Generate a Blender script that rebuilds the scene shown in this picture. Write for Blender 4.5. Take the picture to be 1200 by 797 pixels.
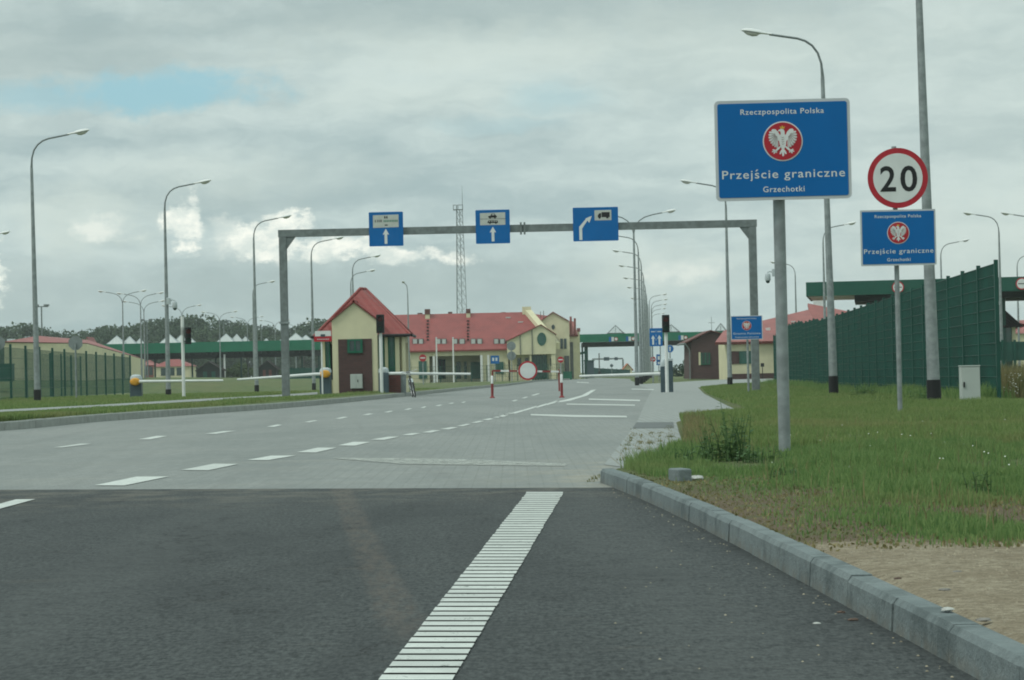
import bpy, math, random
import numpy as np
from mathutils import Vector, Matrix, Euler
R = math.radians
random.seed(7)
rng = np.random.default_rng(11)
S = bpy.context.scene
for o in list(bpy.data.objects):
    bpy.data.objects.remove(o)
COL = S.collection

# ------------------------------------------------------------------ camera
F = 3000.0                       # focal length in pixels of the 1200 px wide photograph
CZ = 0.78
cam_d = bpy.data.cameras.new('camera')
cam = bpy.data.objects.new('camera', cam_d)
COL.objects.link(cam)
cam_d.sensor_width = 36.0
cam_d.lens = 36.0 * F / 1200.0
cam_d.clip_start = 0.1
cam_d.clip_end = 9000
ROT = (Euler((R(90) + math.atan(39.5 / F), 0, 0)).to_matrix() @ Matrix.Rotation(-0.022, 3, 'Z'))
cam.matrix_world = Matrix.Translation((0, 0, CZ)) @ ROT.to_4x4()
S.camera = cam

# ------------------------------------------------------------------ light
SUN_EL, SUN_AZ = R(48), R(-118)   # azimuth measured clockwise from +Y
sun_d = bpy.data.lights.new('sun', 'SUN')
sun_d.energy = 1.25
sun_d.angle = R(14)
sun_d.color = (1.0, 0.965, 0.90)
sun = bpy.data.objects.new('sun', sun_d)
COL.objects.link(sun)
sdir = Vector((math.sin(SUN_AZ) * math.cos(SUN_EL), math.cos(SUN_AZ) * math.cos(SUN_EL), math.sin(SUN_EL)))
sun.rotation_euler = (-sdir).to_track_quat('-Z', 'Y').to_euler()

S.view_settings.view_transform = 'Standard'
S.view_settings.look = 'None'
S.view_settings.gamma = 1.0
S.view_settings.use_curve_mapping = False
S.view_settings.exposure = 0.12
S.render.engine = 'CYCLES'
S.cycles.use_denoising = True
S.cycles.filter_width = 1.9
S.cycles.max_bounces = 6
S.cycles.transparent_max_bounces = 12


class NT:
    """small helper to write node trees"""
    def __init__(s, tree):
        s.t = tree
        s.t.nodes.clear()

    def n(s, kind, **kw):
        nd = s.t.nodes.new(kind)
        for k, v in kw.items():
            setattr(nd, k, v)
        return nd

    def put(s, sock, v):
        if isinstance(v, bpy.types.NodeSocket):
            s.t.links.new(v, sock)
        elif v is not None:
            if sock.type == 'RGBA' and len(v) == 3:
                v = (*v, 1)
            sock.default_value = v

    def m(s, op, a, b=None, c=None, clamp=False):
        nd = s.n('ShaderNodeMath', operation=op, use_clamp=clamp)
        for i, v in enumerate((a, b, c)):
            if v is not None:
                s.put(nd.inputs[i], v)
        return nd.outputs[0]

    def mix(s, fac, a, b, blend='MIX'):
        nd = s.n('ShaderNodeMix', data_type='RGBA', blend_type=blend)
        s.put(nd.inputs[0], fac)
        s.put(nd.inputs[6], a)
        s.put(nd.inputs[7], b)
        return nd.outputs[2]

    def noise(s, vec, scale, detail=4, rough=0.55, dist=0.0):
        nd = s.n('ShaderNodeTexNoise')
        s.put(nd.inputs['Vector'], vec)
        s.put(nd.inputs['Scale'], scale)
        s.put(nd.inputs['Detail'], detail)
        s.put(nd.inputs['Roughness'], rough)
        s.put(nd.inputs['Distortion'], dist)
        return nd.outputs['Fac']

    def step(s, v, lo, hi, a=0.0, b=1.0, smooth=True):
        nd = s.n('ShaderNodeMapRange', interpolation_type='SMOOTHSTEP' if smooth else 'LINEAR')
        for i, x in enumerate((v, lo, hi, a, b)):
            s.put(nd.inputs[i], x)
        return nd.outputs[0]

    def xyz(s, x, y, z=0.0):
        nd = s.n('ShaderNodeCombineXYZ')
        for i, v in enumerate((x, y, z)):
            s.put(nd.inputs[i], v)
        return nd.outputs[0]


# ------------------------------------------------------------------ sky
W = bpy.data.worlds.new('World')
S.world = W
W.use_nodes = True
t = NT(W.node_tree)
sky = t.n('ShaderNodeTexSky', sky_type='NISHITA')
sky.sun_disc = False
sky.sun_elevation = SUN_EL
sky.sun_rotation = SUN_AZ
sky.air_density = 1.0
sky.dust_density = 1.0
tc = t.n('ShaderNodeTexCoord')
sp = t.n('ShaderNodeSeparateXYZ')
t.put(sp.inputs[0], tc.outputs['Generated'])
az = t.m('ARCTAN2', sp.outputs[0], sp.outputs[1])        # direction in the sky: azimuth, elevation
el = t.m('ARCSINE', sp.outputs[2])
# slow drift of the coordinates so that no edge is a plain ellipse
wv = t.xyz(az, t.m('MULTIPLY', el, 2.2), 3.1)
w1 = t.m('SUBTRACT', t.noise(wv, 26, 6, 0.62), 0.5)
w2 = t.m('SUBTRACT', t.noise(t.xyz(az, t.m('MULTIPLY', el, 2.2), 9.7), 30, 6, 0.62), 0.5)
billow = t.m('SUBTRACT', t.noise(t.xyz(az, t.m('MULTIPLY', el, 1.25), 5.5), 75, 8, 0.62), 0.5)
azw = t.m('ADD', az, t.m('MULTIPLY', w1, 0.030))
elw = t.m('ADD', el, t.m('MULTIPLY', w2, 0.016))
nA = t.noise(t.xyz(azw, t.m('MULTIPLY', elw, 3.4), 0.4), 11.0, 7, 0.55)
nB = t.noise(t.xyz(azw, t.m('MULTIPLY', elw, 4.2), 7.0), 27.0, 8, 0.58)
nC = t.noise(t.xyz(azw, t.m('MULTIPLY', elw, 2.0), 2.0), 60.0, 6, 0.6)
lum = t.m('ADD', t.m('ADD', t.m('MULTIPLY', nA, 0.52), t.m('MULTIPLY', nB, 0.36)), t.m('MULTIPLY', nC, 0.12))


def blob(px, py, rx, ry, soft=0.5, billowy=0.5, amp=1.0):
    """cloud mass centred on a direction of the sky"""
    a0 = (px - 600) / F
    e0 = (438 - py - 0.022 * (px - 600)) / F
    da = t.m('DIVIDE', t.m('SUBTRACT', azw, a0), rx / F)
    de = t.m('DIVIDE', t.m('SUBTRACT', elw, e0), ry / F)
    r = t.m('SQRT', t.m('ADD', t.m('MULTIPLY', da, da), t.m('MULTIPLY', de, de)))
    r = t.m('SUBTRACT', r, t.m('MULTIPLY', billow, billowy * 4.2))
    return t.m('MULTIPLY', t.step(r, 1.0 + soft, 1.0 - soft), amp)


def union(lst):
    v = lst[0]
    for x in lst[1:]:
        v = t.m('MAXIMUM', v, x)
    return v


grey = t.mix(t.step(lum, 0.34, 0.66), (0.362, 0.470, 0.478), (0.578, 0.684, 0.660))
# brighter veil on the right, darker bank upper left and along the top
veil = t.m('MULTIPLY', t.step(az, -0.02, 0.20), 0.30)
grey = t.mix(veil, grey, (0.60, 0.69, 0.64))
bank = union([blob(80, 70, 190, 60, 0.75, 0.35, 0.55), blob(560, 20, 420, 34, 0.8, 0.35, 0.65),
              blob(400, 340, 320, 40, 0.8, 0.4, 0.75), blob(40, 345, 170, 42, 0.8, 0.4, 0.6), blob(270, 240, 120, 18, 0.8, 0.4, 0.4)])
grey = t.mix(bank, grey, (0.36, 0.452, 0.445))
soft = union([blob(100, 258, 75, 38, 0.75, 0.5, 0.55), blob(770, 312, 75, 30, 0.8, 0.5, 0.55),
              blob(620, 60, 260, 28, 0.85, 0.4, 0.45), blob(560, 110, 200, 26, 0.85, 0.4, 0.30),
              blob(270, 205, 160, 22, 0.9, 0.4, 0.35), blob(1140, 300, 120, 60, 0.9, 0.5, 0.5),
              blob(860, 60, 200, 40, 0.9, 0.4, 0.4)])
grey = t.mix(soft, grey, (0.64, 0.725, 0.665))
bright = union([blob(224, 266, 20, 30, 0.34, 0.8, 1.0), blob(318, 282, 46, 22, 0.40, 0.9, 0.95),
                blob(345, 263, 30, 14, 0.34, 0.9, 1.0), blob(405, 286, 52, 16, 0.4, 1.0, 0.95),
                blob(488, 300, 40, 12, 0.45, 1.0, 0.85), blob(0, 312, 15, 34, 0.3, 0.7, 1.0),
                blob(130, 268, 28, 12, 0.5, 0.7, 0.5), blob(270, 278, 24, 22, 0.5, 0.7, 0.5),
                blob(800, 318, 34, 12, 0.6, 0.6, 0.4)])
whites = t.mix(t.step(t.noise(t.xyz(az, t.m('MULTIPLY', el, 1.4), 1.5), 90, 6, 0.6), 0.35, 0.65), (0.70, 0.775, 0.72), (0.98, 1.0, 0.90))
cloud = t.mix(bright, grey, whites)
skyc = t.mix(1.0, t.mix(1.0, sky.outputs[0], (0.1, 0.1, 0.1), 'MULTIPLY'), (0.75, 0.94, 0.92), 'MULTIPLY')
hole = union([blob(190, 112, 120, 22, 0.5, 0.45, 0.95), blob(255, 98, 40, 18, 0.5, 0.45, 0.9),
              blob(60, 122, 70, 14, 0.6, 0.4, 0.6), blob(655, 115, 50, 18, 0.9, 0.4, 0.40),
              blob(600, 148, 60, 8, 0.9, 0.4, 0.25)])
zen = t.step(el, 0.12, 0.9, 1.0, 1.75)                     # unseen upper sky made brighter to add diffuse light
zc = t.n('ShaderNodeVectorMath', operation='SCALE')
t.put(zc.inputs[0], cloud)
t.put(zc.inputs['Scale'], zen)
blue = t.mix(0.75, skyc, (0.335, 0.585, 0.660))
col = t.mix(hole, zc.outputs[0], blue)
sc10 = t.n('ShaderNodeVectorMath', operation='SCALE')
t.put(sc10.inputs[0], col)
sc10.inputs['Scale'].default_value = 10.0
bg = t.n('ShaderNodeBackground')
t.put(bg.inputs[0], sc10.outputs[0])
bg.inputs[1].default_value = 0.1
out = t.n('ShaderNodeOutputWorld')
t.t.links.new(bg.outputs[0], out.inputs[0])


# ------------------------------------------------------------------ placing
def ray(px, py):
    return ROT @ Vector(((px - 600) / F, -(py - 398.5) / F, -1.0))


def at(px, py, d):
    """point seen at that place of the photograph, d metres ahead"""
    v = ray(px, py)
    return Vector((0, 0, CZ)) + v * (d / v.y)


def on(px, py, z=0.0):
    """point of the level z seen there"""
    v = ray(px, py)
    return Vector((0, 0, CZ)) + v * ((z - CZ) / v.z)


# ------------------------------------------------------------------ materials
MATS = {}


def mat(name, col, rough=0.6, var=0.12, scale=3.0, metal=0.0, spec=0.3, bump=0.0, bscale=40.0, coat=0.0, dirt=None, stretch=None):
    if name in MATS:
        return MATS[name]
    m = bpy.data.materials.new(name)
    m.use_nodes = True
    k = NT(m.node_tree)
    o = k.n('ShaderNodeOutputMaterial')
    b = k.n('ShaderNodeBsdfPrincipled')
    g = k.n('ShaderNodeTexCoord').outputs['Object']
    if stretch:
        mp = k.n('ShaderNodeMapping')
        k.put(mp.inputs['Vector'], g)
        mp.inputs['Scale'].default_value = stretch
        g = mp.outputs[0]
    n1 = k.noise(g, scale, 6, 0.6)
    lo = tuple(c * (1 - var) for c in col)
    hi = tuple(min(1, c * (1 + var)) for c in col)
    c = k.mix(k.step(n1, 0.3, 0.7), lo, hi)
    if dirt:
        n2 = k.noise(g, scale * 0.37, 8, 0.7)
        c = k.mix(k.step(n2, 0.52, 0.75, 0, dirt[1]), c, dirt[0])
    k.put(b.inputs['Base Color'], c)
    k.put(b.inputs['Roughness'], k.step(n1, 0.2, 0.8, max(0.05, rough - 0.08), min(1, rough + 0.08)))
    b.inputs['Metallic'].default_value = metal
    b.inputs['Specular IOR Level'].default_value = spec
    b.inputs['Coat Weight'].default_value = coat
    if bump:
        bn = k.n('ShaderNodeBump')
        bn.inputs['Strength'].default_value = bump
        bn.inputs['Distance'].default_value = 0.02
        k.put(bn.inputs['Height'], k.noise(g, bscale, 5, 0.6))
        k.put(b.inputs['Normal'], bn.outputs[0])
    k.t.links.new(b.outputs[0], o.inputs[0])
    MATS[name] = m
    return m


M_galv = mat('galvanised_steel', (0.245, 0.275, 0.275), 0.55, 0.2, 7, 0.25, 0.4, 0.08, 60, dirt=((0.165, 0.19, 0.188), 0.7))
M_galvd = mat('weathered_galvanised_steel', (0.165, 0.19, 0.187), 0.6, 0.2, 6, 0.2, 0.4, dirt=((0.115, 0.135, 0.132), 0.7))
M_lampgrey = mat('lamp_housing_grey', (0.66, 0.68, 0.66), 0.45, 0.06)
M_lens = mat('lamp_glass', (0.55, 0.56, 0.50), 0.12, 0.05, spec=0.6)
M_black = mat('black_paint', (0.014, 0.015, 0.016), 0.55, 0.2)
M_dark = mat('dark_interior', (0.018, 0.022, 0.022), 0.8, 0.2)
M_white = mat('white_paint', (0.66, 0.68, 0.66), 0.5, 0.06, dirt=((0.45, 0.46, 0.43), 0.4))
M_signblue = mat('blue_sign_face', (0.001, 0.115, 0.345), 0.5, 0.06, 1.2, spec=0.2)
M_signwhite = mat('white_reflective_film', (0.62, 0.645, 0.63), 0.5, 0.05, 4)
M_signborder = mat('grey_white_sign_rim', (0.46, 0.49, 0.50), 0.5, 0.05)
M_signred = mat('red_reflective_film', (0.38, 0.018, 0.03), 0.5, 0.08, 3)
M_signback = mat('sign_back_aluminium', (0.22, 0.25, 0.25), 0.55, 0.1, metal=0.3)
M_greyline = mat('grey_plumage_line', (0.20, 0.13, 0.12), 0.5, 0.05)
M_gold = mat('gold_film', (0.55, 0.36, 0.05), 0.5, 0.05)
M_fence = mat('dark_green_fence_coating', (0.012, 0.070, 0.053), 0.5, 0.2, 1.2)
M_fencel = mat('green_fence_coating', (0.018, 0.075, 0.058), 0.5, 0.15, 2)
M_fascia = mat('green_fascia_sheet', (0.008, 0.155, 0.085), 0.5, 0.10, 0.6, dirt=((0.02, 0.12, 0.08), 0.4))
M_fasciad = mat('dark_green_fascia_sheet', (0.008, 0.085, 0.058), 0.5, 0.10, 0.6)
M_cream = mat('cream_render', (0.60, 0.565, 0.385), 0.9, 0.08, 0.9, spec=0.1, dirt=((0.46, 0.43, 0.30), 0.55))
M_green = mat('green_window_frame', (0.010, 0.110, 0.065), 0.4, 0.1)
M_glass = mat('dark_window_glass', (0.035, 0.06, 0.058), 0.08, 0.2, spec=0.7)
M_glassg = mat('green_tinted_glass', (0.012, 0.085, 0.065), 0.1, 0.2, spec=0.7)
M_skyl = mat('pale_translucent_skylight', (0.47, 0.50, 0.48), 0.4, 0.06, 0.8)
M_bluegrey = mat('blue_grey_cabinet_paint', (0.055, 0.085, 0.100), 0.45, 0.1)
M_lightgrey = mat('light_grey_plastic', (0.42, 0.47, 0.48), 0.45, 0.08)
M_yellow = mat('amber_yellow_plastic', (0.60, 0.29, 0.03), 0.45, 0.08)
M_redp = mat('red_paint', (0.22, 0.035, 0.035), 0.5, 0.1)
M_cab = mat('grey_white_cabinet', (0.40, 0.44, 0.41), 0.6, 0.05, 2, dirt=((0.30, 0.32, 0.28), 0.5))
M_redl = mat('dark_red_signal_glass', (0.10, 0.008, 0.008), 0.2, 0.1)
M_greenl = mat('dark_green_signal_glass', (0.006, 0.045, 0.03), 0.2, 0.1)
M_rubber = mat('black_rubber', (0.02, 0.02, 0.02), 0.8, 0.1)
M_chrome = mat('bright_bicycle_metal', (0.5, 0.5, 0.5), 0.3, 0.05, metal=0.8)
M_stone = mat('pale_stone', (0.42, 0.43, 0.40), 0.9, 0.15, 12, bump=0.4, bscale=30)
M_concrete = None
M_concretel = mat('pale_kerb_concrete', (0.26, 0.275, 0.255), 0.9, 0.12, 5, spec=0.15, dirt=((0.17, 0.175, 0.155), 0.7))
M_slabwall = mat('dark_concrete_wall', (0.12, 0.125, 0.12), 0.9, 0.15)


def tile_mat(name, col, per_m=3.2, axis=2):
    """clay tiles or corrugated steel: courses up the slope and rolls across, as bump and slight tone"""
    m = bpy.data.materials.new(name)
    m.use_nodes = True
    k = NT(m.node_tree)
    o = k.n('ShaderNodeOutputMaterial')
    b = k.n('ShaderNodeBsdfPrincipled')
    g = k.n('ShaderNodeTexCoord').outputs['Object']
    s = k.n('ShaderNodeSeparateXYZ')
    k.put(s.inputs[0], g)
    cz = k.m('FRACT', k.m('MULTIPLY', s.outputs[2], per_m))
    cx = k.m('SINE', k.m('MULTIPLY', k.m('ADD', s.outputs[0], s.outputs[1]), per_m * 6.28 * 1.1))
    n1 = k.noise(g, 0.8, 7, 0.62)
    c = k.mix(k.step(n1, 0.3, 0.7), tuple(x * 0.86 for x in col), tuple(x * 1.12 for x in col))
    c = k.mix(k.step(cz, 0.0, 0.18, 0.35, 0.0), c, tuple(x * 0.55 for x in col))
    k.put(b.inputs['Base Color'], c)
    b.inputs['Roughness'].default_value = 0.6
    bn = k.n('ShaderNodeBump')
    bn.inputs['Strength'].default_value = 0.8
    bn.inputs['Distance'].default_value = 0.04
    k.put(bn.inputs['Height'], k.m('ADD', cz, k.m('MULTIPLY', cx, 0.4)))
    k.put(b.inputs['Normal'], bn.outputs[0])
    k.t.links.new(b.outputs[0], o.inputs[0])
    return m


M_roof = tile_mat('red_roof_tiles', (0.245, 0.048, 0.042))
M_roofp = tile_mat('faded_red_roof_tiles', (0.28, 0.085, 0.075))
M_roofd = tile_mat('dark_brown_roof_tiles', (0.022, 0.014, 0.013))


def brick_mat(name, col, mortar, size=0.25):
    m = bpy.data.materials.new(name)
    m.use_nodes = True
    k = NT(m.node_tree)
    o = k.n('ShaderNodeOutputMaterial')
    b = k.n('ShaderNodeBsdfPrincipled')
    g = k.n('ShaderNodeTexCoord').outputs['Object']
    s = k.n('ShaderNodeSeparateXYZ')
    k.put(s.inputs[0], g)
    br = k.n('ShaderNodeTexBrick')
    k.put(br.inputs['Vector'], k.xyz(k.m('ADD', s.outputs[0], s.outputs[1]), s.outputs[2], 0))
    k.put(br.inputs['Color1'], tuple(x * 0.8 for x in col))
    k.put(br.inputs['Color2'], tuple(x * 1.2 for x in col))
    k.put(br.inputs['Mortar'], mortar)
    br.inputs['Scale'].default_value = 1.0
    br.inputs['Brick Width'].default_value = size
    br.inputs['Row Height'].default_value = size * 0.31
    br.inputs['Mortar Size'].default_value = size * 0.035
    n1 = k.noise(g, 1.3, 6, 0.6)
    k.put(b.inputs['Base Color'], k.mix(0.25, br.outputs[0], k.mix(n1, tuple(x * 0.6 for x in col), tuple(x * 1.3 for x in col))))
    b.inputs['Roughness'].default_value = 0.85
    k.t.links.new(b.outputs[0], o.inputs[0])
    return m


M_brick = brick_mat('brown_brick', (0.075, 0.036, 0.033), (0.06, 0.05, 0.048))
M_brickr = brick_mat('red_brick', (0.12, 0.035, 0.028), (0.10, 0.075, 0.065))


def ground_mat(name, build):
    m = bpy.data.materials.new(name)
    m.use_nodes = True
    k = NT(m.node_tree)
    o = k.n('ShaderNodeOutputMaterial')
    b = k.n('ShaderNodeBsdfPrincipled')
    p = k.n('ShaderNodeNewGeometry').outputs['Position']
    s = k.n('ShaderNodeSeparateXYZ')
    k.put(s.inputs[0], p)
    c, rough, h, dist = build(k, p, s.outputs[0], s.outputs[1])
    k.put(b.inputs['Base Color'], c)
    k.put(b.inputs['Roughness'], rough)
    b.inputs['Specular IOR Level'].default_value = 0.25
    if h is not None:
        bn = k.n('ShaderNodeBump')
        bn.inputs['Strength'].default_value = 0.7
        bn.inputs['Distance'].default_value = dist
        k.put(bn.inputs['Height'], h)
        k.put(b.inputs['Normal'], bn.outputs[0])
    k.t.links.new(b.outputs[0], o.inputs[0])
    return m


def g_asphalt(k, p, x, y):
    fine = k.noise(p, 220, 2, 0.6)
    grain = k.noise(p, 26, 7, 0.84)
    speck = k.noise(k.xyz(k.m('MULTIPLY', x, 60), k.m('MULTIPLY', y, 16)), 1.0, 3, 0.8)
    med = k.noise(p, 7, 7, 0.72)
    big = k.noise(k.xyz(k.m('MULTIPLY', x, 1.1), k.m('MULTIPLY', y, 0.28)), 1.0, 7, 0.68, 0.6)
    g = k.m('ADD', k.m('MULTIPLY', fine, 0.15), k.m('ADD', k.m('MULTIPLY', grain, 0.45), k.m('MULTIPLY', speck, 0.40)))
    c = k.mix(k.step(g, 0.41, 0.60), (0.012, 0.015, 0.016), (0.082, 0.091, 0.089))
    c = k.mix(k.step(med, 0.42, 0.70, 0, 0.35), c, (0.078, 0.086, 0.084))
    c = k.mix(k.step(big, 0.42, 0.64, 0, 0.5), c, (0.026, 0.030, 0.031))
    # lanes rolled smoother and greyer by tyres
    w1_ = k.step(k.m('ABSOLUTE', k.m('ADD', x, k.m('ADD', 1.55, k.m('MULTIPLY', y, 0.012)))), 0.42, 0.10, 0, 0.32)
    w2_ = k.step(k.m('ABSOLUTE', k.m('SUBTRACT', x, k.m('SUBTRACT', 0.86, k.m('MULTIPLY', y, 0.035)))), 0.34, 0.08, 0, 0.30)
    c = k.mix(k.m('MULTIPLY', k.m('ADD', w1_, w2_), k.step(med, 0.3, 0.6)), c, (0.082, 0.089, 0.086))
    # dusty reddish track left by wheels: from the paving towards the near left
    off = k.m('ABSOLUTE', k.m('SUBTRACT', x, k.m('SUBTRACT', -0.405, k.m('MULTIPLY', k.m('SUBTRACT', y, 8.55), 0.087))))
    off = k.m('ADD', off, k.m('MULTIPLY', k.m('SUBTRACT', k.noise(p, 5, 5, 0.7), 0.5), 0.10))
    tr = k.m('MULTIPLY', k.step(off, 0.095, 0.040), k.step(k.noise(k.xyz(k.m('MULTIPLY', x, 22), k.m('MULTIPLY', y, 3.5)), 1.0, 7, 0.72), 0.30, 0.70))
    tr = k.m('MULTIPLY', tr, k.step(y, 7.2, 8.3))
    c = k.mix(k.m('MULTIPLY', tr, 0.38), c, (0.155, 0.122, 0.096))
    dust = k.m('MULTIPLY', k.step(k.noise(k.xyz(k.m('MULTIPLY', x, 1.2), k.m('MULTIPLY', y, 3.0)), 1.0, 7, 0.7), 0.58, 0.80), 0.22)
    c = k.mix(dust, c, (0.17, 0.14, 0.105))
    edge_ = k.m('MULTIPLY', k.step(y, 14.5, 18.0), k.step(k.noise(p, 2.5, 7, 0.72), 0.42, 0.66, 0, 0.5))
    c = k.mix(edge_, c, (0.17, 0.155, 0.125))
    crumbs = k.step(k.noise(p, 46, 2, 0.5), 0.755, 0.79)
    c = k.mix(k.m('MULTIPLY', crumbs, 0.55), c, (0.22, 0.20, 0.16))
    # a hair crack and a few oil drips
    crk = k.m('ABSOLUTE', k.m('SUBTRACT', k.noise(k.xyz(k.m('MULTIPLY', x, 0.8), k.m('MULTIPLY', y, 0.35), 3.0), 1.0, 8, 0.62), 0.5))
    c = k.mix(k.m('MULTIPLY', k.step(crk, 0.0045, 0.0015), k.step(big, 0.45, 0.6, 0, 0.8)), c, (0.010, 0.011, 0.011))
    oil = k.step(k.noise(p, 3.1, 3, 0.4), 0.735, 0.76, 0, 0.6)
    c = k.mix(oil, c, (0.014, 0.015, 0.015))
    return c, 0.85, g, 0.010


def g_paver(k, p, x, y):
    br = k.n('ShaderNodeTexBrick')
    k.put(br.inputs['Vector'], k.xyz(x, y))
    k.put(br.inputs['Color1'], (0.222, 0.236, 0.226))
    k.put(br.inputs['Color2'], (0.252, 0.265, 0.252))
    k.put(br.inputs['Mortar'], (0.15, 0.160, 0.148))
    br.inputs['Scale'].default_value = 1.0
    br.inputs['Brick Width'].default_value = 0.2
    br.inputs['Row Height'].default_value = 0.1
    br.inputs['Mortar Size'].default_value = 0.005
    big = k.noise(k.xyz(k.m('MULTIPLY', x, 0.5), k.m('MULTIPLY', y, 0.10)), 1.0, 7, 0.65)
    st = k.noise(k.xyz(k.m('MULTIPLY', x, 0.35), k.m('MULTIPLY', y, 1.3)), 1.0, 6, 0.6)
    c = k.mix(k.step(big, 0.38, 0.66, 0, 0.65), br.outputs[0], (0.160, 0.177, 0.170))
    tyre = k.noise(k.xyz(k.m('ADD', k.m('MULTIPLY', x, 1.6), k.m('MULTIPLY', y, 0.10)), k.m('MULTIPLY', y, 0.035)), 1.0, 5, 0.6)
    c = k.mix(k.step(tyre, 0.52, 0.68, 0, 0.42), c, (0.168, 0.176, 0.169))
    c = k.mix(k.step(st, 0.45, 0.75, 0, 0.45), c, (0.262, 0.265, 0.236))
    sand = k.m('MULTIPLY', k.step(k.m('ADD', x, k.m('MULTIPLY', y, 0.006)), -0.5, 1.1), k.step(k.noise(p, 1.7, 6, 0.65), 0.40, 0.62))
    sand = k.m('MULTIPLY', sand, k.step(y, 26, 17))
    c = k.mix(k.m('MULTIPLY', sand, 0.75), c, (0.33, 0.30, 0.225))
    c = k.mix(k.step(k.noise(k.xyz(x, k.m('MULTIPLY', y, 0.3)), 4, 6, 0.72), 0.58, 0.74, 0, 0.5), c, (0.125, 0.132, 0.122))
    gr_ = k.noise(k.xyz(k.m('MULTIPLY', x, 9), k.m('MULTIPLY', y, 2.2)), 1.0, 8, 0.85)
    c = k.mix(k.step(gr_, 0.42, 0.60, 0.25, 0), c, (0.13, 0.137, 0.131))
    c = k.mix(k.step(gr_, 0.56, 0.66, 0, 0.30), c, (0.33, 0.34, 0.315))
    return c, 0.85, k.noise(p, 30, 3), 0.01


def g_path(k, p, x, y):
    br = k.n('ShaderNodeTexBrick')
    k.put(br.inputs['Vector'], k.xyz(y, x))
    k.put(br.inputs['Color1'], (0.235, 0.255, 0.247))
    k.put(br.inputs['Color2'], (0.28, 0.297, 0.285))
    k.put(br.inputs['Mortar'], (0.185, 0.18, 0.145))
    br.inputs['Scale'].default_value = 1.0
    br.inputs['Brick Width'].default_value = 0.25
    br.inputs['Row Height'].default_value = 0.125
    br.inputs['Mortar Size'].default_value = 0.007
    c = k.mix(k.step(k.noise(p, 1.1, 6, 0.65), 0.4, 0.7, 0, 0.4), br.outputs[0], (0.20, 0.215, 0.203))
    return c, 0.85, k.noise(p, 30, 3), 0.01


def g_grass(k, p, x, y):
    a = k.noise(k.xyz(x, k.m('MULTIPLY', y, 0.30)), 1.1, 7, 0.65)
    b = k.noise(k.xyz(x, k.m('MULTIPLY', y, 0.15), 4.0), 0.22, 6, 0.6)
    f = k.noise(p, 30, 5, 0.75)
    c = k.mix(k.step(a, 0.32, 0.68), (0.075, 0.112, 0.040), (0.125, 0.150, 0.058))
    c = k.mix(k.step(b, 0.42, 0.68, 0, 0.6), c, (0.150, 0.145, 0.066))
    c = k.mix(k.step(f, 0.35, 0.65, 0.25, 0), c, (0.045, 0.070, 0.028))
    return c, 0.9, f, 0.06


def g_verge(k, p, x, y):
    c, r, f, d = g_grass(k, p, x, y)
    n1 = k.noise(p, 1.6, 7, 0.66)
    near = k.step(y, 17.5, 12.5)
    dirt = k.m('MAXIMUM', k.m('MULTIPLY', near, k.step(n1, 0.34, 0.52)), k.step(k.noise(p, 0.9, 7, 0.65), 0.60, 0.70, 0, 0.6))
    soil = k.mix(k.noise(p, 24, 6, 0.7), (0.095, 0.068, 0.040), (0.20, 0.155, 0.10))
    c = k.mix(dirt, c, soil)
    # sand patch beside the near kerb
    sd = k.step(k.m('ADD', y, k.m('MULTIPLY', k.m('SUBTRACT', k.noise(p, 2.2, 5, 0.6), 0.5), 1.1)), 10.05, 9.6)
    g1 = k.noise(p, 110, 4, 0.75)
    g2 = k.noise(p, 3.5, 6, 0.65)
    g3 = k.noise(p, 24, 8, 0.86)
    sand = k.mix(k.step(k.m('ADD', k.m('MULTIPLY', g1, 0.3), k.m('MULTIPLY', g3, 0.7)), 0.40, 0.60), (0.175, 0.138, 0.088), (0.44, 0.38, 0.275))
    sand = k.mix(k.step(g2, 0.42, 0.66, 0, 0.6), sand, (0.225, 0.18, 0.118))
    sand = k.mix(k.step(k.noise(p, 48, 2, 0.5), 0.69, 0.74, 0, 0.8), sand, (0.42, 0.41, 0.37))
    c = k.mix(sd, c, sand)
    return c, 0.95, k.m('ADD', g1, k.m('MULTIPLY', k.noise(p, 28, 5, 0.7), 2.0)), 0.03


def g_kerb(k, p, x, y):
    z = k.n('ShaderNodeSeparateXYZ')
    k.put(z.inputs[0], p)
    isl = k.n('ShaderNodeNewGeometry').outputs['Random Per Island']
    n1 = k.noise(p, 6, 8, 0.7)
    n2 = k.noise(p, 2.1, 8, 0.74)
    n3 = k.noise(p, 60, 4, 0.7)
    c = k.mix(k.step(n1, 0.3, 0.7), (0.150, 0.182, 0.183), (0.205, 0.240, 0.237))
    c = k.mix(k.step(isl, 0, 1, 0, 0.30), c, (0.140, 0.172, 0.176))
    c = k.mix(k.step(n3, 0.38, 0.62, 0.35, 0), c, (0.105, 0.125, 0.125))
    # damp, dirty stains on the faces
    c = k.mix(k.step(n2, 0.47, 0.64, 0, 0.75), c, (0.070, 0.088, 0.088))
    splash = k.m('MULTIPLY', k.step(z.outputs[2], 0.055, 0.0), k.step(k.noise(p, 9, 6, 0.7), 0.35, 0.65))
    c = k.mix(k.m('MULTIPLY', splash, 0.6), c, (0.16, 0.145, 0.115))
    return c, 0.85, k.m('ADD', n3, n1), 0.012


M_concrete = ground_mat('kerb_concrete', g_kerb)
M_asph = ground_mat('asphalt', g_asphalt)
M_paver = ground_mat('grey_block_paving', g_paver)
M_path = ground_mat('light_footpath_paving', g_path)
M_grass = ground_mat('mown_grass', g_grass)
M_verge = ground_mat('grass_soil_and_sand', g_verge)
M_darkpav = mat('dark_grey_paving', (0.115, 0.126, 0.124), 0.85, 0.15, 12)


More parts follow.
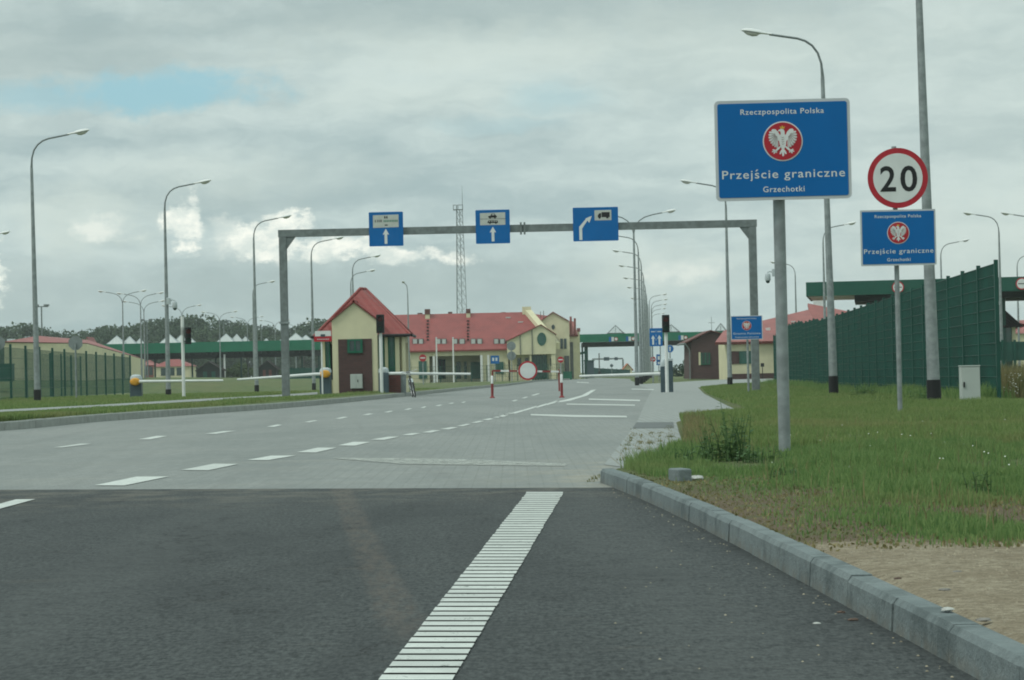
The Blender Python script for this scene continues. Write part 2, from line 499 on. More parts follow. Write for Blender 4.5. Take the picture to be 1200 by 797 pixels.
def paint_mat(name, keep, col=(0.66, 0.69, 0.66)):
    m = bpy.data.materials.new(name)
    m.use_nodes = True
    k = NT(m.node_tree)
    o = k.n('ShaderNodeOutputMaterial')
    b = k.n('ShaderNodeBsdfPrincipled')
    p = k.n('ShaderNodeNewGeometry').outputs['Position']
    n1 = k.noise(p, 9, 8, 0.72)
    n2 = k.noise(p, 70, 3, 0.7)
    c = k.mix(k.step(n1, 0.35, 0.7), tuple(x * 0.80 for x in col), col)
    c = k.mix(k.step(n2, 0.60, 0.75, 0, 0.45), c, tuple(x * 0.45 for x in col))
    isl = k.n('ShaderNodeNewGeometry').outputs['Random Per Island']
    c = k.mix(k.step(isl, 0.0, 1.0, 0.0, 0.42), c, tuple(x * 0.62 for x in col))
    dirty = k.step(k.noise(p, 2.3, 7, 0.7), 0.42, 0.68, 0, 0.45)
    c = k.mix(dirty, c, tuple(x * 0.60 for x in col))
    k.put(b.inputs['Base Color'], c)
    b.inputs['Roughness'].default_value = 0.7
    tr = k.n('ShaderNodeBsdfTransparent')
    mx = k.n('ShaderNodeMixShader')
    worn = k.step(k.m('ADD', k.m('MULTIPLY', n1, 0.6), k.m('MULTIPLY', n2, 0.4)), keep - 0.05, keep + 0.05, 1, 0)
    k.put(mx.inputs[0], worn)
    k.t.links.new(tr.outputs[0], mx.inputs[1])
    k.t.links.new(b.outputs[0], mx.inputs[2])
    k.t.links.new(mx.outputs[0], o.inputs[0])
    return m


M_paint = paint_mat('white_road_paint', 0.605, (0.58, 0.61, 0.57))
M_worn = paint_mat('worn_road_paint', 0.522, (0.44, 0.46, 0.42))


def leaf_mat(name, lo, hi, dry=None, trans=0.25):
    m = bpy.data.materials.new(name)
    m.use_nodes = True
    k = NT(m.node_tree)
    o = k.n('ShaderNodeOutputMaterial')
    b = k.n('ShaderNodeBsdfPrincipled')
    g = k.n('ShaderNodeNewGeometry')
    c = k.mix(g.outputs['Random Per Island'], lo, hi)
    if dry:
        n = k.noise(g.outputs['Position'], dry[1], 5, 0.6)
        c = k.mix(k.step(n, dry[2], dry[3], 0, dry[4]), c, dry[0])
    k.put(b.inputs['Base Color'], c)
    b.inputs['Roughness'].default_value = 0.6
    b.inputs['Specular IOR Level'].default_value = 0.2
    tl = k.n('ShaderNodeBsdfTranslucent')
    k.put(tl.inputs[0], c)
    mx = k.n('ShaderNodeMixShader')
    mx.inputs[0].default_value = trans
    k.t.links.new(b.outputs[0], mx.inputs[1])
    k.t.links.new(tl.outputs[0], mx.inputs[2])
    k.t.links.new(mx.outputs[0], o.inputs[0])
    return m


M_blade = leaf_mat('grass_blades', (0.092, 0.182, 0.056), (0.228, 0.318, 0.115), ((0.28, 0.27, 0.12), 0.45, 0.52, 0.72, 0.45), 0.45)
M_bladef = leaf_mat('short_lawn_blades', (0.115, 0.190, 0.058), (0.240, 0.305, 0.112), ((0.28, 0.26, 0.12), 0.2, 0.47, 0.68, 0.55), 0.45)
M_dryblade = leaf_mat('dry_grass_blades', (0.15, 0.13, 0.055), (0.30, 0.26, 0.13), ((0.09, 0.13, 0.05), 0.8, 0.45, 0.62, 0.8))
M_weed = leaf_mat('weed_leaves', (0.045, 0.105, 0.036), (0.12, 0.20, 0.075))
M_leaf = leaf_mat('tree_leaves', (0.030, 0.058, 0.030), (0.085, 0.125, 0.062))
M_leafb = leaf_mat('dark_tree_leaves', (0.026, 0.052, 0.030), (0.066, 0.105, 0.056))
M_leafl = leaf_mat('light_bush_leaves', (0.045, 0.075, 0.032), (0.10, 0.14, 0.055))
M_bark = mat('bark', (0.05, 0.042, 0.034), 0.95, 0.3, 4)
M_flower = mat('white_petals', (0.6, 0.62, 0.55), 0.8, 0.05)


# ------------------------------------------------------------------ meshes
class MB:
    def __init__(s):
        s.v = []
        s.f = []

    def add(s, vs, fs):
        b = len(s.v)
        s.v += [tuple(x) for x in vs]
        s.f += [tuple(i + b for i in f) for f in fs]
        return s

    def box(s, x0, x1, y0, y1, z0, z1):
        vs = [(x, y, z) for z in (z0, z1) for y in (y0, y1) for x in (x0, x1)]
        return s.add(vs, [(0, 2, 3, 1), (4, 5, 7, 6), (0, 1, 5, 4), (2, 6, 7, 3), (0, 4, 6, 2), (1, 3, 7, 5)])

    def cbox(s, x0, x1, y0, y1, z0, z1, b=0.01):
        """box with bevelled vertical and top edges"""
        p = [(x0 + b, y0), (x1 - b, y0), (x1, y0 + b), (x1, y1 - b), (x1 - b, y1), (x0 + b, y1), (x0, y1 - b), (x0, y0 + b)]
        q = [(x0 + 2 * b, y0 + b), (x1 - 2 * b, y0 + b), (x1 - b, y0 + 2 * b), (x1 - b, y1 - 2 * b), (x1 - 2 * b, y1 - b), (x0 + 2 * b, y1 - b), (x0 + b, y1 - 2 * b), (x0 + b, y0 + 2 * b)]
        vs = [(*a, z0) for a in p] + [(*a, z1 - b) for a in p] + [(*a, z1) for a in q]
        fs = [tuple(range(7, -1, -1)), tuple(range(16, 24))]
        for k in range(2):
            for i in range(8):
                j = (i + 1) % 8
                fs.append((k * 8 + i, k * 8 + j, k * 8 + 8 + j, k * 8 + 8 + i))
        return s.add(vs, fs)

    def prism(s, poly, y0, y1):
        """outline in x,z, front at y0, back at y1"""
        n = len(poly)
        a = sum(poly[i][0] * poly[(i + 1) % n][1] - poly[(i + 1) % n][0] * poly[i][1] for i in range(n))
        if a < 0:
            poly = poly[::-1]
        vs = [(x, y0, z) for x, z in poly] + [(x, y1, z) for x, z in poly]
        fs = [tuple(range(n)), tuple(range(2 * n - 1, n - 1, -1))]
        fs += [(i, n + i, n + (i + 1) % n, (i + 1) % n) for i in range(n)]
        return s.add(vs, fs)

    def slab(s, poly, z0, z1):
        """outline in x,y"""
        n = len(poly)
        a = sum(poly[i][0] * poly[(i + 1) % n][1] - poly[(i + 1) % n][0] * poly[i][1] for i in range(n))
        if a < 0:
            poly = poly[::-1]
        vs = [(p[0], p[1], z0) for p in poly] + [(p[0], p[1], z1) for p in poly]
        fs = [tuple(range(n - 1, -1, -1)), tuple(range(n, 2 * n))]
        fs += [(i, (i + 1) % n, n + (i + 1) % n, n + i) for i in range(n)]
        return s.add(vs, fs)

    def tube(s, pts, rad, n=10, cap=True):
        pts = [Vector(p) for p in pts]
        if not isinstance(rad, (list, tuple)):
            rad = [rad] * len(pts)
        vs, fs = [], []
        ref = None
        for i, p in enumerate(pts):
            d = (pts[min(i + 1, len(pts) - 1)] - pts[max(i - 1, 0)]).normalized()
            if ref is None:
                ref = Vector((0, 1, 0)) if abs(d.y) < 0.9 else Vector((1, 0, 0))
            u = (ref - d * ref.dot(d)).normalized()
            w = d.cross(u)
            ref = u
            for k in range(n):
                a = 2 * math.pi * k / n
                vs.append(p + (u * math.cos(a) + w * math.sin(a)) * rad[i])
        for i in range(len(pts) - 1):
            for k in range(n):
                j = (k + 1) % n
                fs.append((i * n + k, i * n + j, (i + 1) * n + j, (i + 1) * n + k))
        if cap:
            fs.append(tuple(range(n - 1, -1, -1)))
            fs.append(tuple((len(pts) - 1) * n + k for k in range(n)))
        return s.add(vs, fs)

    def bar(s, a, b, w, h=None):
        """square bar from a to b"""
        h = h or w
        a, b = Vector(a), Vector(b)
        d = (b - a).normalized()
        r = Vector((0, 0, 1)) if abs(d.z) < 0.95 else Vector((0, 1, 0))
        u = d.cross(r).normalized() * (w / 2)
        q = u.cross(d).normalized() * (h / 2)
        vs = [p + i * u + j * q for p in (a, b) for i, j in ((-1, -1), (1, -1), (1, 1), (-1, 1))]
        return s.add(vs, [(3, 2, 1, 0), (4, 5, 6, 7)] + [(i, (i + 1) % 4, 4 + (i + 1) % 4, 4 + i) for i in range(4)])

    def lathe(s, prof, n=20, c=(0, 0)):
        vs, fs = [], []
        for r, z in prof:
            for k in range(n):
                a = 2 * math.pi * k / n
                vs.append((c[0] + r * math.cos(a), c[1] + r * math.sin(a), z))
        for i in range(len(prof) - 1):
            for k in range(n):
                j = (k + 1) % n
                fs.append((i * n + k, i * n + j, (i + 1) * n + j, (i + 1) * n + k))
        fs.append(tuple(range(n - 1, -1, -1)))
        fs.append(tuple((len(prof) - 1) * n + k for k in range(n)))
        return s.add(vs, fs)

    def torus(s, c, ax_u, ax_v, r, rr, n=28, k=8):
        c, u, v = Vector(c), Vector(ax_u).normalized(), Vector(ax_v).normalized()
        w = u.cross(v)
        vs, fs = [], []
        for i in range(n):
            a = 2 * math.pi * i / n
            d = u * math.cos(a) + v * math.sin(a)
            for j in range(k):
                b = 2 * math.pi * j / k
                vs.append(c + d * (r + rr * math.cos(b)) + w * (rr * math.sin(b)))
        for i in range(n):
            for j in range(k):
                fs.append((i * k + j, ((i + 1) % n) * k + j, ((i + 1) % n) * k + (j + 1) % k, i * k + (j + 1) % k))
        return s.add(vs, fs)

    def build(s, name, m, parent=None, loc=None, smooth=False):
        me = bpy.data.meshes.new(name)
        me.from_pydata(s.v, [], s.f)
        if smooth:
            me.polygons.foreach_set('use_smooth', [True] * len(me.polygons))
            me.set_sharp_from_angle(angle=R(40))
        me.materials.append(m)
        o = bpy.data.objects.new(name, me)
        COL.objects.link(o)
        if parent:
            o.parent = parent
        if loc is not None:
            o.location = loc
        return o


def tag(o, label=None, cat=None, group=None, kind=None):
    if label:
        o['label'] = label
    if cat:
        o['category'] = cat
    if group:
        o['group'] = group
    if kind:
        o['kind'] = kind
    return o


def thing(name, label, cat, loc=(0, 0, 0), rz=0.0, group=None):
    o = bpy.data.objects.new(name, None)
    COL.objects.link(o)
    o.empty_display_size = 0.2
    o.location = loc
    o.rotation_euler = (0, 0, rz)
    return tag(o, label, cat, group)


def dup(o, loc=None, rz=None, label=None, group=None, scale=None):
    def rec(a, par):
        c = a.copy()
        COL.objects.link(c)
        c.parent = par
        for ch in list(a.children):
            rec(ch, c)
        return c
    c = rec(o, o.parent)
    if loc is not None:
        c.location = loc
    if rz is not None:
        c.rotation_euler = (0, 0, rz)
    if scale is not None:
        c.scale = scale
    if label:
        c['label'] = label
    if group:
        c['group'] = group
    return c


def circle(cx, cz, r, n=40, rz=None):
    rz = rz or r
    return [(cx + r * math.cos(2 * math.pi * i / n), cz + rz * math.sin(2 * math.pi * i / n)) for i in range(n)]


def rrect(x0, x1, z0, z1, r, n=5):
    p = []
    for cx, cz, a0 in ((x1 - r, z1 - r, 0), (x0 + r, z1 - r, 90), (x0 + r, z0 + r, 180), (x1 - r, z0 + r, 270)):
        for i in range(n + 1):
            a = R(a0 + 90 * i / n)
            p.append((cx + r * math.cos(a), cz + r * math.sin(a)))
    return p


def lettering(body, w, h, cx, cz, y, m, parent, bold=0.012, name='lettering', spacing=1.0):
    """flat raised letters fitted to width w and cap height h, facing -y"""
    def text_mesh(tx):
        cu = bpy.data.curves.new('lettering', 'FONT')
        cu.body = tx
        cu.offset = bold
        cu.space_character = spacing
        cu.resolution_u = 4
        tmp = bpy.data.objects.new('lettering_source', cu)
        COL.objects.link(tmp)
        ms = bpy.data.meshes.new_from_object(tmp.evaluated_get(bpy.context.evaluated_depsgraph_get()))
        bpy.data.objects.remove(tmp)
        bpy.data.curves.remove(cu)
        return ms

    def right_edge(tx):
        ms = text_mesh(tx)
        r = max(v.co.x for v in ms.vertices) if tx else 0.0
        bpy.data.meshes.remove(ms)
        return r
    plain = body.replace('ś', 's').replace('ń', 'n')
    me = text_mesh(plain)
    marks = []
    for i, ch in enumerate(body):          # acute accents set over the plain letters
        if ch in 'śń':
            xm = (right_edge(plain[:i]) + right_edge(plain[:i + 1])) / 2 + 0.03
            marks.append([(xm - .07, .585), (xm + .02, .585), (xm + .15, .745), (xm + .03, .745)])
    if marks:
        vs0 = [tuple(v.co) for v in me.vertices]
        fs0 = [tuple(p_.vertices) for p_ in me.polygons]
        for mk_ in marks:
            k0 = len(vs0)
            vs0 += [(a_, b_, 0.0) for a_, b_ in mk_]
            fs0.append((k0, k0 + 1, k0 + 2, k0 + 3))
        bpy.data.meshes.remove(me)
        me = bpy.data.meshes.new('lettering')
        me.from_pydata(vs0, [], fs0)
    n = len(me.vertices)
    co = np.empty(n * 3)
    me.vertices.foreach_get('co', co)
    co = co.reshape(-1, 3)
    x0, x1 = co[:, 0].min(), co[:, 0].max()
    sx = w / (x1 - x0)
    sz = h / 0.73
    out = np.zeros_like(co)
    out[:, 0] = (co[:, 0] - (x0 + x1) / 2) * sx + cx
    out[:, 1] = y
    out[:, 2] = co[:, 1] * sz + cz
    me.vertices.foreach_set('co', out.ravel())
    me.materials.clear()
    me.materials.append(m)
    me.update()
    # one mesh for each word
    xs = np.sort(np.unique(np.round(out[:, 0], 5)))
    words = body.split()
    parts = [me]
    if len(words) == 2:
        ctr = cx - w / 2 + w * (len(words[0]) + 0.5) / len(body)
        gaps = [(b - a, (a + b) / 2) for a, b in zip(xs[:-1], xs[1:]) if abs((a + b) / 2 - ctr) < w * 0.2]
        cut = max(gaps)[1]
        vs = [tuple(v) for v in out]
        fs = [tuple(p.vertices) for p in me.polygons]
        parts = []
        for side in (0, 1):
            sel = [f for f in fs if (out[f[0], 0] > cut) == bool(side)]
            ids = sorted({i for f in sel for i in f})
            mp = {i: k for k, i in enumerate(ids)}
            m2 = bpy.data.meshes.new(name)
            m2.from_pydata([vs[i] for i in ids], [], [tuple(mp[i] for i in f) for f in sel])
            m2.materials.append(m)
            parts.append(m2)
    for m2 in parts:
        o = bpy.data.objects.new(name, m2)
        COL.objects.link(o)
        o.parent = parent
    return o


# ------------------------------------------------------------------ setting
def sheet(name, pts, m, z=None, kind='structure'):
    b = MB()
    vs = [Vector((p[0], p[1], z if z is not None else p[2])) for p in pts]
    n = len(vs)
    a = sum(vs[i].x * vs[(i + 1) % n].y - vs[(i + 1) % n].x * vs[i].y for i in range(n))
    if a < 0:
        vs.reverse()
    b.add(vs, [tuple(range(n))])
    o = b.build(name, m)
    tag(o, kind=kind)
    return o


sheet('ground', [(-2000, -60), (2000, -60), (2000, 3500), (-2000, 3500)], M_grass, -0.06)

# outline of the road, from photograph to level ground
KL = [on(*p) for p in ((0, 505), (27, 503), (107, 495), (213, 487), (320, 479.5), (350, 477), (400, 472.3), (450, 467.3), (487, 463.6), (550, 456.5), (595, 452.3))]
KL.insert(0, Vector((-9.75, 23.8, 0)))
KL.append(on(628, 447.5))
KL.append(on(668, 445.2))
E0, E1 = on(0, 574), on(690, 571.5)
edir = (E1 - E0).normalized()
EL = E0 - edir * 30
ER = E1 + edir * 0.6
KRP = [(702, 549), (870.7, 616.7), (905, 636.5), (944, 654), (992, 674), (1046, 701.5), (1111, 734), (1186, 771)]
_k = [on(px, py, 0.1) for px, py in KRP]
_c = np.polyfit([p.y for p in _k], [p.x for p in _k], 3)
KR = [Vector((float(np.polyval(_c, y)), y, 0)) for y in np.linspace(_k[0].y, _k[-1].y, 26)]
_s = (KR[-1] - KR[-2]).normalized()
KR += [KR[-1] + _s * u for u in (1.0, 3.0, 9.0)]
rr0 = KR[0]
sheet('asphalt_road', [EL, ER, (rr0.x + 0.05, rr0.y, 0)] + [(p.x + 0.05, p.y, 0) for p in KR[1:]] + [(KR[-1].x + 0.05, -30, 0), (EL.x, -30, 0)], M_asph, 0.0)
pr = [on(*p) for p in ((722, 556), (732, 548), (800, 532), (788, 494), (880, 489), (849, 476), (820, 461), (815, 454), (800, 450.5), (752, 450.5), (740, 446.5), (738, 444))]
EP = E0 + edir * ((-10.0 - E0.x) / edir.x)
sheet('paved_road', [EP + Vector((0, 0.004, 0))] + [p + Vector((-0.2, 0, 0)) for p in KL] + [on(700, 442.5)] + pr[::-1] + [ER + Vector((0, 0.004, 0))], M_paver, 0.0)
# footpath laid on the right
fp = [on(*p) for p in ((708, 545), (746, 496), (757, 470), (764, 457), (748, 452), (752, 450.3), (815, 446.5), (850, 444.8), (908, 441), (908, 449), (864, 452), (838, 454), (824, 455), (830, 461.5), (862, 476), (905, 490.5), (800, 497), (810, 532), (732, 548))]
sheet('footpath', fp, M_path, 0.004)
sheet('dark_paving_band', [on(*p) for p in ((741, 502.5), (746, 495.5), (789, 495.2), (790, 502))], M_darkpav, 0.008)


def gzr(x, y):
    """height of the right verge"""
    a = 0.10 if y < 45 else (0.10 - 0.09 * min(1, (y - 45) / 40.0))
    return a


def gzl(x, y):
    return 0.17


# right verge: strips from the kerb or path edge out to the field
edge = [Vector((p.x + 0.085, p.y, 0)) for p in KR[::-1]] + [on(*p) for p in ((803, 531), (792, 494), (884, 489), (853, 476), (825, 461.5), (818, 454.3), (836, 452.9), (862, 450.4), (908, 448))]
edge[len(KR) - 1] = Vector((KR[0].x + 0.085, KR[0].y - 0.02, 0))
ys = sorted(set([round(v, 2) for v in np.concatenate([np.arange(-20, 10, 1.0), np.arange(10, 60, 1.0), np.arange(60, 131, 3.0)])]))
eys = [p.y for p in edge]
exs = [p.x for p in edge]


def edge_x(y):
    # rightmost crossing keeps the outline single valued
    best = None
    for i in range(len(edge) - 1):
        a, b = edge[i], edge[i + 1]
        if min(a.y, b.y) <= y <= max(a.y, b.y) and abs(b.y - a.y) > 1e-6:
            x = a.x + (b.x - a.x) * (y - a.y) / (b.y - a.y)
            best = x if best is None else max(best, x)
    if best is None:
        best = edge[0].x if y < edge[0].y else edge[-1].x
    return best


vb = MB()
cols = [0, 0.05, 0.35, 0.9, 1.6, 2.5, 3.6, 5, 7, 10, 15, 25, 60, 150]
for y in ys:
    ex = edge_x(y)
    for i, c in enumerate(cols):
        onpath = y > KR[0].y + 0.3
        z = gzr(ex + c, y) if i else (0.006 if onpath else 0.085)
        if onpath and i < 3:
            z = 0.006 + (gzr(ex + c, y) - 0.006) * (0, .12, .75)[i]
        z += 0.025 * math.sin(1.9 * (ex + c) + 0.6 * y) * math.sin(0.8 * y) * min(1, c)
        vb.v.append((ex + c, y, z))
nc = len(cols)
for i in range(len(ys) - 1):
    for j in range(nc - 1):
        a = i * nc + j
        vb.f.append((a, a + 1, a + nc + 1, a + nc))
tag(vb.build('right_verge_ground', M_verge, smooth=True), kind='structure')

# left verge
KLB = [p + Vector((-0.16, 0.02, 0)) for p in KL]
lb = MB()
cl = [0, 0.3, 1.5, 4, 9, 20, 60, 160]
for p in KLB:
    for c in cl:
        lb.v.append((p.x - c, p.y + c * 0.10, (0.135 if c == 0 else 0.17) - (0.16 * max(0, min(1, (p.y - 105) / 60)))))
n = len(cl)
for i in range(len(KLB) - 1):
    for j in range(n - 1):
        a = i * n + j
        lb.f.append((a, a + n, a + n + 1, a + 1))
tag(lb.build('left_verge_ground', M_grass, smooth=True), kind='structure')

def fsm(v, a, b_):
    q = max(0.0, min(1.0, (v - a) / (b_ - a)))
    return q * q * (3 - 2 * q)


def field_z(x, y):
    xe = -23.8 + 9.8 * fsm(y, 150, 178)
    return -0.07 + (0.82 + .62 * fsm(-x, 28, 48)) * fsm(-x, -xe, -xe + 9) * fsm(y, 100, 185)


fb = MB()
gx = [-14, -15, -16.5, -18, -20, -22, -24, -26, -28, -31, -35, -40, -46, -55, -80, -130, -400]
gy = [96, 105, 115, 125, 135, 145, 155, 165, 175, 185, 200, 230, 280, 350, 450, 600, 900]
for yy in gy:
    for xx in gx:
        fb.v.append((xx * (1 + max(0, yy - 300) / 900 if xx < -40 else 1), yy, field_z(xx, yy)))
for i in range(len(gy) - 1):
    for j in range(len(gx) - 1):
        a = i * len(gx) + j
        fb.f.append((a, a + len(gx), a + len(gx) + 1, a + 1))
tag(fb.build('left_field_terrain', M_grass, smooth=True), kind='structure')

# kerbs: bevelled stones with open joints
def kerb(pts, w, h, length, name, side, km):
    b = MB()
    seg = []
    for i in range(len(pts) - 1):
        a, c = Vector((pts[i].x, pts[i].y, 0)), Vector((pts[i + 1].x, pts[i + 1].y, 0))
        seg.append((a, c, (c - a).length))
    tot = sum(s_[2] for s_ in seg)

    def pos(u):
        for a, c, l in seg:
            if u <= l:
                return a + (c - a) * (u / l)
            u -= l
        return seg[-1][1]
    u = 0
    while u < tot - 0.05:
        e = min(tot, u + length)
        a, c = pos(u + 0.005), pos(e - 0.005)
        d = (c - a).normalized()
        q = Vector((d.y, -d.x, 0)) * side
        hh = h + random.uniform(-0.003, 0.003)
        off = random.uniform(-0.003, 0.003)
        prof = [(off, -0.1), (off + 0.012, hh - 0.018), (off + 0.026, hh), (w, hh), (w, -0.1)]
        vs = []
        for t_, p in ((0, a), (1, c)):
            for x, z in prof:
                vs.append(p + q * x + Vector((0, 0, z)))
        m_ = len(prof)
        fs = [(i, i + 1, m_ + i + 1, m_ + i) for i in range(m_ - 1)] + [tuple(range(m_ - 1, -1, -1)), tuple(range(m_, 2 * m_))]
        b.add(vs, fs)
        u = e
    o = b.build(name, km)
    tag(o, kind='structure')


kerb([Vector((p.x, p.y, 0)) for p in KR], 0.092, 0.1, 0.81, 'right_kerb', -1, M_concrete)
kerb(KL, 0.15, 0.15, 1.0, 'left_kerb', -1, M_concretel)
# path on the left verge
lp = [(-40, 484), (0, 480.3), (107, 475), (213, 468.7), (320, 463.2), (372, 459.5)]
lpw = [on(px, py, 0.178) for px, py in lp]
lpw2 = [on(px, py + 2.6, 0.178) for px, py in lp]
o = sheet('left_footpath', lpw + lpw2[::-1], M_path, 0.18)

# ------------------------------------------------------------------ road markings
mk = MB()


def quad_px(b, pts, z=0.005):
    vs = [on(px, py, z) for px, py in pts]
    a = sum(vs[i].x * vs[(i + 1) % len(vs)].y - vs[(i + 1) % len(vs)].x * vs[i].y for i in range(len(vs)))
    if a < 0:
        vs.reverse()
    b.add(vs, [tuple(range(len(vs)))])


def c3(*p):
    return [(300 + x / 4.0, 440 + y / 4.0) for x, y in p]


def c2(*p):
    return [(x / 3.75, 450 + y / 3.75) for x, y in p]


for q in (c3((190, 360), (290, 338), (378, 339), (280, 361)), c3((385, 328), (455, 311), (536, 312), (465, 329)),
          c3((537, 301), (620, 287), (672, 287), (600, 302)), c3((680, 280), (730, 270), (775, 271), (730, 280)),
          c3((775, 268), (825, 257), (868, 257), (820, 268)), c3((862, 252), (915, 242), (948, 243), (905, 253)),
          c3((940, 238), (985, 227), (1010, 228), (970, 238)), c3((1008, 222), (1045, 213), (1070, 214), (1035, 222)),
          c3((1058, 208), (1095, 201), (1115, 203), (1090, 209)), c3((1110, 197), (1140, 190), (1162, 191), (1135, 198)),
          c3((1152, 186), (1180, 178.5), (1200, 179), (1180, 186)),
          c2((415, 445), (600, 407), (742, 406), (545, 446)), c2((795, 378), (940, 350), (1050, 351), (915, 379)),
          c2((1085, 334), (1190, 315), (1300, 314), (1180, 334)),
          c2((-200, 580), (70, 507), (155, 506), (-120, 580)),
          c2((235, 279), (355, 262), (405, 263), (270, 279)), c2((608, 243), (690, 228), (735, 229), (660, 243)),
          c2((900, 219), (980, 207), (1040, 205), (950, 219)),
          c3((50, 240), (100, 230), (122, 232), (85, 241)), c3((225, 218), (275, 210), (290, 211), (250, 220)),
          c3((372, 202), (410, 194), (432, 195), (395, 203)), c3((498, 185), (530, 178), (550, 179), (525, 186)),
          c3((598, 172), (630, 166), (645, 167), (620, 173)), c3((692, 160), (718, 154), (733, 155), (712, 161)),
          c3((770, 152), (790, 145), (799, 146), (786, 152)), c3((838, 143), (862, 137), (874, 138), (858, 143)),
          c3((900, 132), (920, 128), (930, 129), (915, 133)), c3((960, 127), (978, 123), (985, 124), (972, 128)),
          [(599, 470), (604, 468.6), (607, 468.8), (603, 470.2)], [(611, 466.6), (616, 465), (619, 465.2), (615, 466.8)],
          [(622, 463.4), (630, 461), (633, 461.2), (626, 463.6)],
          # edge line that runs together and bends
          [(581, 488.6), (597, 483.8), (603, 484), (590, 488.6)], [(597, 484.6), (613, 480.2), (618, 480.4), (604, 484.6)],
          [(610, 481.2), (628, 475.8), (632, 476.2), (616, 481.2)], [(624, 477.8), (640, 473), (644, 473.4), (630, 477.8)],
          [(637, 474.4), (652, 469.6), (656, 470.4), (642, 474.6)],
          [(650, 471), (664, 468.2), (682, 463.2), (693, 457.2), (698.5, 456.6), (688, 463.6), (668, 469.6), (654, 471.6)],
          # transverse lines before the right-hand barrier
          [(622, 485.2), (676, 486.4), (734, 487.4), (735, 489.2), (672, 488.8), (622, 486.8)],
          [(664, 473), (744, 474.3), (744, 475.6), (664, 474.2)], [(690, 467.2), (750, 468.6), (750, 470), (690, 468.4)],
          [(740, 455.6), (766, 456.2), (766, 457), (740, 456.3)], [(676, 447.6), (690, 448.2), (690, 448.9), (676, 448.3)]):
    quad_px(mk, q)
tag(mk.build('lane_markings', M_paint), kind='structure')
wk = MB()
quad_px(wk, [(385, 536.5), (450, 536.8), (560, 538.5), (665, 543.6), (662, 546), (560, 545), (470, 543.6)], 0.005)
tag(wk.build('worn_stop_line', M_worn), kind='structure')
rs = MB()
y = 576.4
while y < 850:
    st = (y - 365) ** 2 * 4.55e-5
    y2 = y + st * 0.74
    q = []
    for yy in (y, y2):
        xl = 443 + (797 - yy) / 221.0 * 175
        xr = 530 + (797 - yy) / 221.0 * 131
        q.append((xl, xr, yy))
    j = random.uniform(-0.8, 0.8)
    quad_px(rs, [(q[0][0] + j, q[0][2]), (q[0][1] + j, q[0][2]), (q[1][1] + j * .5, q[1][2]), (q[1][0] + j * .5, q[1][2])])
    y += st
tag(rs.build('ribbed_edge_marking', M_paint), kind='structure')

# ------------------------------------------------------------------ street lamps
LH = 9.5


def lamp_proto(double):
    r = thing('street_lamp', 'x', 'street lamp')
    H = LH
    top = H - 1.25
    MB().tube([(0, 0, -0.4), (0, 0, 0.1), (0, 0, 1.2), (0, 0, top)], [0.115, 0.115, 0.105, 0.05], 14).build('pole', M_galv, r, smooth=True)
    MB().tube([(0, 0, -0.3), (0, 0, 0.42)], [0.128, 0.126], 14).build('base_sleeve', M_black, r, smooth=True)
    for sgn in ((1, -1) if double else (1,)):
        pts = [(0, 0, top - 0.1), (0, 0, top + 0.05), (0.02 * sgn, 0, top + 0.35), (0.10 * sgn, 0, top + 0.62), (0.24 * sgn, 0, top + 0.82), (0.42 * sgn, 0, top + 0.95), (0.62 * sgn, 0, top + 1.02), (1.35 * sgn, 0, top + 1.15)]
        if double:
            pts = [(0, 0, top - 0.1), (0, 0, top + 0.02), (0.10 * sgn, 0, top + 0.38), (0.3 * sgn, 0, top + 0.66), (0.6 * sgn, 0, top + 0.86), (1.0 * sgn, 0, top + 0.98), (1.6 * sgn, 0, top + 1.09)]
        ex, ez = pts[-1][0], pts[-1][2]
        MB().tube(pts, [0.042, 0.042] + [0.03] * (len(pts) - 2), 8).build('arm', M_galvd, r, smooth=True)
        # luminaire: socket box, tapering shell, glass bowl
        b = MB()
        sec = [(-0.05, 0.05, 0.035), (0.2, 0.055, 0.05), (0.25, 0.085, 0.075), (0.45, 0.12, 0.085), (0.62, 0.12, 0.075), (0.72, 0.06, 0.03)]
        vs, fs = [], []
        for i, (u, w, h) in enumerate(sec):
            for k in range(10):
                a = 2 * math.pi * k / 10
                zz = math.sin(a) * h
                vs.append((ex + sgn * u, math.cos(a) * w, ez + u * 0.17 + (zz if zz > 0 else zz * 0.55) + 0.01))
        for i in range(len(sec) - 1):
            for k in range(10):
                fs.append((i * 10 + k, i * 10 + (k + 1) % 10, (i + 1) * 10 + (k + 1) % 10, (i + 1) * 10 + k))
        fs += [tuple(range(9, -1, -1)), tuple(50 + k for k in range(10))]
        b.add(vs, fs)
        hd = b.build('lamp_head', M_lampgrey, r, smooth=True)
        g = MB()
        vs, fs = [], []
        sec = [(0.27, 0.02, 0.01), (0.33, 0.085, 0.06), (0.45, 0.105, 0.085), (0.58, 0.095, 0.06), (0.66, 0.02, 0.01)]
        for i, (u, w, h) in enumerate(sec):
            for k in range(9):
                a = math.pi * k / 8
                vs.append((ex + sgn * u, math.cos(a) * w, ez + u * 0.17 - 0.03 - math.sin(a) * h))
        for i in range(len(sec) - 1):
            for k in range(8):
                fs.append((i * 9 + k, i * 9 + k + 1, (i + 1) * 9 + k + 1, (i + 1) * 9 + k))
        g.add(vs, fs)
        g.build('glass_bowl', M_lens, hd, smooth=True)
    return r


single, twin = lamp_proto(False), lamp_proto(True)
used = {id(single): False, id(twin): False}


def put_lamp(pr, loc, rz, label, group, lean=0.0):
    if not used[id(pr)]:
        o = pr
        used[id(pr)] = True
    else:
        o = dup(pr)
    o.location = loc
    o.rotation_euler = (0, lean * math.cos(rz), rz)
    o['label'] = label
    o['group'] = group
    return o


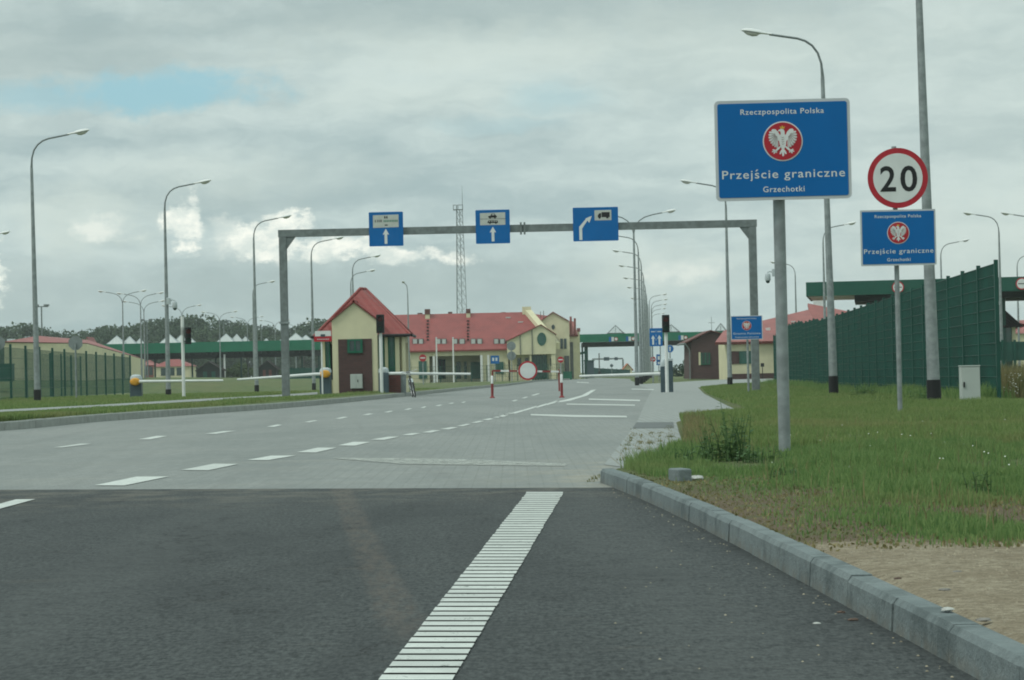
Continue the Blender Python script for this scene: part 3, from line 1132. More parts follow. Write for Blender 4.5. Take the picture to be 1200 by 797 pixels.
def lamp_base(px, py, top, rz, label, group, pr=None, H=LH, lean=0.0):
    d = F * H / (py - top)
    return put_lamp(pr or single, at(px, py, d), rz, label, group, lean)


def lamp_top(px, top, rz, label, group, z0=0.1, pr=None, lean=0.0):
    hy = 438 - 0.022 * (px - 600)
    d = (LH + z0 - CZ) * F / (hy - top)
    p = at(px, top, d)
    return put_lamp(pr or single, Vector((p.x, p.y, p.z - LH)), rz, label, group, lean)


GL = 'street lamps along the left verge'
lamp_base(44, 470.5, 155, 0.0, 'tall grey street lamp standing in front of the left mesh fence', GL, lean=-0.006)
lamp_base(197.5, 467.5, 213, 0.0, 'grey street lamp that carries a dome camera, right of the left barrier cabinet', GL)
lamp_base(301, 460.5, 254, 0.0, 'grey street lamp standing just left of the gantry\'s left post', GL)
lamp_base(368, 457, 279, 0.0, 'grey street lamp just left of the red and white sign by the booth', GL)
lamp_base(416, 454.5, 300, 0.0, 'street lamp rising behind the booth roof, the higher of the two there', GL)
lamp_base(413.5, 453.5, 317, 0.0, 'street lamp rising behind the booth roof, the lower of the two there', GL)
lamp_base(298.5, 452, 330, 0.0, 'thin distant street lamp close behind the lamp left of the gantry post', GL)
lamp_top(-30, 273, 0.0, 'street lamp at the left photo edge with only its lamp head showing', GL)
p = at(480, 451, 245)
o = lamp_base(480, 451, 331, R(-100), 'thin street lamp between booth and red roofed main building, its head turned towards us', GL)

GR = 'street lamps along the right verge'
lamp_base(1095, 473, -160, math.pi, 'thickest street lamp pole, running out of the top beside the speed limit sign', GR, lean=-0.014)
lamp_base(977, 459.5, 33, math.pi, 'tall street lamp leaning behind the large blue sign, arm to the left', GR, lean=-0.012)
lamp_base(855.5, 453, 211, math.pi, 'street lamp standing left of the small blue border sign, arm to the left', GR)
GP = 'street lamps around the right-hand lot'
lamp_top(964, 262, 0.0, 'distant street lamp with right arm, behind the leaning lamp near the fence end', GP)
lamp_top(1102, 282, 0.0, 'street lamp with right arm above the dark green canopy, right of the thick pole', GP)
lamp_top(1170, 249, math.pi, 'street lamp with left arm directly behind the near end of the green fence', GP)
lamp_top(1214, 249, math.pi, 'lamp head reaching in from the right photo edge, above the dark green canopy', GP)
lamp_top(1191.5, 297, 0.0, 'low street lamp at the right photo edge, behind the canopy round sign', GP)
lamp_top(931.5, 306.5, math.pi, 'short distant street lamp right of the large sign post, above the red roof', GP)
GM = 'street lamps lined up on the median'
lamp_top(742, 246.5, 0.0, 'twin armed street lamp, the nearest and tallest of the median row', GM, z0=0.0, pr=twin)
M_ = [(747.5, 274), (751.0, 293), (753.8, 310.5), (756, 325), (757.6, 336), (759, 349)]
names = ['second', 'third', 'fourth', 'fifth', 'sixth', 'seventh']
for (px, ty), nm in zip(M_, names):
    lamp_top(px, ty, math.pi, nm + ' lamp of the median row counted from the nearest, arm to the left', GM, z0=0.0)
N_ = [(760.5, 345), (763, 351), (763.5, 356.5), (763.5, 361.5), (763.5, 367)]
for (px, ty), nm in zip(N_, ['highest', 'second highest', 'middle', 'second lowest', 'lowest']):
    lamp_top(px, ty, 0.0, nm + ' of the five far median lamps whose arms point right', GM, z0=0.0)
GD = 'twin armed lamps over the left lot'
D_ = [(143.3, 340), (164.3, 342.5), (168.3, 352), (213, 357), (257, 364.5), (289.5, 370.5), (322, 374.5), (346, 378)]
dl = ['twin armed lamp farthest left over the green canopy', 'higher lamp of the close twin armed pair left of the camera lamp',
      'lower lamp of the close twin armed pair left of the camera lamp', 'twin armed lamp just right of the camera lamp, behind the white signal post',
      'twin armed lamp midway between the white signal post and the gantry', 'twin armed lamp behind the lamp left of the gantry post',
      'twin armed lamp just left of the gantry post, above the canopy', 'twin armed lamp just right of the gantry post, lowest of its row']
for (px, ty), l in zip(D_, dl):
    lamp_top(px, ty, R(8), l, GD, pr=twin)

# floodlight masts of the left lot
fm = thing('floodlight_mast', 'x', 'floodlight')
MB().tube([(0, 0, -0.3), (0, 0, 9.0)], [0.12, 0.07], 8).build('pole', M_galvd, fm, smooth=True)
MB().box(-0.75, 0.75, -0.05, 0.05, 8.98, 9.08).build('crossbar', M_galvd, fm)
for sx in (-0.55, 0.55):
    MB().cbox(sx - 0.28, sx + 0.28, -0.2, 0.1, 9.09, 9.27, 0.02).build('lamp_head', M_galvd, fm)
for i, (px, ty, l) in enumerate(((48.5, 357, 'thin floodlight mast rising behind the long red roof on the left'), (172, 374, 'floodlight mast behind the green canopy, right of the twin lamp pair'),
                                 (262, 375.5, 'floodlight mast over the canopy beside the third trio of skylights'), (306, 382, 'short floodlight mast over the canopy near the gantry post'))):
    hy = 438 - 0.022 * (px - 600)
    d = (9.2 - 0.68) * F / (hy - ty)
    p = at(px, ty, d)
    o = fm if i == 0 else dup(fm)
    o.location = (p.x, p.y, p.z - 9.25)
    o['label'] = l
    o['group'] = 'floodlight masts over the left lot'


# ------------------------------------------------------------------ sign pieces
def emblem(par, cx, cz, r, y):
    """white eagle with a gold crown on a red roundel"""
    e = MB().prism(circle(cx, cz, r * 1.06, 48), y - 0.003, y).build('emblem', M_signwhite, par)
    MB().prism(circle(cx, cz, r, 48), y - 0.006, y - 0.003).build('red_field', M_signred, e)
    b = MB()
    lay = [0]

    def pc(poly):
        lay[0] += 1
        b.prism([(cx + x * r, cz + z * r) for x, z in poly], y - 0.0062 - 0.0003 * (lay[0] % 14), y - 0.006)

    def petal(x0, z0, x1, z1, w):
        dx, dz = x1 - x0, z1 - z0
        l = math.hypot(dx, dz)
        nx, nz = -dz / l * w, dx / l * w
        pc([(x0 + nx * .45, z0 + nz * .45), (x0 + dx * .55 + nx, z0 + dz * .55 + nz), (x0 + dx * .9 + nx * .8, z0 + dz * .9 + nz * .8), (x1, z1),
            (x0 + dx * .9 - nx * .8, z0 + dz * .9 - nz * .8), (x0 + dx * .55 - nx, z0 + dz * .55 - nz), (x0 - nx * .45, z0 - nz * .45)])
    pc([(-.13, .36), (0, .46), (.13, .36), (.20, .12), (.17, -.18), (.08, -.40), (-.08, -.40), (-.17, -.18), (-.20, .12)])
    pc([(-.09, .34), (-.12, .52), (-.20, .54), (-.27, .50), (-.20, .61), (-.08, .66), (.06, .62), (.11, .50), (.10, .34)])
    for s_ in (-1, 1):
        pc([(s_ * .14, .30), (s_ * .24, .50), (s_ * .38, .64), (s_ * .52, .66), (s_ * .60, .58), (s_ * .52, .44), (s_ * .40, .22), (s_ * .20, .0)])
        for (x1, z1) in ((.72, .50), (.76, .34), (.76, .18), (.72, .02), (.64, -.12), (.54, -.24), (.42, -.33), (.30, -.38)):
            petal(s_ * (.22 + x1 * .28), .30 + z1 * .22, s_ * x1, z1, .058)
        petal(s_ * .10, -.26, s_ * .40, -.52, .055)
        for a in ((.56, -.44), (.60, -.56), (.50, -.66), (.34, -.62)):
            petal(s_ * .37, -.50, s_ * a[0], a[1], .035)
        petal(s_ * .03, -.42, s_ * .17, -.70, .05)
    petal(0, -.38, 0, -.82, .06)
    b.build('eagle', M_signwhite, e)
    f = MB()
    yy = y - 0.0112
    for s_ in (-1, 1):
        for (x1, z1) in ((.70, .42), (.72, .26), (.70, .10), (.64, -.05), (.55, -.18), (.44, -.28), (.32, -.34)):
            x0, z0 = s_ * (.24 + x1 * .22), .32 + z1 * .16
            dx, dz = s_ * x1 * .97 - x0, z1 - z0
            l = math.hypot(dx, dz)
            nx, nz = -dz / l * .010, dx / l * .010
            f.prism([(cx + (x0 + nx) * r, cz + (z0 + nz) * r), (cx + (x0 + dx + nx) * r, cz + (z0 + dz + nz) * r), (cx + (x0 + dx - nx) * r, cz + (z0 + dz - nz) * r), (cx + (x0 - nx) * r, cz + (z0 - nz) * r)], yy, yy + 0.0005)
    for zz, w_ in ((.22, .10), (.10, .11), (-.02, .11), (-.14, .10)):
        f.prism([(cx - w_ * r, cz + (zz + .02) * r), (cx, cz + (zz - .05) * r), (cx + w_ * r, cz + (zz + .02) * r), (cx, cz + (zz - .02) * r)], yy, yy + 0.0005)
    f.build('plumage', M_greyline, e)
    MB().prism([(cx + x * r, cz + z * r) for x, z in ((-.11, .66), (-.15, .80), (-.07, .74), (-.01, .84), (.05, .74), (.13, .80), (.09, .66))], y - 0.0068, y - 0.006).build('crown', M_gold, e)


def arrow(b, cx, z0, z1, w, y0, y1, hw=2.4, hl=0.36):
    zt = z1 - (z1 - z0) * hl
    b.prism([(cx - w / 2, z0), (cx + w / 2, z0), (cx + w / 2, zt), (cx + w * hw / 2, zt - (z1 - z0) * .04), (cx, z1), (cx - w * hw / 2, zt - (z1 - z0) * .04), (cx - w / 2, zt)], y0, y1)


def border_plate(par, w, h, cz, line2, line3, w2, w3, r0=0.035):
    """blue plate with pale rim, emblem and three lines of writing, centred at height cz"""
    p = MB().prism(rrect(-w / 2, w / 2, cz - h / 2, cz + h / 2, r0), -0.018, 0.0).build('plate', M_signborder, par)
    k = h / 0.79
    e = 0.024 * k
    MB().prism(rrect(-w / 2 + e, w / 2 - e, cz - h / 2 + e, cz + h / 2 - e, r0 * .5), -0.021, -0.018).build('blue_face', M_signblue, p)
    lettering('Rzeczpospolita Polska', 0.615 * w, 0.044 * k, 0.0, cz + 0.282 * k, -0.0225, M_signwhite, p, 0.008, spacing=1.12)
    lettering(line2, w2 * w, 0.068 * k, 0.0, cz - 0.222 * k, -0.0225, M_signwhite, p, 0.004, spacing=1.14)
    lettering(line3, w3 * w, 0.046 * k, 0.0, cz - 0.332 * k, -0.0225, M_signwhite, p, 0.008, spacing=1.12)
    emblem(p, 0.0, cz + 0.066 * k, 0.148 * k, -0.021)
    b = MB()
    for dz in (-0.28 * h, 0.28 * h):
        b.box(-w * 0.46, w * 0.46, 0.001, 0.026, cz + dz - 0.02, cz + dz + 0.02)
    b.build('back_rail', M_galvd, p)
    c = MB()
    for dz in (-0.28 * h, 0.28 * h):
        c.box(-0.07, 0.07, 0.027, 0.05, cz + dz - 0.018, cz + dz + 0.018)
    c.build('clamp', M_galvd, p)


# large sign
DB = 20.0
pb = at(921.3, 534, DB)
t_ = thing('border_sign', 'largest blue border crossing sign with eagle emblem, on the stoutest near post', 'sign', pb)
pc_ = at(917.3, 175.6, DB)
cz = pc_.z - pb.z
w, h = 158.5 * DB / F, 117.5 * DB / F
MB().tube([(0, 0.098, -0.35), (0, 0.098, cz + h * .40)], 0.047, 20).build('post', M_galv, t_, smooth=True)
sgn = bpy.data.objects.new('sign_panel', None)
COL.objects.link(sgn)
sgn.parent = t_
border_plate(sgn, w, h, cz, 'Przejście graniczne', 'Grzechotki', 0.905, 0.305)
sgn.location = (pc_.x - pb.x, 0, 0)
sgn.rotation_euler = (0, 0, R(-2))
# flatten the helper level: plate becomes a direct part
bpy.context.view_layer.update()
for ch in list(sgn.children):
    mw = sgn.matrix_local.copy()
    ch.parent = t_
    ch.matrix_local = mw
bpy.data.objects.remove(sgn)

# speed limit sign with smaller plate below
DS = 35.5
ps = at(1056, 486, DS)
t_ = thing('speed_limit_sign', 'round red rimmed 20 speed limit sign above a smaller blue plate', 'sign', ps)
MB().tube([(0, 0.085, -0.4), (0, 0.085, at(1052, 171, DS).z - ps.z)], 0.034, 16).build('post', M_galv, t_, smooth=True)


def to_local(px, py, d, base):
    q = at(px, py, d)
    return q.x - base.x, q.z - base.z


dx, dz = to_local(1052.5, 278.5, DS, ps)
pl = thing('tmp', None, None)
border_plate(pl, 88.5 * DS / F, 65.5 * DS / F, dz, 'Przejście graniczne', 'Grzechotki', 0.92, 0.31, 0.012)
for ch in list(pl.children):
    ch.parent = t_
    ch.location = (dx, 0, 0)
bpy.data.objects.remove(pl)
dx, dz = to_local(1051.8, 208.8, DS, ps)
rr = 35.3 * DS / F
disc = MB().prism(circle(dx, dz, rr, 56), -0.03, -0.006).build('round_plate', M_signred, t_)
MB().prism(circle(dx, dz, rr * 0.82, 56), -0.033, -0.03).build('white_face', M_signwhite, disc)
lettering('2', rr * 0.52, rr * 0.86, dx - rr * 0.33, dz - rr * 0.43, -0.035, M_black, disc, 0.016, 'numeral')
lettering('0', rr * 0.56, rr * 0.86, dx + rr * 0.36, dz - rr * 0.43, -0.035, M_black, disc, 0.016, 'numeral')

# small border sign before the gantry's right post
DG = 78.0
pg = at(877.5, 459, DG)
t_ = thing('border_sign', 'small blue state border sign on a thin post, overlapping the right gantry post', 'sign', pg)
dx, dz = to_local(875, 384, DG, pg)
MB().tube([(0, 0.06, -0.4), (0, 0.06, dz + .3)], 0.035, 12).build('post', M_galv, t_, smooth=True)
pl = thing('tmp', None, None)
border_plate(pl, 37 * DG / F, 28 * DG / F, dz, 'Granica Państwa', 'Przekraczanie zabronione', 0.86, 0.74, 0.01)
for ch in list(pl.children):
    ch.parent = t_
    ch.location = (dx, 0, 0)
bpy.data.objects.remove(pl)

# ------------------------------------------------------------------ gantry
DGa = 84.0
g0, g1 = at(335.3, 463.8, DGa), at(886, 461, DGa)
gt = thing('sign_gantry', 'wide grey steel gantry spanning the road and carrying three blue lane signs', 'gantry', g0)


def gl(px, py):
    q = at(px, py, DGa)
    return q.x - g0.x, q.z - g0.z


xl, zt = gl(331, 270.2)
xr, ztr = gl(884, 257)
ztop = (zt + ztr) / 2
pw = 0.125
x0, x1 = 0.0, g1.x - g0.x
lb_ = MB()
lb_.cbox(-pw, pw, -pw, pw, -0.5, ztop - 0.24, 0.02)
lb_.build('post', M_galvd, gt)
rb_ = MB()
rb_.cbox(x1 - pw, x1 + pw, -pw, pw, g1.z - g0.z - 0.5, ztop - 0.24, 0.02)
rb_.build('post', M_galvd, gt)
MB().box(x0 - pw - 0.02, x1 + pw + 0.02, -0.12, 0.12, ztop - 0.235, ztop).build('crossbeam', M_galvd, gt)
for sx, sg in ((x0, 1), (x1, -1)):
    MB().prism([(sx + sg * pw, ztop - 0.62), (sx + sg * (pw + 0.28), ztop - 0.243), (sx + sg * pw, ztop - 0.243)], -0.09, 0.09).build('corner_gusset', M_galvd, gt)
    MB().box(sx - 0.16, sx + 0.16, -0.16, 0.16, 2.36 + (g1.z - g0.z if sg < 0 else 0), 2.42 + (g1.z - g0.z if sg < 0 else 0)).build('joint_collar', M_galv, gt)
fx = gl(612.5, 265)[0]
b = MB()
for k in (-0.06, 0.06):
    b.box(fx + k - 0.03, fx + k + 0.03, -0.19, 0.19, ztop - 0.31, ztop + 0.075)
b.build('bolted_flange', M_galvd, gt)


def gsign(x0p, x1p, y0p, y1p, label):
    c = at((x0p + x1p) / 2, (y0p + y1p) / 2, DGa - 0.2)
    o = thing('lane_sign', label, 'sign', c, group='blue lane signs on the gantry')
    hw, hh = (x1p - x0p) / 2 * DGa / F, (y1p - y0p) / 2 * DGa / F
    p = MB().prism(rrect(-hw, hw, -hh, hh, 0.03), -0.02, 0.0).build('plate', M_signblue, o)
    b = MB()
    for k in (-0.3, 0.3):
        b.box(k * hw * 1.6 - 0.03, k * hw * 1.6 + 0.03, 0.001, 0.065, -hh * .7, hh * .7)
    b.build('bracket', M_galvd, o)
    return o, p, hw, hh


M_panel = mat('pale_grey_panel', (0.45, 0.47, 0.43), 0.5, 0.08, 6)
M_greentext = mat('green_print', (0.07, 0.20, 0.14), 0.5, 0.05)
o, p, hw, hh = gsign(432.5, 472.5, 248.5, 288.5, 'left blue gantry sign, straight arrow under a panel of small print')
pn = MB().prism([(-hw * .76, hh * .82), (hw * .74, hh * .84), (hw * .74, hh * .10), (-hw * .76, hh * .08)], -0.023, -0.02).build('white_panel', M_panel, p)
b = MB()
for i, k in enumerate((-.62, -.5, -.41, -.33, -.26)):
    b.box(hw * k - 0.011, hw * k + 0.011, -0.025, -0.023, hh * .40, hh * .55)
for k in (-.06, .06):
    b.prism([(hw * (k - .05), hh * .62), (hw * (k + .05), hh * .62), (hw * (k + .03), hh * .76), (hw * (k - .03), hh * .76)], -0.025, -0.023)
b.box(-hw * .08, hw * .10, -0.025, -0.023, hh * .20, hh * .26)
b.build('small_print', M_black, pn)
b = MB()
for i in range(9):
    k = -.14 + i * .095
    b.box(hw * k, hw * (k + .06), -0.025, -0.023, hh * .41, hh * .53)
b.build('green_print', M_greentext, pn)
b = MB()
arrow(b, -hw * .02, -hh * .87, hh * .02, hw * .16, -0.023, -0.02)
b.build('arrow', M_signwhite, p)

o, p, hw, hh = gsign(557.5, 597.5, 246, 285.5, 'middle blue gantry sign, straight arrow under car and bus symbols')
pn = MB().prism([(-hw * .74, hh * .82), (hw * .74, hh * .84), (hw * .74, hh * .10), (-hw * .74, hh * .10)], -0.023, -0.02).build('white_panel', M_panel, p)
b = MB()
b.box(-hw * .74, hw * .74, -0.025, -0.023, hh * .455, hh * .475)
# car
b.prism([(-.26 * hw, .54 * hh), (-.25 * hw, .63 * hh), (-.12 * hw, .66 * hh), (-.06 * hw, .77 * hh), (.12 * hw, .77 * hh), (.20 * hw, .66 * hh), (.25 * hw, .63 * hh), (.25 * hw, .54 * hh)], -0.025, -0.023)
b.prism(circle(-.15 * hw, .535 * hh, .05 * hw, 12), -0.027, -0.023)
b.prism(circle(.14 * hw, .535 * hh, .05 * hw, 12), -0.027, -0.023)
# bus
b.prism([(-.30 * hw, .22 * hh), (-.30 * hw, .30 * hh), (-.24 * hw, .38 * hh), (.28 * hw, .38 * hh), (.32 * hw, .22 * hh)], -0.025, -0.023)
b.prism(circle(-.16 * hw, .21 * hh, .05 * hw, 12), -0.027, -0.023)
b.prism(circle(.18 * hw, .21 * hh, .05 * hw, 12), -0.027, -0.023)
b.build('vehicle_symbol', M_black, pn)
b = MB()
for x in (-.2, -.06, .08, .2):
    b.box(hw * x - .03 * hw, hw * x + .05 * hw, -0.0265, -0.025, hh * .30, hh * .35)
b.box(-.03 * hw, .10 * hw, -0.0265, -0.025, hh * .68, hh * .74)
b.build('symbol_window', M_panel, pn)
b = MB()
arrow(b, 0.0, -hh * .87, hh * .0, hw * .16, -0.023, -0.02)
b.build('arrow', M_signwhite, p)

o, p, hw, hh = gsign(671.5, 724.5, 243, 282.5, 'right blue gantry sign, bent arrow beside a lorry symbol')
pn = MB().prism([(-hw * .04, hh * .82), (hw * .70, hh * .83), (hw * .70, hh * .22), (-hw * .04, hh * .22)], -0.023, -0.02).build('white_panel', M_panel, p)
b = MB()
b.prism([(.10 * hw, .40 * hh), (.10 * hw, .52 * hh), (.17 * hw, .64 * hh), (.25 * hw, .64 * hh), (.25 * hw, .40 * hh)], -0.025, -0.023)
b.prism([(.27 * hw, .40 * hh), (.27 * hw, .70 * hh), (.63 * hw, .70 * hh), (.63 * hw, .40 * hh)], -0.025, -0.023)
b.prism(circle(.18 * hw, .39 * hh, .055 * hw, 14), -0.027, -0.023)
b.prism(circle(.52 * hw, .39 * hh, .055 * hw, 14), -0.027, -0.023)
b.build('vehicle_symbol', M_black, pn)
b = MB()
s_ = hw * .13
b.prism([(-.73 * hw, -.92 * hh), (-.73 * hw + s_, -.92 * hh), (-.73 * hw + s_, -.24 * hh), (-.36 * hw, .22 * hh), (-.28 * hw, .08 * hh), (-.16 * hw, .50 * hh), (-.46 * hw, .34 * hh), (-.43 * hw, .32 * hh), (-.73 * hw, -.14 * hh)], -0.023, -0.02)
b.build('arrow', M_signwhite, p)


# ------------------------------------------------------------------ dome cameras
def dome_camera(px, py, d, reach, label, sidepole):
    c = at(px, py, d)
    o = thing('dome_camera', label, 'camera', c)
    MB().lathe([(0.02, 0.30), (0.085, 0.29), (0.11, 0.25), (0.115, 0.06), (0.10, 0.02)], 18).build('housing', M_lightgrey, o, smooth=True)
    MB().lathe([(0.085, 0.03), (0.085, 0.0), (0.065, -0.06), (0.02, -0.085)], 18).build('dome', M_glass, o, smooth=True)
    MB().tube([(0, 0, 0.29), (0, 0, 0.34), (reach * .3, 0, 0.38), (reach, 0, 0.33)], 0.025, 8).build('bracket', M_lightgrey, o, smooth=True)
    MB().cbox(reach - sidepole * 0.2 - 0.09, reach - sidepole * 0.2 + 0.09, -0.08, 0.08, 0.18, 0.48, 0.02).build('junction_box', M_lightgrey, o)
    return o


o = dome_camera(899.8, 329.5, 72, 0.26, 'small white dome camera on a bracket left of the large sign\'s post', 0)
o.scale = (.72, .72, .72)
q = at(910.6, 330, 72)
cp = at(911.8, 470, 72)
t_ = thing('camera_pole', 'slim grey camera pole nearly hidden behind the large sign\'s post', 'pole', (q.x, cp.y, 0.0))
MB().tube([(0, 0, -0.4), (0, 0, 5.6)], [0.075, 0.05], 12).build('shaft', M_galvd, t_, smooth=True)
MB().lathe([(0.06, 5.601), (0.06, 5.64), (0.03, 5.68)], 12).build('cap', M_galvd, t_, smooth=True)
dL = F * LH / (467.5 - 213)
dome_camera(205, 361.5, dL - .05, -0.27, 'dark bellied dome camera hanging from the second left lamp', 0)


def base(px, py, d):
    p = at(px, py, d)

    def L(qx, qy):
        q = at(qx, qy, d)
        return q.x - p.x, q.z - p.z
    return p, L


# ------------------------------------------------------------------ fences
def mesh_panel(a, b_, h, par, m, pitch, wire, rows=13, z0=0.05):
    """welded wire panel between two points, in the fence's own coordinates"""
    b = MB()
    d = b_ - a
    l = math.hypot(d.x, d.y)
    u = Vector((d.x, d.y, 0)) / l
    n = max(2, int(l / pitch))
    hw = wire / 2
    q = Vector((-u.y, u.x, 0))
    for i in range(n):
        c = a + d * ((i + 0.5) / n)
        vs = []
        for z in (z0, h):
            for s1, s2 in ((-1, -1), (1, -1), (1, 1), (-1, 1)):
                vs.append(Vector((c.x, c.y, c.z + z)) + u * (s1 * hw) + q * (s2 * hw))
        b.add(vs, [(0, 1, 5, 4), (1, 2, 6, 5), (2, 3, 7, 6), (3, 0, 4, 7)])
    for r in range(rows):
        z = z0 + (h - z0) * r / (rows - 1)
        for s_ in (-1, 1):
            p0 = Vector((a.x, a.y, a.z + z)) + q * (s_ * wire * 1.2)
            p1 = Vector((b_.x, b_.y, b_.z + z)) + q * (s_ * wire * 1.2)
            b.bar(p0, p1, wire, wire * 1.4)
    return b.build('mesh_panel', m, par)


P0, P1 = at(1171, 473, 46.0), at(908, 449, 130)
ft = thing('green_mesh_fence', 'tall dense dark green mesh fence running away beside the right verge', 'fence', (P0.x, P0.y, 0))
NP = 34
for i in range(NP + 1):
    q = P0 + (P1 - P0) * (i / NP)
    q.z = gzr(q.x, q.y) - 0.02
    st = 0.09 if q.y > 96 else 0
    st += 0.11 if q.y > 107 else 0
    st -= 0.30 if i >= NP - 2 else 0
    lq = q - Vector((P0.x, P0.y, 0))
    lq.z += st
    MB().box(lq.x - 0.035, lq.x + 0.035, lq.y - 0.03, lq.y + 0.03, lq.z - 0.5, lq.z + 2.56).build('post', M_fence, ft)
    if i:
        pa = prev.copy()
        pa.z = lq.z
        mesh_panel(pa, lq, 2.5, ft, M_fence, 0.05, 0.0075)
    prev = lq
A, B = Vector((-20.3, 97.0, 0.16)), Vector((-22.7, 152.0, 0.10))
lf = thing('green_mesh_fence', 'see-through green wire mesh fence with dark posts at the left photo edge', 'fence', (A.x, A.y, 0))
for i in range(-2, 14):
    q = A + (B - A) * (i / 13)
    lq = q - Vector((A.x, A.y, 0))
    MB().box(lq.x - 0.045, lq.x + 0.045, lq.y - 0.045, lq.y + 0.045, lq.z - 0.4, lq.z + 2.3).build('post', M_fence, lf)
    if i > -2:
        mesh_panel(prev, lq, 2.15, lf, M_fencel, 0.115, 0.008, rows=6)
    prev = lq
# return of the fence behind
b1, b2 = at(31.5, 455, 118), at(95, 455, 140)
rf = thing('green_mesh_fence', 'shorter green mesh fence seen through the left fence, before the long low building', 'fence', (b1.x, b1.y, 0))
for i in range(6):
    q = b1 + (b2 - b1) * (i / 5)
    lq = q - Vector((b1.x, b1.y, 0))
    MB().box(lq.x - 0.04, lq.x + 0.04, lq.y - 0.04, lq.y + 0.04, -0.3, lq.z + 1.75).build('post', M_fence, rf)
    if i:
        mesh_panel(prev, lq, 1.65, rf, M_fencel, 0.2, 0.007, rows=4)
    prev = lq
# fence before the main building
f0, f1 = on(478, 449, 0.0), on(662, 444.5, 0.0)
f0, f1 = Vector((-12.5, 268, 0.05)), Vector((5.4, 274, 0.05))
mf = thing('green_mesh_fence', 'low green mesh fence in front of the red roofed main building', 'fence', (f0.x, f0.y, 0))
for i in range(12):
    q = f0 + (f1 - f0) * (i / 11)
    lq = q - Vector((f0.x, f0.y, 0))
    MB().box(lq.x - 0.04, lq.x + 0.04, lq.y - 0.04, lq.y + 0.04, -0.3, 1.75).build('post', M_fence, mf)
    if i:
        mesh_panel(prev, lq, 1.65, mf, M_fencel, 0.2, 0.016, rows=5)
    prev = lq

# ------------------------------------------------------------------ utility cabinet
p = at(1137, 476.5, 43.5)
uc = thing('utility_cabinet', 'narrow grey white utility cabinet in the grass before the green fence', 'cabinet', p)
MB().cbox(-0.158, 0.158, -0.12, 0.12, -0.1, 0.685, 0.006).build('body', M_cab, uc)
MB().cbox(-0.15, 0.152, -0.128, -0.121, 0.10, 0.655, 0.002).build('door', M_cab, uc)
MB().cbox(-0.13, -0.105, -0.15, -0.1285, 0.33, 0.42, 0.004).build('handle', M_black, uc)
MB().cbox(-0.168, 0.168, -0.13, 0.13, 0.686, 0.70, 0.005).build('lid', M_cab, uc)


# ------------------------------------------------------------------ lift barriers
def barrier(px, py, d, ex, ey, hpx, wpx, label, hub=True, arm_y=None, dd=0.0):
    p, L = base(px, py, d)
    o = thing('lift_barrier', label, 'barrier', p, group='lift barriers across the lanes')
    s = d / F
    w, h = wpx * s / 2, hpx * s
    MB().cbox(-w, w, -w, w, -0.2, h * 0.80, 0.03).build('cabinet', M_bluegrey, o)
    MB().lathe([(w * 1.02, h * 0.803), (w * 1.06, h * 0.88), (w * 0.88, h * 0.96), (w * 0.4, h)], 18).build('cap', M_lightgrey, o, smooth=True)
    zx, za = L(px, arm_y)
    e, ze = L(ex, ey)
    if hub:
        b = MB()
        vs, fs = [], []
        for yy, kx in ((-w - .001, 1.0), (-w - .10, 1.0), (-w - .15, .8), (-w - .17, .4)):
            vs += [(.20 * kx * math.cos(2 * math.pi * i / 20), yy, za + .15 * kx * math.sin(2 * math.pi * i / 20)) for i in range(20)]
        fs = [(r_ * 20 + i, r_ * 20 + (i + 1) % 20, r_ * 20 + 20 + (i + 1) % 20, r_ * 20 + 20 + i) for r_ in range(3) for i in range(20)] + [tuple(60 + i for i in range(20))]
        b.add(vs, fs)
        b.build('hub', M_yellow, o, smooth=True)
    sg = 1 if e > 0 else -1
    y = -w - 0.08 if hub else 0
    st = 0.13 * sg if hub else (w + 0.01) * sg
    a = MB().tube([(st, y, za), (st + sg * 0.25, y, za), (e, y + dd, ze)], [0.065, 0.058, 0.045], 10).build('boom', M_white, o, smooth=True)
    return o


barrier(160, 470.5, 100, 262.5, 446, 31.5, 13.5, 'lift barrier at far left, its yellow hub holding a white boom to the right', arm_y=447.3)
barrier(382, 461.8, 97, 279, 445, 31, 13.5, 'lift barrier left of the booth, yellow hub, white boom to the left', arm_y=438.3)
barrier(450, 461.5, 97, 551.5, 438.3, 31, 11.5, 'lift barrier right of the booth, white boom reaching towards the bicycle', hub=False, arm_y=438.0)
barrier(778, 463, 91, 679, 441, 42, 7, 'slim lift barrier left of the right traffic light, long white boom to the left', hub=False, arm_y=438.0)
p, L = base(786, 463, 91)
s = 91 / F
o = thing('barrier_cabinet', 'slim dark cabinet right of the traffic light post, without a boom', 'cabinet', p)
MB().cbox(-3 * s, 3 * s, -0.12, 0.12, -0.2, 40 * s, 0.015).build('body', M_bluegrey, o)
MB().cbox(-3.4 * s, 3.4 * s, -0.14, 0.14, 40 * s + 0.001, 43 * s, 0.02).build('cap', M_lightgrey, o)


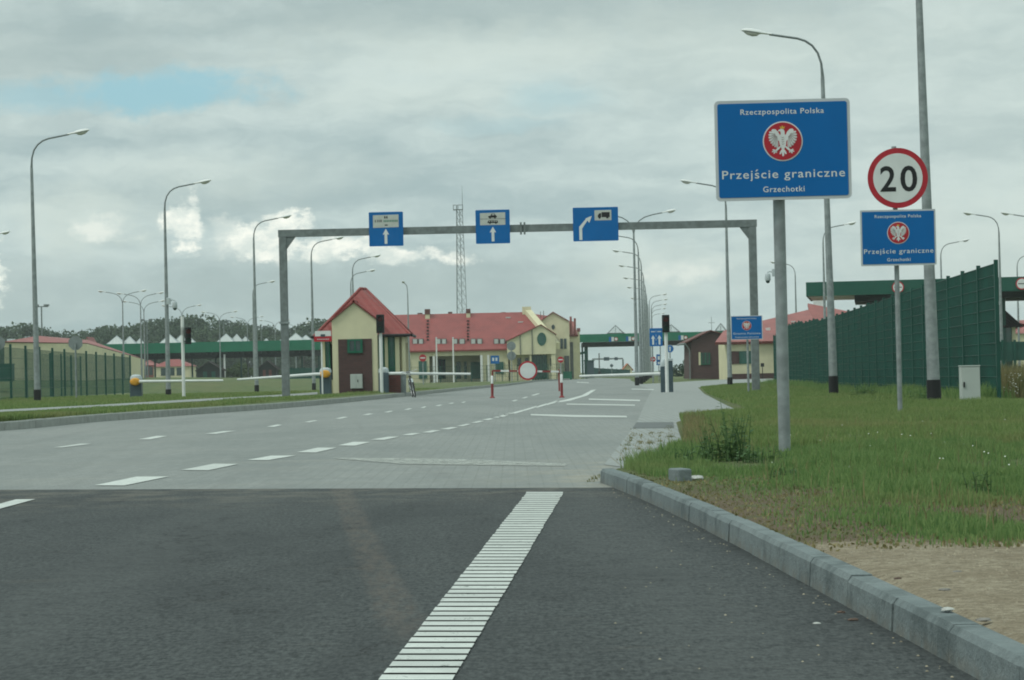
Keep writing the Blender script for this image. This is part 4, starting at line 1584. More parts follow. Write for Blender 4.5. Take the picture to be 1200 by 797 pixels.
# ------------------------------------------------------------------ traffic lights
def signal(px, py, d, topy, boxh, label, side=0.0, rz=0.0, boxw=0.27):
    p, L = base(px, py, d)
    _, zt = L(px, topy)
    o = thing('traffic_light', label, 'traffic light', p, group='traffic lights')
    h = boxh
    MB().tube([(0, 0, -0.3), (0, 0, zt - (0 if side else h * .95))], 0.062, 12).build('post', M_white, o, smooth=True)
    z0, z1 = zt - h, zt
    hs = MB().cbox(side - boxw / 2, side + boxw / 2, -0.16, 0.06, z0, z1, 0.02).build('housing', M_black, o)
    if side:
        MB().box(min(0, side), max(0, side), -0.03, 0.03, z0 + 0.08, z0 + 0.13).build('bracket', M_black, hs)
    n = 2
    for k in range(n):
        zc = z1 - h * (k + 0.5) / n
        MB().tube([(side, -0.168, zc), (side, -0.161, zc)], 0.095, 18).build('lens', (M_redl, M_greenl)[k], hs)
        v = MB()
        vs, fs = [], []
        for i in range(13):
            a = R(-20 + 220 * i / 12)
            for y, r in ((-0.162, 0.108), (-0.31, 0.108), (-0.31, 0.102), (-0.162, 0.102)):
                vs.append((side + r * math.cos(a), y, zc + r * math.sin(a)))
        for i in range(12):
            for j in range(4):
                fs.append((i * 4 + j, i * 4 + (j + 1) % 4, i * 4 + 4 + (j + 1) % 4, i * 4 + 4 + j))
        v.add(vs, fs)
        v.build('visor', M_black, hs)
    o.rotation_euler = (0, 0, rz)
    return o


signal(782, 463, 90.4, 369, 0.62, 'dark traffic light on a white post between the two slim cabinets', boxw=0.26)
signal(447.5, 462.4, 96.2, 368.5, 0.70, 'dark traffic light on a white post in front of the booth', boxw=0.30)
signal(215.5, 468, 96, 383.5, 0.64, 'traffic light fixed beside a plain white post on the left verge', side=0.20, rz=R(12), boxw=0.22)
bpy.context.view_layer.update()
# the left post stands taller than its signal
for o in list(COL.objects):
    if o.get('label', '').startswith('traffic light fixed beside'):
        MB().tube([(0, 0, 2.4), (0, 0, at(214, 371, 96).z - o.location.z)], 0.062, 12).build('post_top', M_white, o, smooth=True)

# ------------------------------------------------------------------ booth
DBo = 101.0
p, L = base(417, 461.3, DBo)
bo = thing('guard_booth', 'small cream guard booth with a steep red roof and brown brick front', 'booth', p)


def X(q):
    return L(q, 461)[0]


def Z(q):
    return L(417, q)[1]


FY = -1.75       # front face of the projecting gable block


def X2(q):
    return at(q, 461, DBo + FY).x - p.x


def Z2(q):
    return at(417, q, DBo + FY).z - p.z


fx0, fx1 = X2(390.5), X2(443.0)
zs = Z2(375.4)
zp = Z2(355)
xm = (fx0 + fx1) / 2
BX0, BX1, BY0, BY1 = X(380), X(477), -1.0, 2.2
ze = Z(393.5)
# body behind: piers and windows
wl = MB()
wl.box(BX0, BX1, BY0 + 0.1, BY1, -0.2, 0.55)
for q0, q1 in ((380, 384), (453.5, 457), (465.5, 470.5), (473.5, 477)):
    wl.box(X(q0), X(q1), BY0, BY0 + 0.22, -0.2, ze)
wl.box(BX0 + 0.01, BX1 - 0.01, BY0 + 0.24, BY1 - 0.01, ze - 0.3, ze - 0.002)
for x in (BX0, BX1 - 0.2):
    for y in (BY0 + 0.23, 0.6, BY1 - 0.2):
        wl.box(x, x + 0.2, y, y + 0.2, 0.551, ze - 0.301)
wl.build('wall', M_cream, bo)
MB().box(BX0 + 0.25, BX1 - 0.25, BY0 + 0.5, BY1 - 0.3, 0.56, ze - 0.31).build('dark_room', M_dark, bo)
for q0, q1 in ((384.3, 390), (457.3, 465.2), (444, 453.2)):
    w_ = MB().box(X(q0), X(q1), BY0 + 0.06, BY0 + 0.12, 0.1, ze - 0.02).build('window', M_glassg, bo)
    f_ = MB()
    for xx in (X(q0), X(q1) - 0.05):
        f_.box(xx, xx + 0.05, BY0 + 0.03, BY0 + 0.059, 0.1, ze - 0.02)
    f_.box(X(q0) + 0.051, X(q1) - 0.051, BY0 + 0.03, BY0 + 0.059, 0.95, 1.02)
    f_.build('frame', M_green, w_)
# projecting gable block
gbk = MB().prism([(fx0, -0.2), (fx1, -0.2), (fx1, zs), (xm, zp), (fx0, zs)], FY, BY0 + 0.6).build('gable_block', M_cream, bo)
bx0, bx1, bz1 = X2(397.5), X2(437), Z2(397.3)
MB().box(bx0, bx1, FY - 0.03, FY - 0.002, -0.2, bz1).build('brick_panel', M_brick, bo)
wx0, wx1, wz0, wz1 = X2(409.5), X2(425), Z2(412.5), Z2(398)
w_ = MB().box(wx0, wx1, FY - 0.05, FY - 0.032, wz0, wz1).build('window', M_glass, bo)
f_ = MB()
f_.box(wx0 - 0.04, wx0 + 0.05, FY - 0.085, FY - 0.051, wz0 - 0.04, wz1 + 0.02)
f_.box(wx1 - 0.05, wx1 + 0.04, FY - 0.085, FY - 0.051, wz0 - 0.04, wz1 + 0.02)
f_.box(wx0 + 0.051, wx1 - 0.051, FY - 0.085, FY - 0.051, wz1 - 0.05, wz1 + 0.02)
f_.box(wx0 + 0.051, wx1 - 0.051, FY - 0.085, FY - 0.051, wz0 - 0.04, wz0 + 0.05)
f_.box((wx0 + wx1) / 2 - 0.025, (wx0 + wx1) / 2 + 0.025, FY - 0.08, FY - 0.051, wz0 + 0.051, wz1 - 0.051)
f_.build('frame', M_green, w_)
cb = MB().cbox(X2(411), X2(425.3), FY - 0.09, FY - 0.032, Z2(455.3), Z2(438.5), 0.008).build('meter_box', M_cab, bo)
sb = MB()
for q in (411, 418.3):
    sb.cbox(X2(q) + 0.02, X2(q) + 0.215, FY - 0.1, FY - 0.0915, Z2(455.3) + 0.02, Z2(438.5) - 0.02, 0.003)
sb.build('box_door', M_cab, cb)
MB().cbox(X2(419.4), X2(420.3), FY - 0.118, FY - 0.1005, Z2(448), Z2(445), 0.003).build('handle', M_black, cb)
# roof: hipped body roof with short ridge, and the gable roof over the block
ex0, ex1, ey0, ey1 = BX0 - 0.28, BX1 + 0.22, BY0 - 0.22, BY1 + 0.25
za = Z(338)
rx0, rx1 = X(424.2), X(429.5)
ry = 0.35
rfm = MB()
ez = ze - 0.02
vs = [(ex0, ey0, ez), (ex1, ey0, ez), (ex1, ey1, ez), (ex0, ey1, ez), (rx0, ry, za), (rx1, ry + .5, za)]
rfm.add(vs, [(0, 1, 5, 4), (1, 2, 5), (2, 3, 4, 5), (3, 0, 4), (3, 2, 1, 0)])
rfb = rfm.build('roof', M_roof, bo)
g_ = MB()
ov = 0.07
sl = (zp - zs) / (xm - fx0)
for sg in (-1, 1):
    xe = xm + sg * (xm - fx0 + ov)
    zeg = zs - sl * ov
    a = [(xm, FY - 0.1, zp + 0.02), (xe, FY - 0.1, zeg + 0.02), (xe, 0.2, zeg + 0.02), (xm, 0.2, zp + 0.02)]
    b2 = [(x, y, z + 0.07) for x, y, z in a]
    vs = a + b2
    g_.add(vs, [(0, 1, 2, 3), (7, 6, 5, 4), (0, 4, 5, 1), (1, 5, 6, 2), (2, 6, 7, 3), (3, 7, 4, 0)])
g_.build('gable_roof', M_roof, bo)
h_ = MB()
for a, c in (((ex0, ey0, ez), (rx0, ry, za)), ((ex1, ey0, ez), (rx1, ry + .5, za)), ((ex1, ey1, ez), (rx1, ry + .5, za)), ((rx0, ry, za), (rx1, ry + .5, za)), ((xm, FY - .1, zp + .08), (xm, .1, zp + .08))):
    h_.tube([a, c], 0.06, 8)
h_.build('ridge_tiles', M_roof, bo)
gu = MB()
for a, c in (((ex0, ey0 - .05, ez - .02), (fx0 - .02, ey0 - .05, ez - .02)), ((fx1 + .02, ey0 - .05, ez - .02), (ex1, ey0 - .05, ez - .02)), ((ex1 + .05, ey0, ez - .02), (ex1 + .05, ey1, ez - .02)), ((ex0 - .05, ey0, ez - .02), (ex0 - .05, ey1, ez - .02))):
    gu.tube([a, c], 0.06, 8)
gu.build('gutter', M_black, bo)

# things around the booth
p, L = base(462, 461.2, 97.5)
o = thing('brick_pillar', 'low red brick pillar beside the right booth barrier', 'pillar', p)
MB().box(-0.26, 0.26, -0.2, 0.2, -0.2, 0.76).build('shaft', M_brickr, o)
MB().cbox(-0.29, 0.29, -0.23, 0.23, 0.761, 0.82, 0.01).build('coping', M_stone, o)
p, L = base(471.5, 461, 97.5)
o = thing('litter_bin', 'round grey litter bin between brick pillar and bicycle', 'bin', p)
MB().lathe([(0.13, -0.1), (0.15, 0.05), (0.165, 0.68), (0.15, 0.70)], 16).build('drum', M_galvd, o, smooth=True)
MB().lathe([(0.175, 0.702), (0.175, 0.74), (0.10, 0.82), (0.02, 0.83)], 16).build('lid', M_lightgrey, o, smooth=True)

# red and white notice beside the booth
p, L = base(378, 462, 95.5)
o = thing('notice_sign', 'red and white notice board on a thin white post left of the booth', 'sign', p)
MB().tube([(0, 0.05, -0.3), (0, 0.05, L(378, 390)[1])], 0.03, 10).build('post', M_white, o, smooth=True)
x0, z1 = L(369, 388)
x1, z0 = L(388, 399.5)
zm = z0 + (z1 - z0) * 0.47
pl = MB().box(x0, x1, -0.01, 0.0, z0, z1).build('plate', M_signwhite, o)
MB().box(x0 - 0.04, x1 + 0.03, -0.014, -0.011, z0 - 0.02, zm).build('red_half', M_signred, pl)
MB().box((x0 + x1) / 2 - 0.09, (x0 + x1) / 2 + 0.08, -0.018, -0.015, zm - 0.02, zm + 0.075).build('dark_badge', M_bluegrey, pl)
b = MB()
for i in range(7):
    b.box(x0 + 0.08 + i * 0.066, x0 + 0.08 + i * 0.066 + 0.045, -0.0165, -0.0145, z0 + 0.05, z0 + 0.085)
b.build('small_print', M_signborder, pl)

# ------------------------------------------------------------------ bicycle
p = on(487.5, 465.8, 0.0)
bk = thing('bicycle', 'dark bicycle leaning upright on the road edge by the lift barrier, seen end-on', 'bicycle', (p.x, p.y, 0))
r = 0.335
b = MB()
for yy, nm in ((0.0, 1), (1.04, 2)):
    w = MB().torus((0, yy + 0.3, r), (0, 1, 0), (0, 0, 1), r - 0.02, 0.022, 32, 8).build('wheel', M_rubber, bk, smooth=True)
    MB().torus((0, yy + 0.3, r), (0, 1, 0), (0, 0, 1), r - 0.048, 0.012, 32, 6).build('rim', M_chrome, w, smooth=True)
    sp_ = MB()
    for i in range(14):
        a = 2 * math.pi * i / 14
        sp_.tube([(0.02 * (-1) ** i, yy + 0.3, r), (0, yy + 0.3 + (r - 0.05) * math.cos(a), r + (r - 0.05) * math.sin(a))], 0.003, 4)
    sp_.tube([(-0.05, yy + 0.3, r), (0.05, yy + 0.3, r)], 0.025, 10)
    sp_.build('spokes', M_chrome, w)
    mg = MB()
    vs, fs = [], []
    for i in range(11):
        a = R(-10 + 150 * i / 10)
        for x, rr_ in ((-0.03, r + .02), (0, r + .035), (0.03, r + .02)):
            vs.append((x, yy + 0.3 + rr_ * math.cos(a), r + rr_ * math.sin(a)))
    for i in range(10):
        for j in range(2):
            fs.append((i * 3 + j, i * 3 + j + 1, i * 3 + 4 + j, i * 3 + 3 + j))
    mg.add(vs, fs)
    mg.build('mudguard', M_lightgrey, bk, smooth=True)
fr = MB()
ST, BB, SX, HD = Vector((0, 0.98, 0.80)), Vector((0, 0.86, 0.30)), Vector((0, 0.40, 0.80)), Vector((0, 0.44, 0.66))
for a, c in ((SX, HD), (SX, ST), (HD, BB), (ST, BB)):
    fr.tube([a, c], 0.018, 8)
for sx in (-0.05, 0.05):
    fr.tube([BB, (sx, 1.34, r)], 0.010, 6)
    fr.tube([ST, (sx, 1.34, r)], 0.009, 6)
    fr.tube([HD, (sx, 0.42, 0.62), (sx, 0.3, r)], 0.013, 6)
fr.build('frame', M_black, bk, smooth=True)
hb = MB()
hb.tube([SX, (0, 0.38, 0.93)], 0.014, 8)
hb.tube([(-0.29, 0.52, 0.97), (-0.22, 0.42, 0.97), (0, 0.37, 0.94), (0.22, 0.42, 0.97), (0.29, 0.52, 0.97)], 0.013, 8)
hb.build('handlebar', M_chrome, bk, smooth=True)
MB().lathe([(0.02, 0.90), (0.09, 0.93), (0.10, 0.96), (0.05, 0.98)], 14, (0, 1.02)).build('saddle', M_black, bk, smooth=True)
MB().tube([(0, 0.99, 0.78), (0, 1.01, 0.92)], 0.014, 8).build('seat_post', M_chrome, bk)
pd = MB()
pd.torus((0.05, 0.86, 0.30), (0, 1, 0), (0, 0, 1), 0.085, 0.008, 20, 5)
pd.tube([(0.06, 0.86, 0.30), (0.07, 0.80, 0.14), (0.15, 0.80, 0.14)], 0.012, 6)
pd.tube([(-0.06, 0.86, 0.30), (-0.07, 0.92, 0.46), (-0.15, 0.92, 0.46)], 0.012, 6)
pd.build('crank', M_chrome, bk)
bk.rotation_euler = (0, R(-11), R(7))

# ------------------------------------------------------------------ closed lane: boom with round sign, bollards
DR = 108.0
p, L = base(577, 460, DR)
rb = thing('lane_closure', 'red and white boom with a round prohibition sign closing the lane', 'barrier', p)
xe, za = L(655, 435.5)
x0, zb = L(577, 434.5)
n = 8
bw, br_ = MB(), MB()
for i in range(n):
    a, c = x0 + (xe - x0) * i / n, x0 + (xe - x0) * (i + 1) / n
    m_ = br_ if i % 2 == 0 else bw
    z_a, z_c = zb + (za - zb) * i / n, zb + (za - zb) * (i + 1) / n
    m_.bar((a, 0, z_a), (c, 0, z_c), 0.05, 0.075)
bmo = bw.build('boom', M_white, rb)
br_.build('red_bands', M_redp, bmo)
for xx, q in ((x0, 434.5), (xe, 435.5)):
    MB().tube([(xx, 0.06, -0.4), (xx, 0.06, za + 0.10)], 0.035, 10).build('support', M_redp, rb)
cx_, cz_ = L(618.5, 434.3)
rr_ = 11.2 * DR / F
ds = MB().prism(circle(cx_, cz_, rr_, 44), -0.06, -0.03).build('round_sign', M_signred, rb)
MB().prism(circle(cx_, cz_, rr_ * .82, 44), -0.064, -0.0602).build('white_face', M_signwhite, ds)
for i, (px, py, lb_) in enumerate(((577, 466.5, 'red and white bollard under the left end of the closing boom'), (658.5, 466, 'red and white bollard under the right end of the closing boom'))):
    p = on(px, py, 0.0)
    o = thing('bollard', lb_, 'bollard', (p.x, p.y, 0), group='bollards of the closed lane')
    MB().tube([(0, 0, 0.015), (0, 0, 0.47)], 0.042, 14).build('red_shaft', M_redp, o, smooth=True)
    MB().tube([(0, 0, 0.471), (0, 0, 0.71), (0, 0, 0.73)], [0.042, 0.042, 0.025], 14).build('white_top', M_white, o, smooth=True)
    MB().lathe([(0.085, 0.0), (0.085, 0.02), (0.05, 0.06)], 14).build('foot', M_redp, o, smooth=True)


# ------------------------------------------------------------------ small signs and posts
def disc_sign(px, py, d, sy, rpx, face, label, h_post=None, cat='sign', name='round_sign', group=None, rim=None):
    p, L = base(px, py, d)
    o = thing(name, label, cat, p, group=group)
    _, z = L(px, sy)
    r = rpx * d / F
    MB().tube([(0, 0.05, -0.3), (0, 0.05, z + r * .8)], 0.04, 8).build('post', M_galv, o, smooth=True)
    pl = MB().prism(circle(0, z, r, 32), -0.012, 0.0).build('plate', rim or face, o)
    return o, pl, z, r


for px, py, d, sy, rp, lb_ in ((496, 446, 190, 419.5, 4.2, 'red no entry sign on a post between booth and main building'),
                               (657.5, 446, 150, 421.5, 3.6, 'red no entry sign near the right end of the closing boom'),
                               (766, 449, 190, 421, 3.1, 'small red no entry sign below the two-lane arrow sign')):
    o, pl, z, r = disc_sign(px, py, d, sy, rp, M_signred, lb_, group='no entry signs', name='no_entry_sign')
    MB().box(-r * .72, r * .72, -0.016, -0.0125, z - r * .18, z + r * .18).build('white_bar', M_signwhite, pl)
for px, py, d, ys_, rp, lb_ in ((89.5, 466, 104, (402,), 8.8, 'grey back of a round sign among the left fence posts'), (-1, 471, 98, (402,), 8.5, 'grey back of a round sign cut by the left photo edge'),
                                (600, 445, 200, (405.5, 417.0), 5.3, 'post with two grey round sign backs before the gabled wing')):
    p, L = base(px, py, d)
    o = thing('round_sign', lb_, 'sign', p)
    MB().tube([(0, 0, -0.3), (0, 0, L(px, ys_[0])[1])], 0.035, 8).build('post', M_galv, o, smooth=True)
    for q in ys_:
        _, z = L(px, q)
        n8 = 8 if d < 150 else 32
        r = rp * d / F
        MB().prism([(r * math.cos(R(22.5) + 2 * math.pi * i / n8), z + r * math.sin(R(22.5) + 2 * math.pi * i / n8)) for i in range(n8)], 0.036, 0.046).build('plate', M_signback, o)
# blue arrows near the median
p, L = base(768.5, 449.5, 160)
o = thing('lane_arrow_sign', 'blue sign with two white straight arrows beside the right traffic light', 'sign', p)
x0, z1 = L(761, 384.8)
x1, z0 = L(776.5, 405.6)
pl = MB().prism(rrect(x0, x1, z0, z1, .05), -0.02, 0).build('plate', M_signblue, o)
b = MB()
for cx in (x0 + (x1 - x0) * .27, x0 + (x1 - x0) * .76):
    arrow(b, cx, z0 + .1, z0 + (z1 - z0) * .62, .11, -0.024, -0.02)
b.build('arrow', M_signwhite, pl)
b = MB()
for k in range(4):
    b.box((x0 + x1) / 2 - .012, (x0 + x1) / 2 + .012, -0.024, -0.0205, z0 + .08 + k * .26, z0 + .22 + k * .26)
for cx in (x0 + (x1 - x0) * .27, x0 + (x1 - x0) * .76):
    b.box(cx - .12, cx + .12, -0.024, -0.0205, z0 + (z1 - z0) * .78, z0 + (z1 - z0) * .84)
b.build('dashed_line', M_signborder, pl)
for xx in (x0 + .15, x1 - .15):
    MB().tube([(xx, 0.05, -0.3), (xx, 0.05, z1 - .05)], 0.035, 8).build('post', M_galv, o)
o, pl, z, r = disc_sign(786, 449, 170, 408.8, 4.6, M_signblue, 'round blue sign with a white upward arrow right of the traffic light', rim=M_signwhite)
MB().prism(circle(0, z, r * .93, 32), -0.016, -0.0125).build('blue_face', M_signblue, pl)
b = MB()
arrow(b, 0, z - r * .6, z + r * .62, r * .28, -0.02, -0.0165)
b.build('arrow', M_signwhite, pl)
p, L = base(772.5, 449, 186)
o = thing('information_sign', 'two small blue square signs stacked on one post under the arrow sign', 'sign', p)
MB().tube([(0, 0.05, -0.3), (0, 0.05, L(772, 416)[1])], 0.035, 8).build('post', M_galv, o)
for q, hh_ in ((419.5, .26), (425.5, .15)):
    _, z = L(772.5, q)
    pl = MB().box(-.17, .17, -0.01, 0, z - hh_, z + hh_).build('plate', M_signblue, o)
    MB().box(-.07, .07, -0.014, -0.0105, z - hh_ * .5, z + hh_ * .5).build('white_field', M_signwhite, pl)
p, L = base(580.5, 445, 240)
o = thing('information_sign', 'blue parking sign before the porch of the main building', 'sign', p)
MB().tube([(0, 0.05, -0.3), (0, 0.05, L(580, 420)[1])], 0.04, 8).build('post', M_galv, o)
_, z = L(580.5, 421.5)
pl = MB().box(-.40, .40, -0.01, 0, z - .38, z + .38).build('plate', M_signblue, o)
b = MB()
for k in (-.16, .14):
    b.box(k - .09, k + .09, -0.014, -0.0105, z - .12, z + .18)
b.build('white_symbol', M_signwhite, pl)
# flag poles
for i, (px, ty) in enumerate(((512.3, 396.5), (531.8, 396.5))):
    p, L = base(px, 444.5, 255)
    o = thing('flagpole', ('left', 'right')[i] + ' of two bare white flagpoles before the main building\'s porch', 'flagpole', p, group='bare white flagpoles')
    MB().tube([(0, 0, -0.3), (0, 0, L(px, ty)[1])], [0.085, 0.065], 10).build('shaft', M_white, o, smooth=True)
    MB().lathe([(0.07, L(px, ty)[1]), (0.09, L(px, ty)[1] + .05), (0.03, L(px, ty)[1] + .12)], 10).build('finial', M_lightgrey, o, smooth=True)
p, L = base(893.8, 443, 186)
o = thing('meter_post', 'small dark meter box on a thin post before the cream wall on the right', 'meter', p)
MB().tube([(0, 0, -0.2), (0, 0, .8)], 0.03, 8).build('post', M_black, o)
MB().cbox(-.12, .12, -.08, .08, .81, 1.08, .01).build('box', M_black, o)


# ------------------------------------------------------------------ main building
def loc3(p):
    return lambda px, py, d: at(px, py, d) - p


D = 300.0
p = at(560, 443.5, D)
mb_ = thing('main_building', 'long cream building with red tiled roof and gabled wings beyond the barriers', 'building', p)
Q = loc3(p)


def xz(px, py, d=D):
    v = Q(px, py, d)
    return v.x, v.z


def boxpx(m, x0, x1, y0, y1, d0, d1):
    """box whose front face covers those pixels at depth d0"""
    a, zb = xz(x0, y1, d0)
    c, zt = xz(x1, y0, d0)
    m.box(a, c, d0 - D, d1 - D, zb, zt)


GZ = -0.4
eL, eR = Q(440, 410.5, D - .4), Q(649, 409.0, D - .4)
eR.z = eL.z = (eL.z + eR.z) / 2
rL, rR = Q(452, 368.5, D + 6), Q(613, 366.5, D + 6)
rL.z = rR.z = (rL.z + rR.z) / 2
b = MB()
off = Vector((0, 0, 0.18))
bk1, bk2 = eL + Vector((0, 12.8, 0)), eR + Vector((0, 12.8, 0))
vs = [eL, eR, rR, rL, bk1, bk2]
vs = vs + [v - off for v in vs]
b.add(vs, [(0, 1, 2, 3), (3, 2, 5, 4), (0, 3, 4), (1, 5, 2), (0, 6, 7, 1), (6, 10, 11, 7), (0, 4, 10, 6), (1, 7, 11, 5), (4, 5, 11, 10)])
roof = b.build('roof', M_roof, mb_)


def roof_at(px, py):
    """point of the front slope seen at that pixel"""
    n = (eR - eL).cross(rL - eL).normalized()
    o_ = Vector((0, 0, CZ)) - p
    v = ray(px, py)
    return o_ + v * ((eL - o_).dot(n) / v.dot(n))


w = MB()
a = xz(440, 440, D)[0]
zt = eL.z - 0.19
for x0, x1, zb in ((440, 503.5, GZ), (564, 596, GZ)):
    w.box(xz(x0, 440)[0], xz(x1, 440)[0], 0.0, 0.35, zb, zt)
zl = xz(530, 417)[1]
w.box(xz(503.5, 440)[0] + .001, xz(564, 440)[0] - .001, 0.0, 0.35, zl, zt)
w.box(xz(503.5, 440)[0] - 1, xz(564, 440)[0] + 1, 4.0, 4.3, GZ, zt)
w.box(xz(440, 440)[0], xz(440, 440)[0] + 0.35, 0.36, 11.6, GZ, zt)
w.box(xz(440, 440)[0], xz(640, 440)[0], 11.7, 12.0, GZ, zt)
w.build('wall', M_cream, mb_)
MB().box(xz(503.5, 440)[0] - .9, xz(564, 440)[0] + .9, 0.36, 3.95, zl + .02, zl + .25).build('porch_ceiling', M_slabwall, mb_)
for x0, x1 in ((507.6, 510.2), (563.2, 566), (571.5, 574)):
    c = MB()
    c.box(xz(x0, 440)[0], xz(x1, 440)[0], -0.35, -0.05, GZ, zl)
    c.build('column', M_white, mb_)
for i, (x0, x1, y0, y1, dd, m_) in enumerate(((475.4, 480, 422, 444, -.03, M_glassg), (491, 500, 423, 444, -.03, M_glassg), (514, 522, 421, 444, 3.96, M_dark),
                                              (535, 540, 424, 444, 3.96, M_glass), (544, 547, 424, 444, 3.96, M_glass), (552, 563, 424, 444, 3.96, M_green), (581, 590, 424, 438, -.03, M_glassg))):
    q = MB()
    d0 = D + dd - 0.08
    boxpx(q, x0, x1, y0, y1, d0, D + dd)
    wn = q.build('door' if y1 > 440 else 'window', m_, mb_)
    f_ = MB()
    xa, zb_ = xz(x0, y1, d0)
    xb, zt_ = xz(x1, y0, d0)
    yy = d0 - D
    for xx in (xa, (xa + xb) / 2 - .03, xb - .06):
        f_.box(xx, xx + .06, yy - .04, yy - .001, zb_, zt_)
    f_.box(xa + .061, xb - .061, yy - .035, yy - .001, zt_ - .07, zt_)
    f_.build('frame', M_green, wn)
# roof windows in pairs
for x0, x1 in ((483.5, 489.6), (490.4, 496.3), (510.3, 516.7), (517.5, 523.3), (530.2, 536.4), (538.2, 544.8), (551.6, 557.8), (559, 565.2), (578.6, 584.6), (585.6, 591.6)):
    c = roof_at((x0 + x1) / 2, 400.3)
    hw_ = (x1 - x0) / 2 * D / F
    z0, z1 = c.z - .34, c.z + .34
    fr_ = MB().box(c.x - hw_, c.x + hw_, c.y - .42, c.y + .6, z0, z1).build('roof_window', M_slabwall, mb_)
    MB().box(c.x - hw_ + .08, c.x + hw_ - .08, c.y - .45, c.y - .421, z0 + .08, z1 - .07).build('pane', M_skyl, fr_)
st = MB()
for px in (501.3, 548.5):
    for y in (376.5, 380.2, 384, 387.8, 391.6, 395, 398.5):
        c = roof_at(px, y)
        st.box(c.x - .13, c.x + .13, c.y - .22, c.y + .1, c.z - .02, c.z + .12)
st.build('roof_steps', M_black, roof)
for px, w_, ty, my, by in ((501, 3.2, 362.3, 368.5, 373), (548.8, 2.7, 362, 367, 371.5), (527.5, 2.5, 365.5, 368, 369), (590, 2.6, 365.8, 368, 369), (492, 3, 366.8, 368.2, 370)):
    c = roof_at(px, by) if by > 370 else Vector((Q(px, 368, D + 6).x, 6.4, rL.z - .2))
    z1, zm_ = Q(px, ty, D + c.y).z, Q(px, my, D + c.y).z
    ww = w_ * D / F
    ch = MB()
    ch.box(c.x - ww * .85, c.x + ww * .85, c.y - .1, c.y + .6, c.z - .3, zm_)
    ch = ch.build('chimney', M_cream, roof)
    MB().box(c.x - ww, c.x + ww, c.y - .15, c.y + .65, zm_ + .001, z1).build('chimney_head', M_brickr, ch)
for px, py in ((595.5, 372.5), (610, 377.7)):
    c = roof_at(px, py)
    MB().box(c.x - .3, c.x + .3, c.y - .12, c.y + .15, c.z - .03, c.z + .10).build('roof_light', M_skyl, roof)
# parapet along the right end of the roof
pa = MB()
up = Vector((0, 0, .55))
sx = Vector((.75, 0, 0))
vs = [eR - off, rR - off, rR + up, eR + up]
vs += [v + sx for v in vs]
pa.add(vs, [(0, 1, 2, 3), (7, 6, 5, 4), (3, 2, 6, 7), (0, 3, 7, 4), (1, 5, 6, 2), (0, 4, 5, 1)])
pa.box(rR.x - .1, rR.x + .95, rR.y - .5, rR.y + .9, rR.z - .3, rR.z + .62)
pa.build('parapet', M_cream, mb_)
# front gabled wing
d1 = D - 2.5
pk, l0, r0, bt = xz(634, 381, d1), xz(594, 400, d1), xz(651, 392, d1), xz(620, 415.5, d1)[1]
wg = MB().prism([(l0[0], bt), (r0[0], bt), r0, pk, l0], -2.5, -0.45).build('wing_gable', M_cream, mb_)
wl = MB()
wl.box(l0[0] + .3, r0[0] - .2, -0.4, -0.1, GZ, bt)
wl.box(r0[0] - .55, r0[0] - .05, -2.4, -2.0, GZ, bt - .001)
wl.box(xz(621, 430, d1)[0], xz(623, 430, d1)[0], -2.4, -2.1, GZ, bt - .001)
wl.build('wing_wall', M_cream, mb_)
o_ = MB()
boxpx(o_, 624, 641, 416, 444, D - .6, D - .41)
gd = o_.build('glazed_entrance', M_glassg, mb_)
f_ = MB()
for k in range(6):
    xx = xz(624 + 17 * k / 5, 440, D - .6)[0]
    f_.box(xx - .05, xx + .05, -.68, -.601, GZ, bt - .02)
f_.build('frame', M_green, gd)
for x0, x1, y0, y1 in ((606.5, 610.5, 419.5, 429), (615.5, 619.5, 419.5, 427), (645, 648, 420, 429)):
    q = MB()
    boxpx(q, x0, x1, y0, y1, D - .5, D - .401)
    q.build('window', M_glass, mb_)
ov = MB()
c = xz(634.8, 397.5, d1)
ov.prism(circle(c[0], c[1], .46, 28, .70), -2.54, -2.502)
ow = ov.build('oval_window', M_glassg, mb_)
rg = MB()
ri, ro = circle(c[0], c[1], .44, 28, .68), circle(c[0], c[1], .53, 28, .77)
vs = [(x, -2.58, z) for x, z in ro] + [(x, -2.58, z) for x, z in ri]
rg.add(vs, [(i, (i + 1) % 28, 28 + (i + 1) % 28, 28 + i) for i in range(28)])
rg.build('frame', M_green, ow)
rp = MB()
for a, c in ((l0, pk), (pk, r0)):
    n_ = Vector((c[0] - a[0], 0, c[1] - a[1])).normalized()
    e_ = .12
    a3, c3_ = Vector((a[0], -2.7, a[1])) - n_ * (e_ if a is l0 else -.001), Vector((c[0], -2.7, c[1])) + n_ * (e_ if c is r0 else -.001)
    vs = [a3, c3_, c3_ + Vector((0, 6.5, 0)), a3 + Vector((0, 6.5, 0))]
    vs += [v + Vector((0, 0, .10)) for v in vs]
    rp.add(vs, [(3, 2, 1, 0), (4, 5, 6, 7), (0, 1, 5, 4), (1, 2, 6, 5), (2, 3, 7, 6), (3, 0, 4, 7)])
rp.build('wing_roof', M_roof, mb_)
dp = MB()
for px in (609.8, 623.8):
    xx = xz(px, 410, d1)[0]
    ytop = l0[1] + (pk[1] - l0[1]) * (xx - l0[0]) / (pk[0] - l0[0])
    dp.tube([(xx, -2.56, bt), (xx, -2.56, ytop - .05)], .05, 6)
dp.build('downpipe', M_slabwall, mb_)
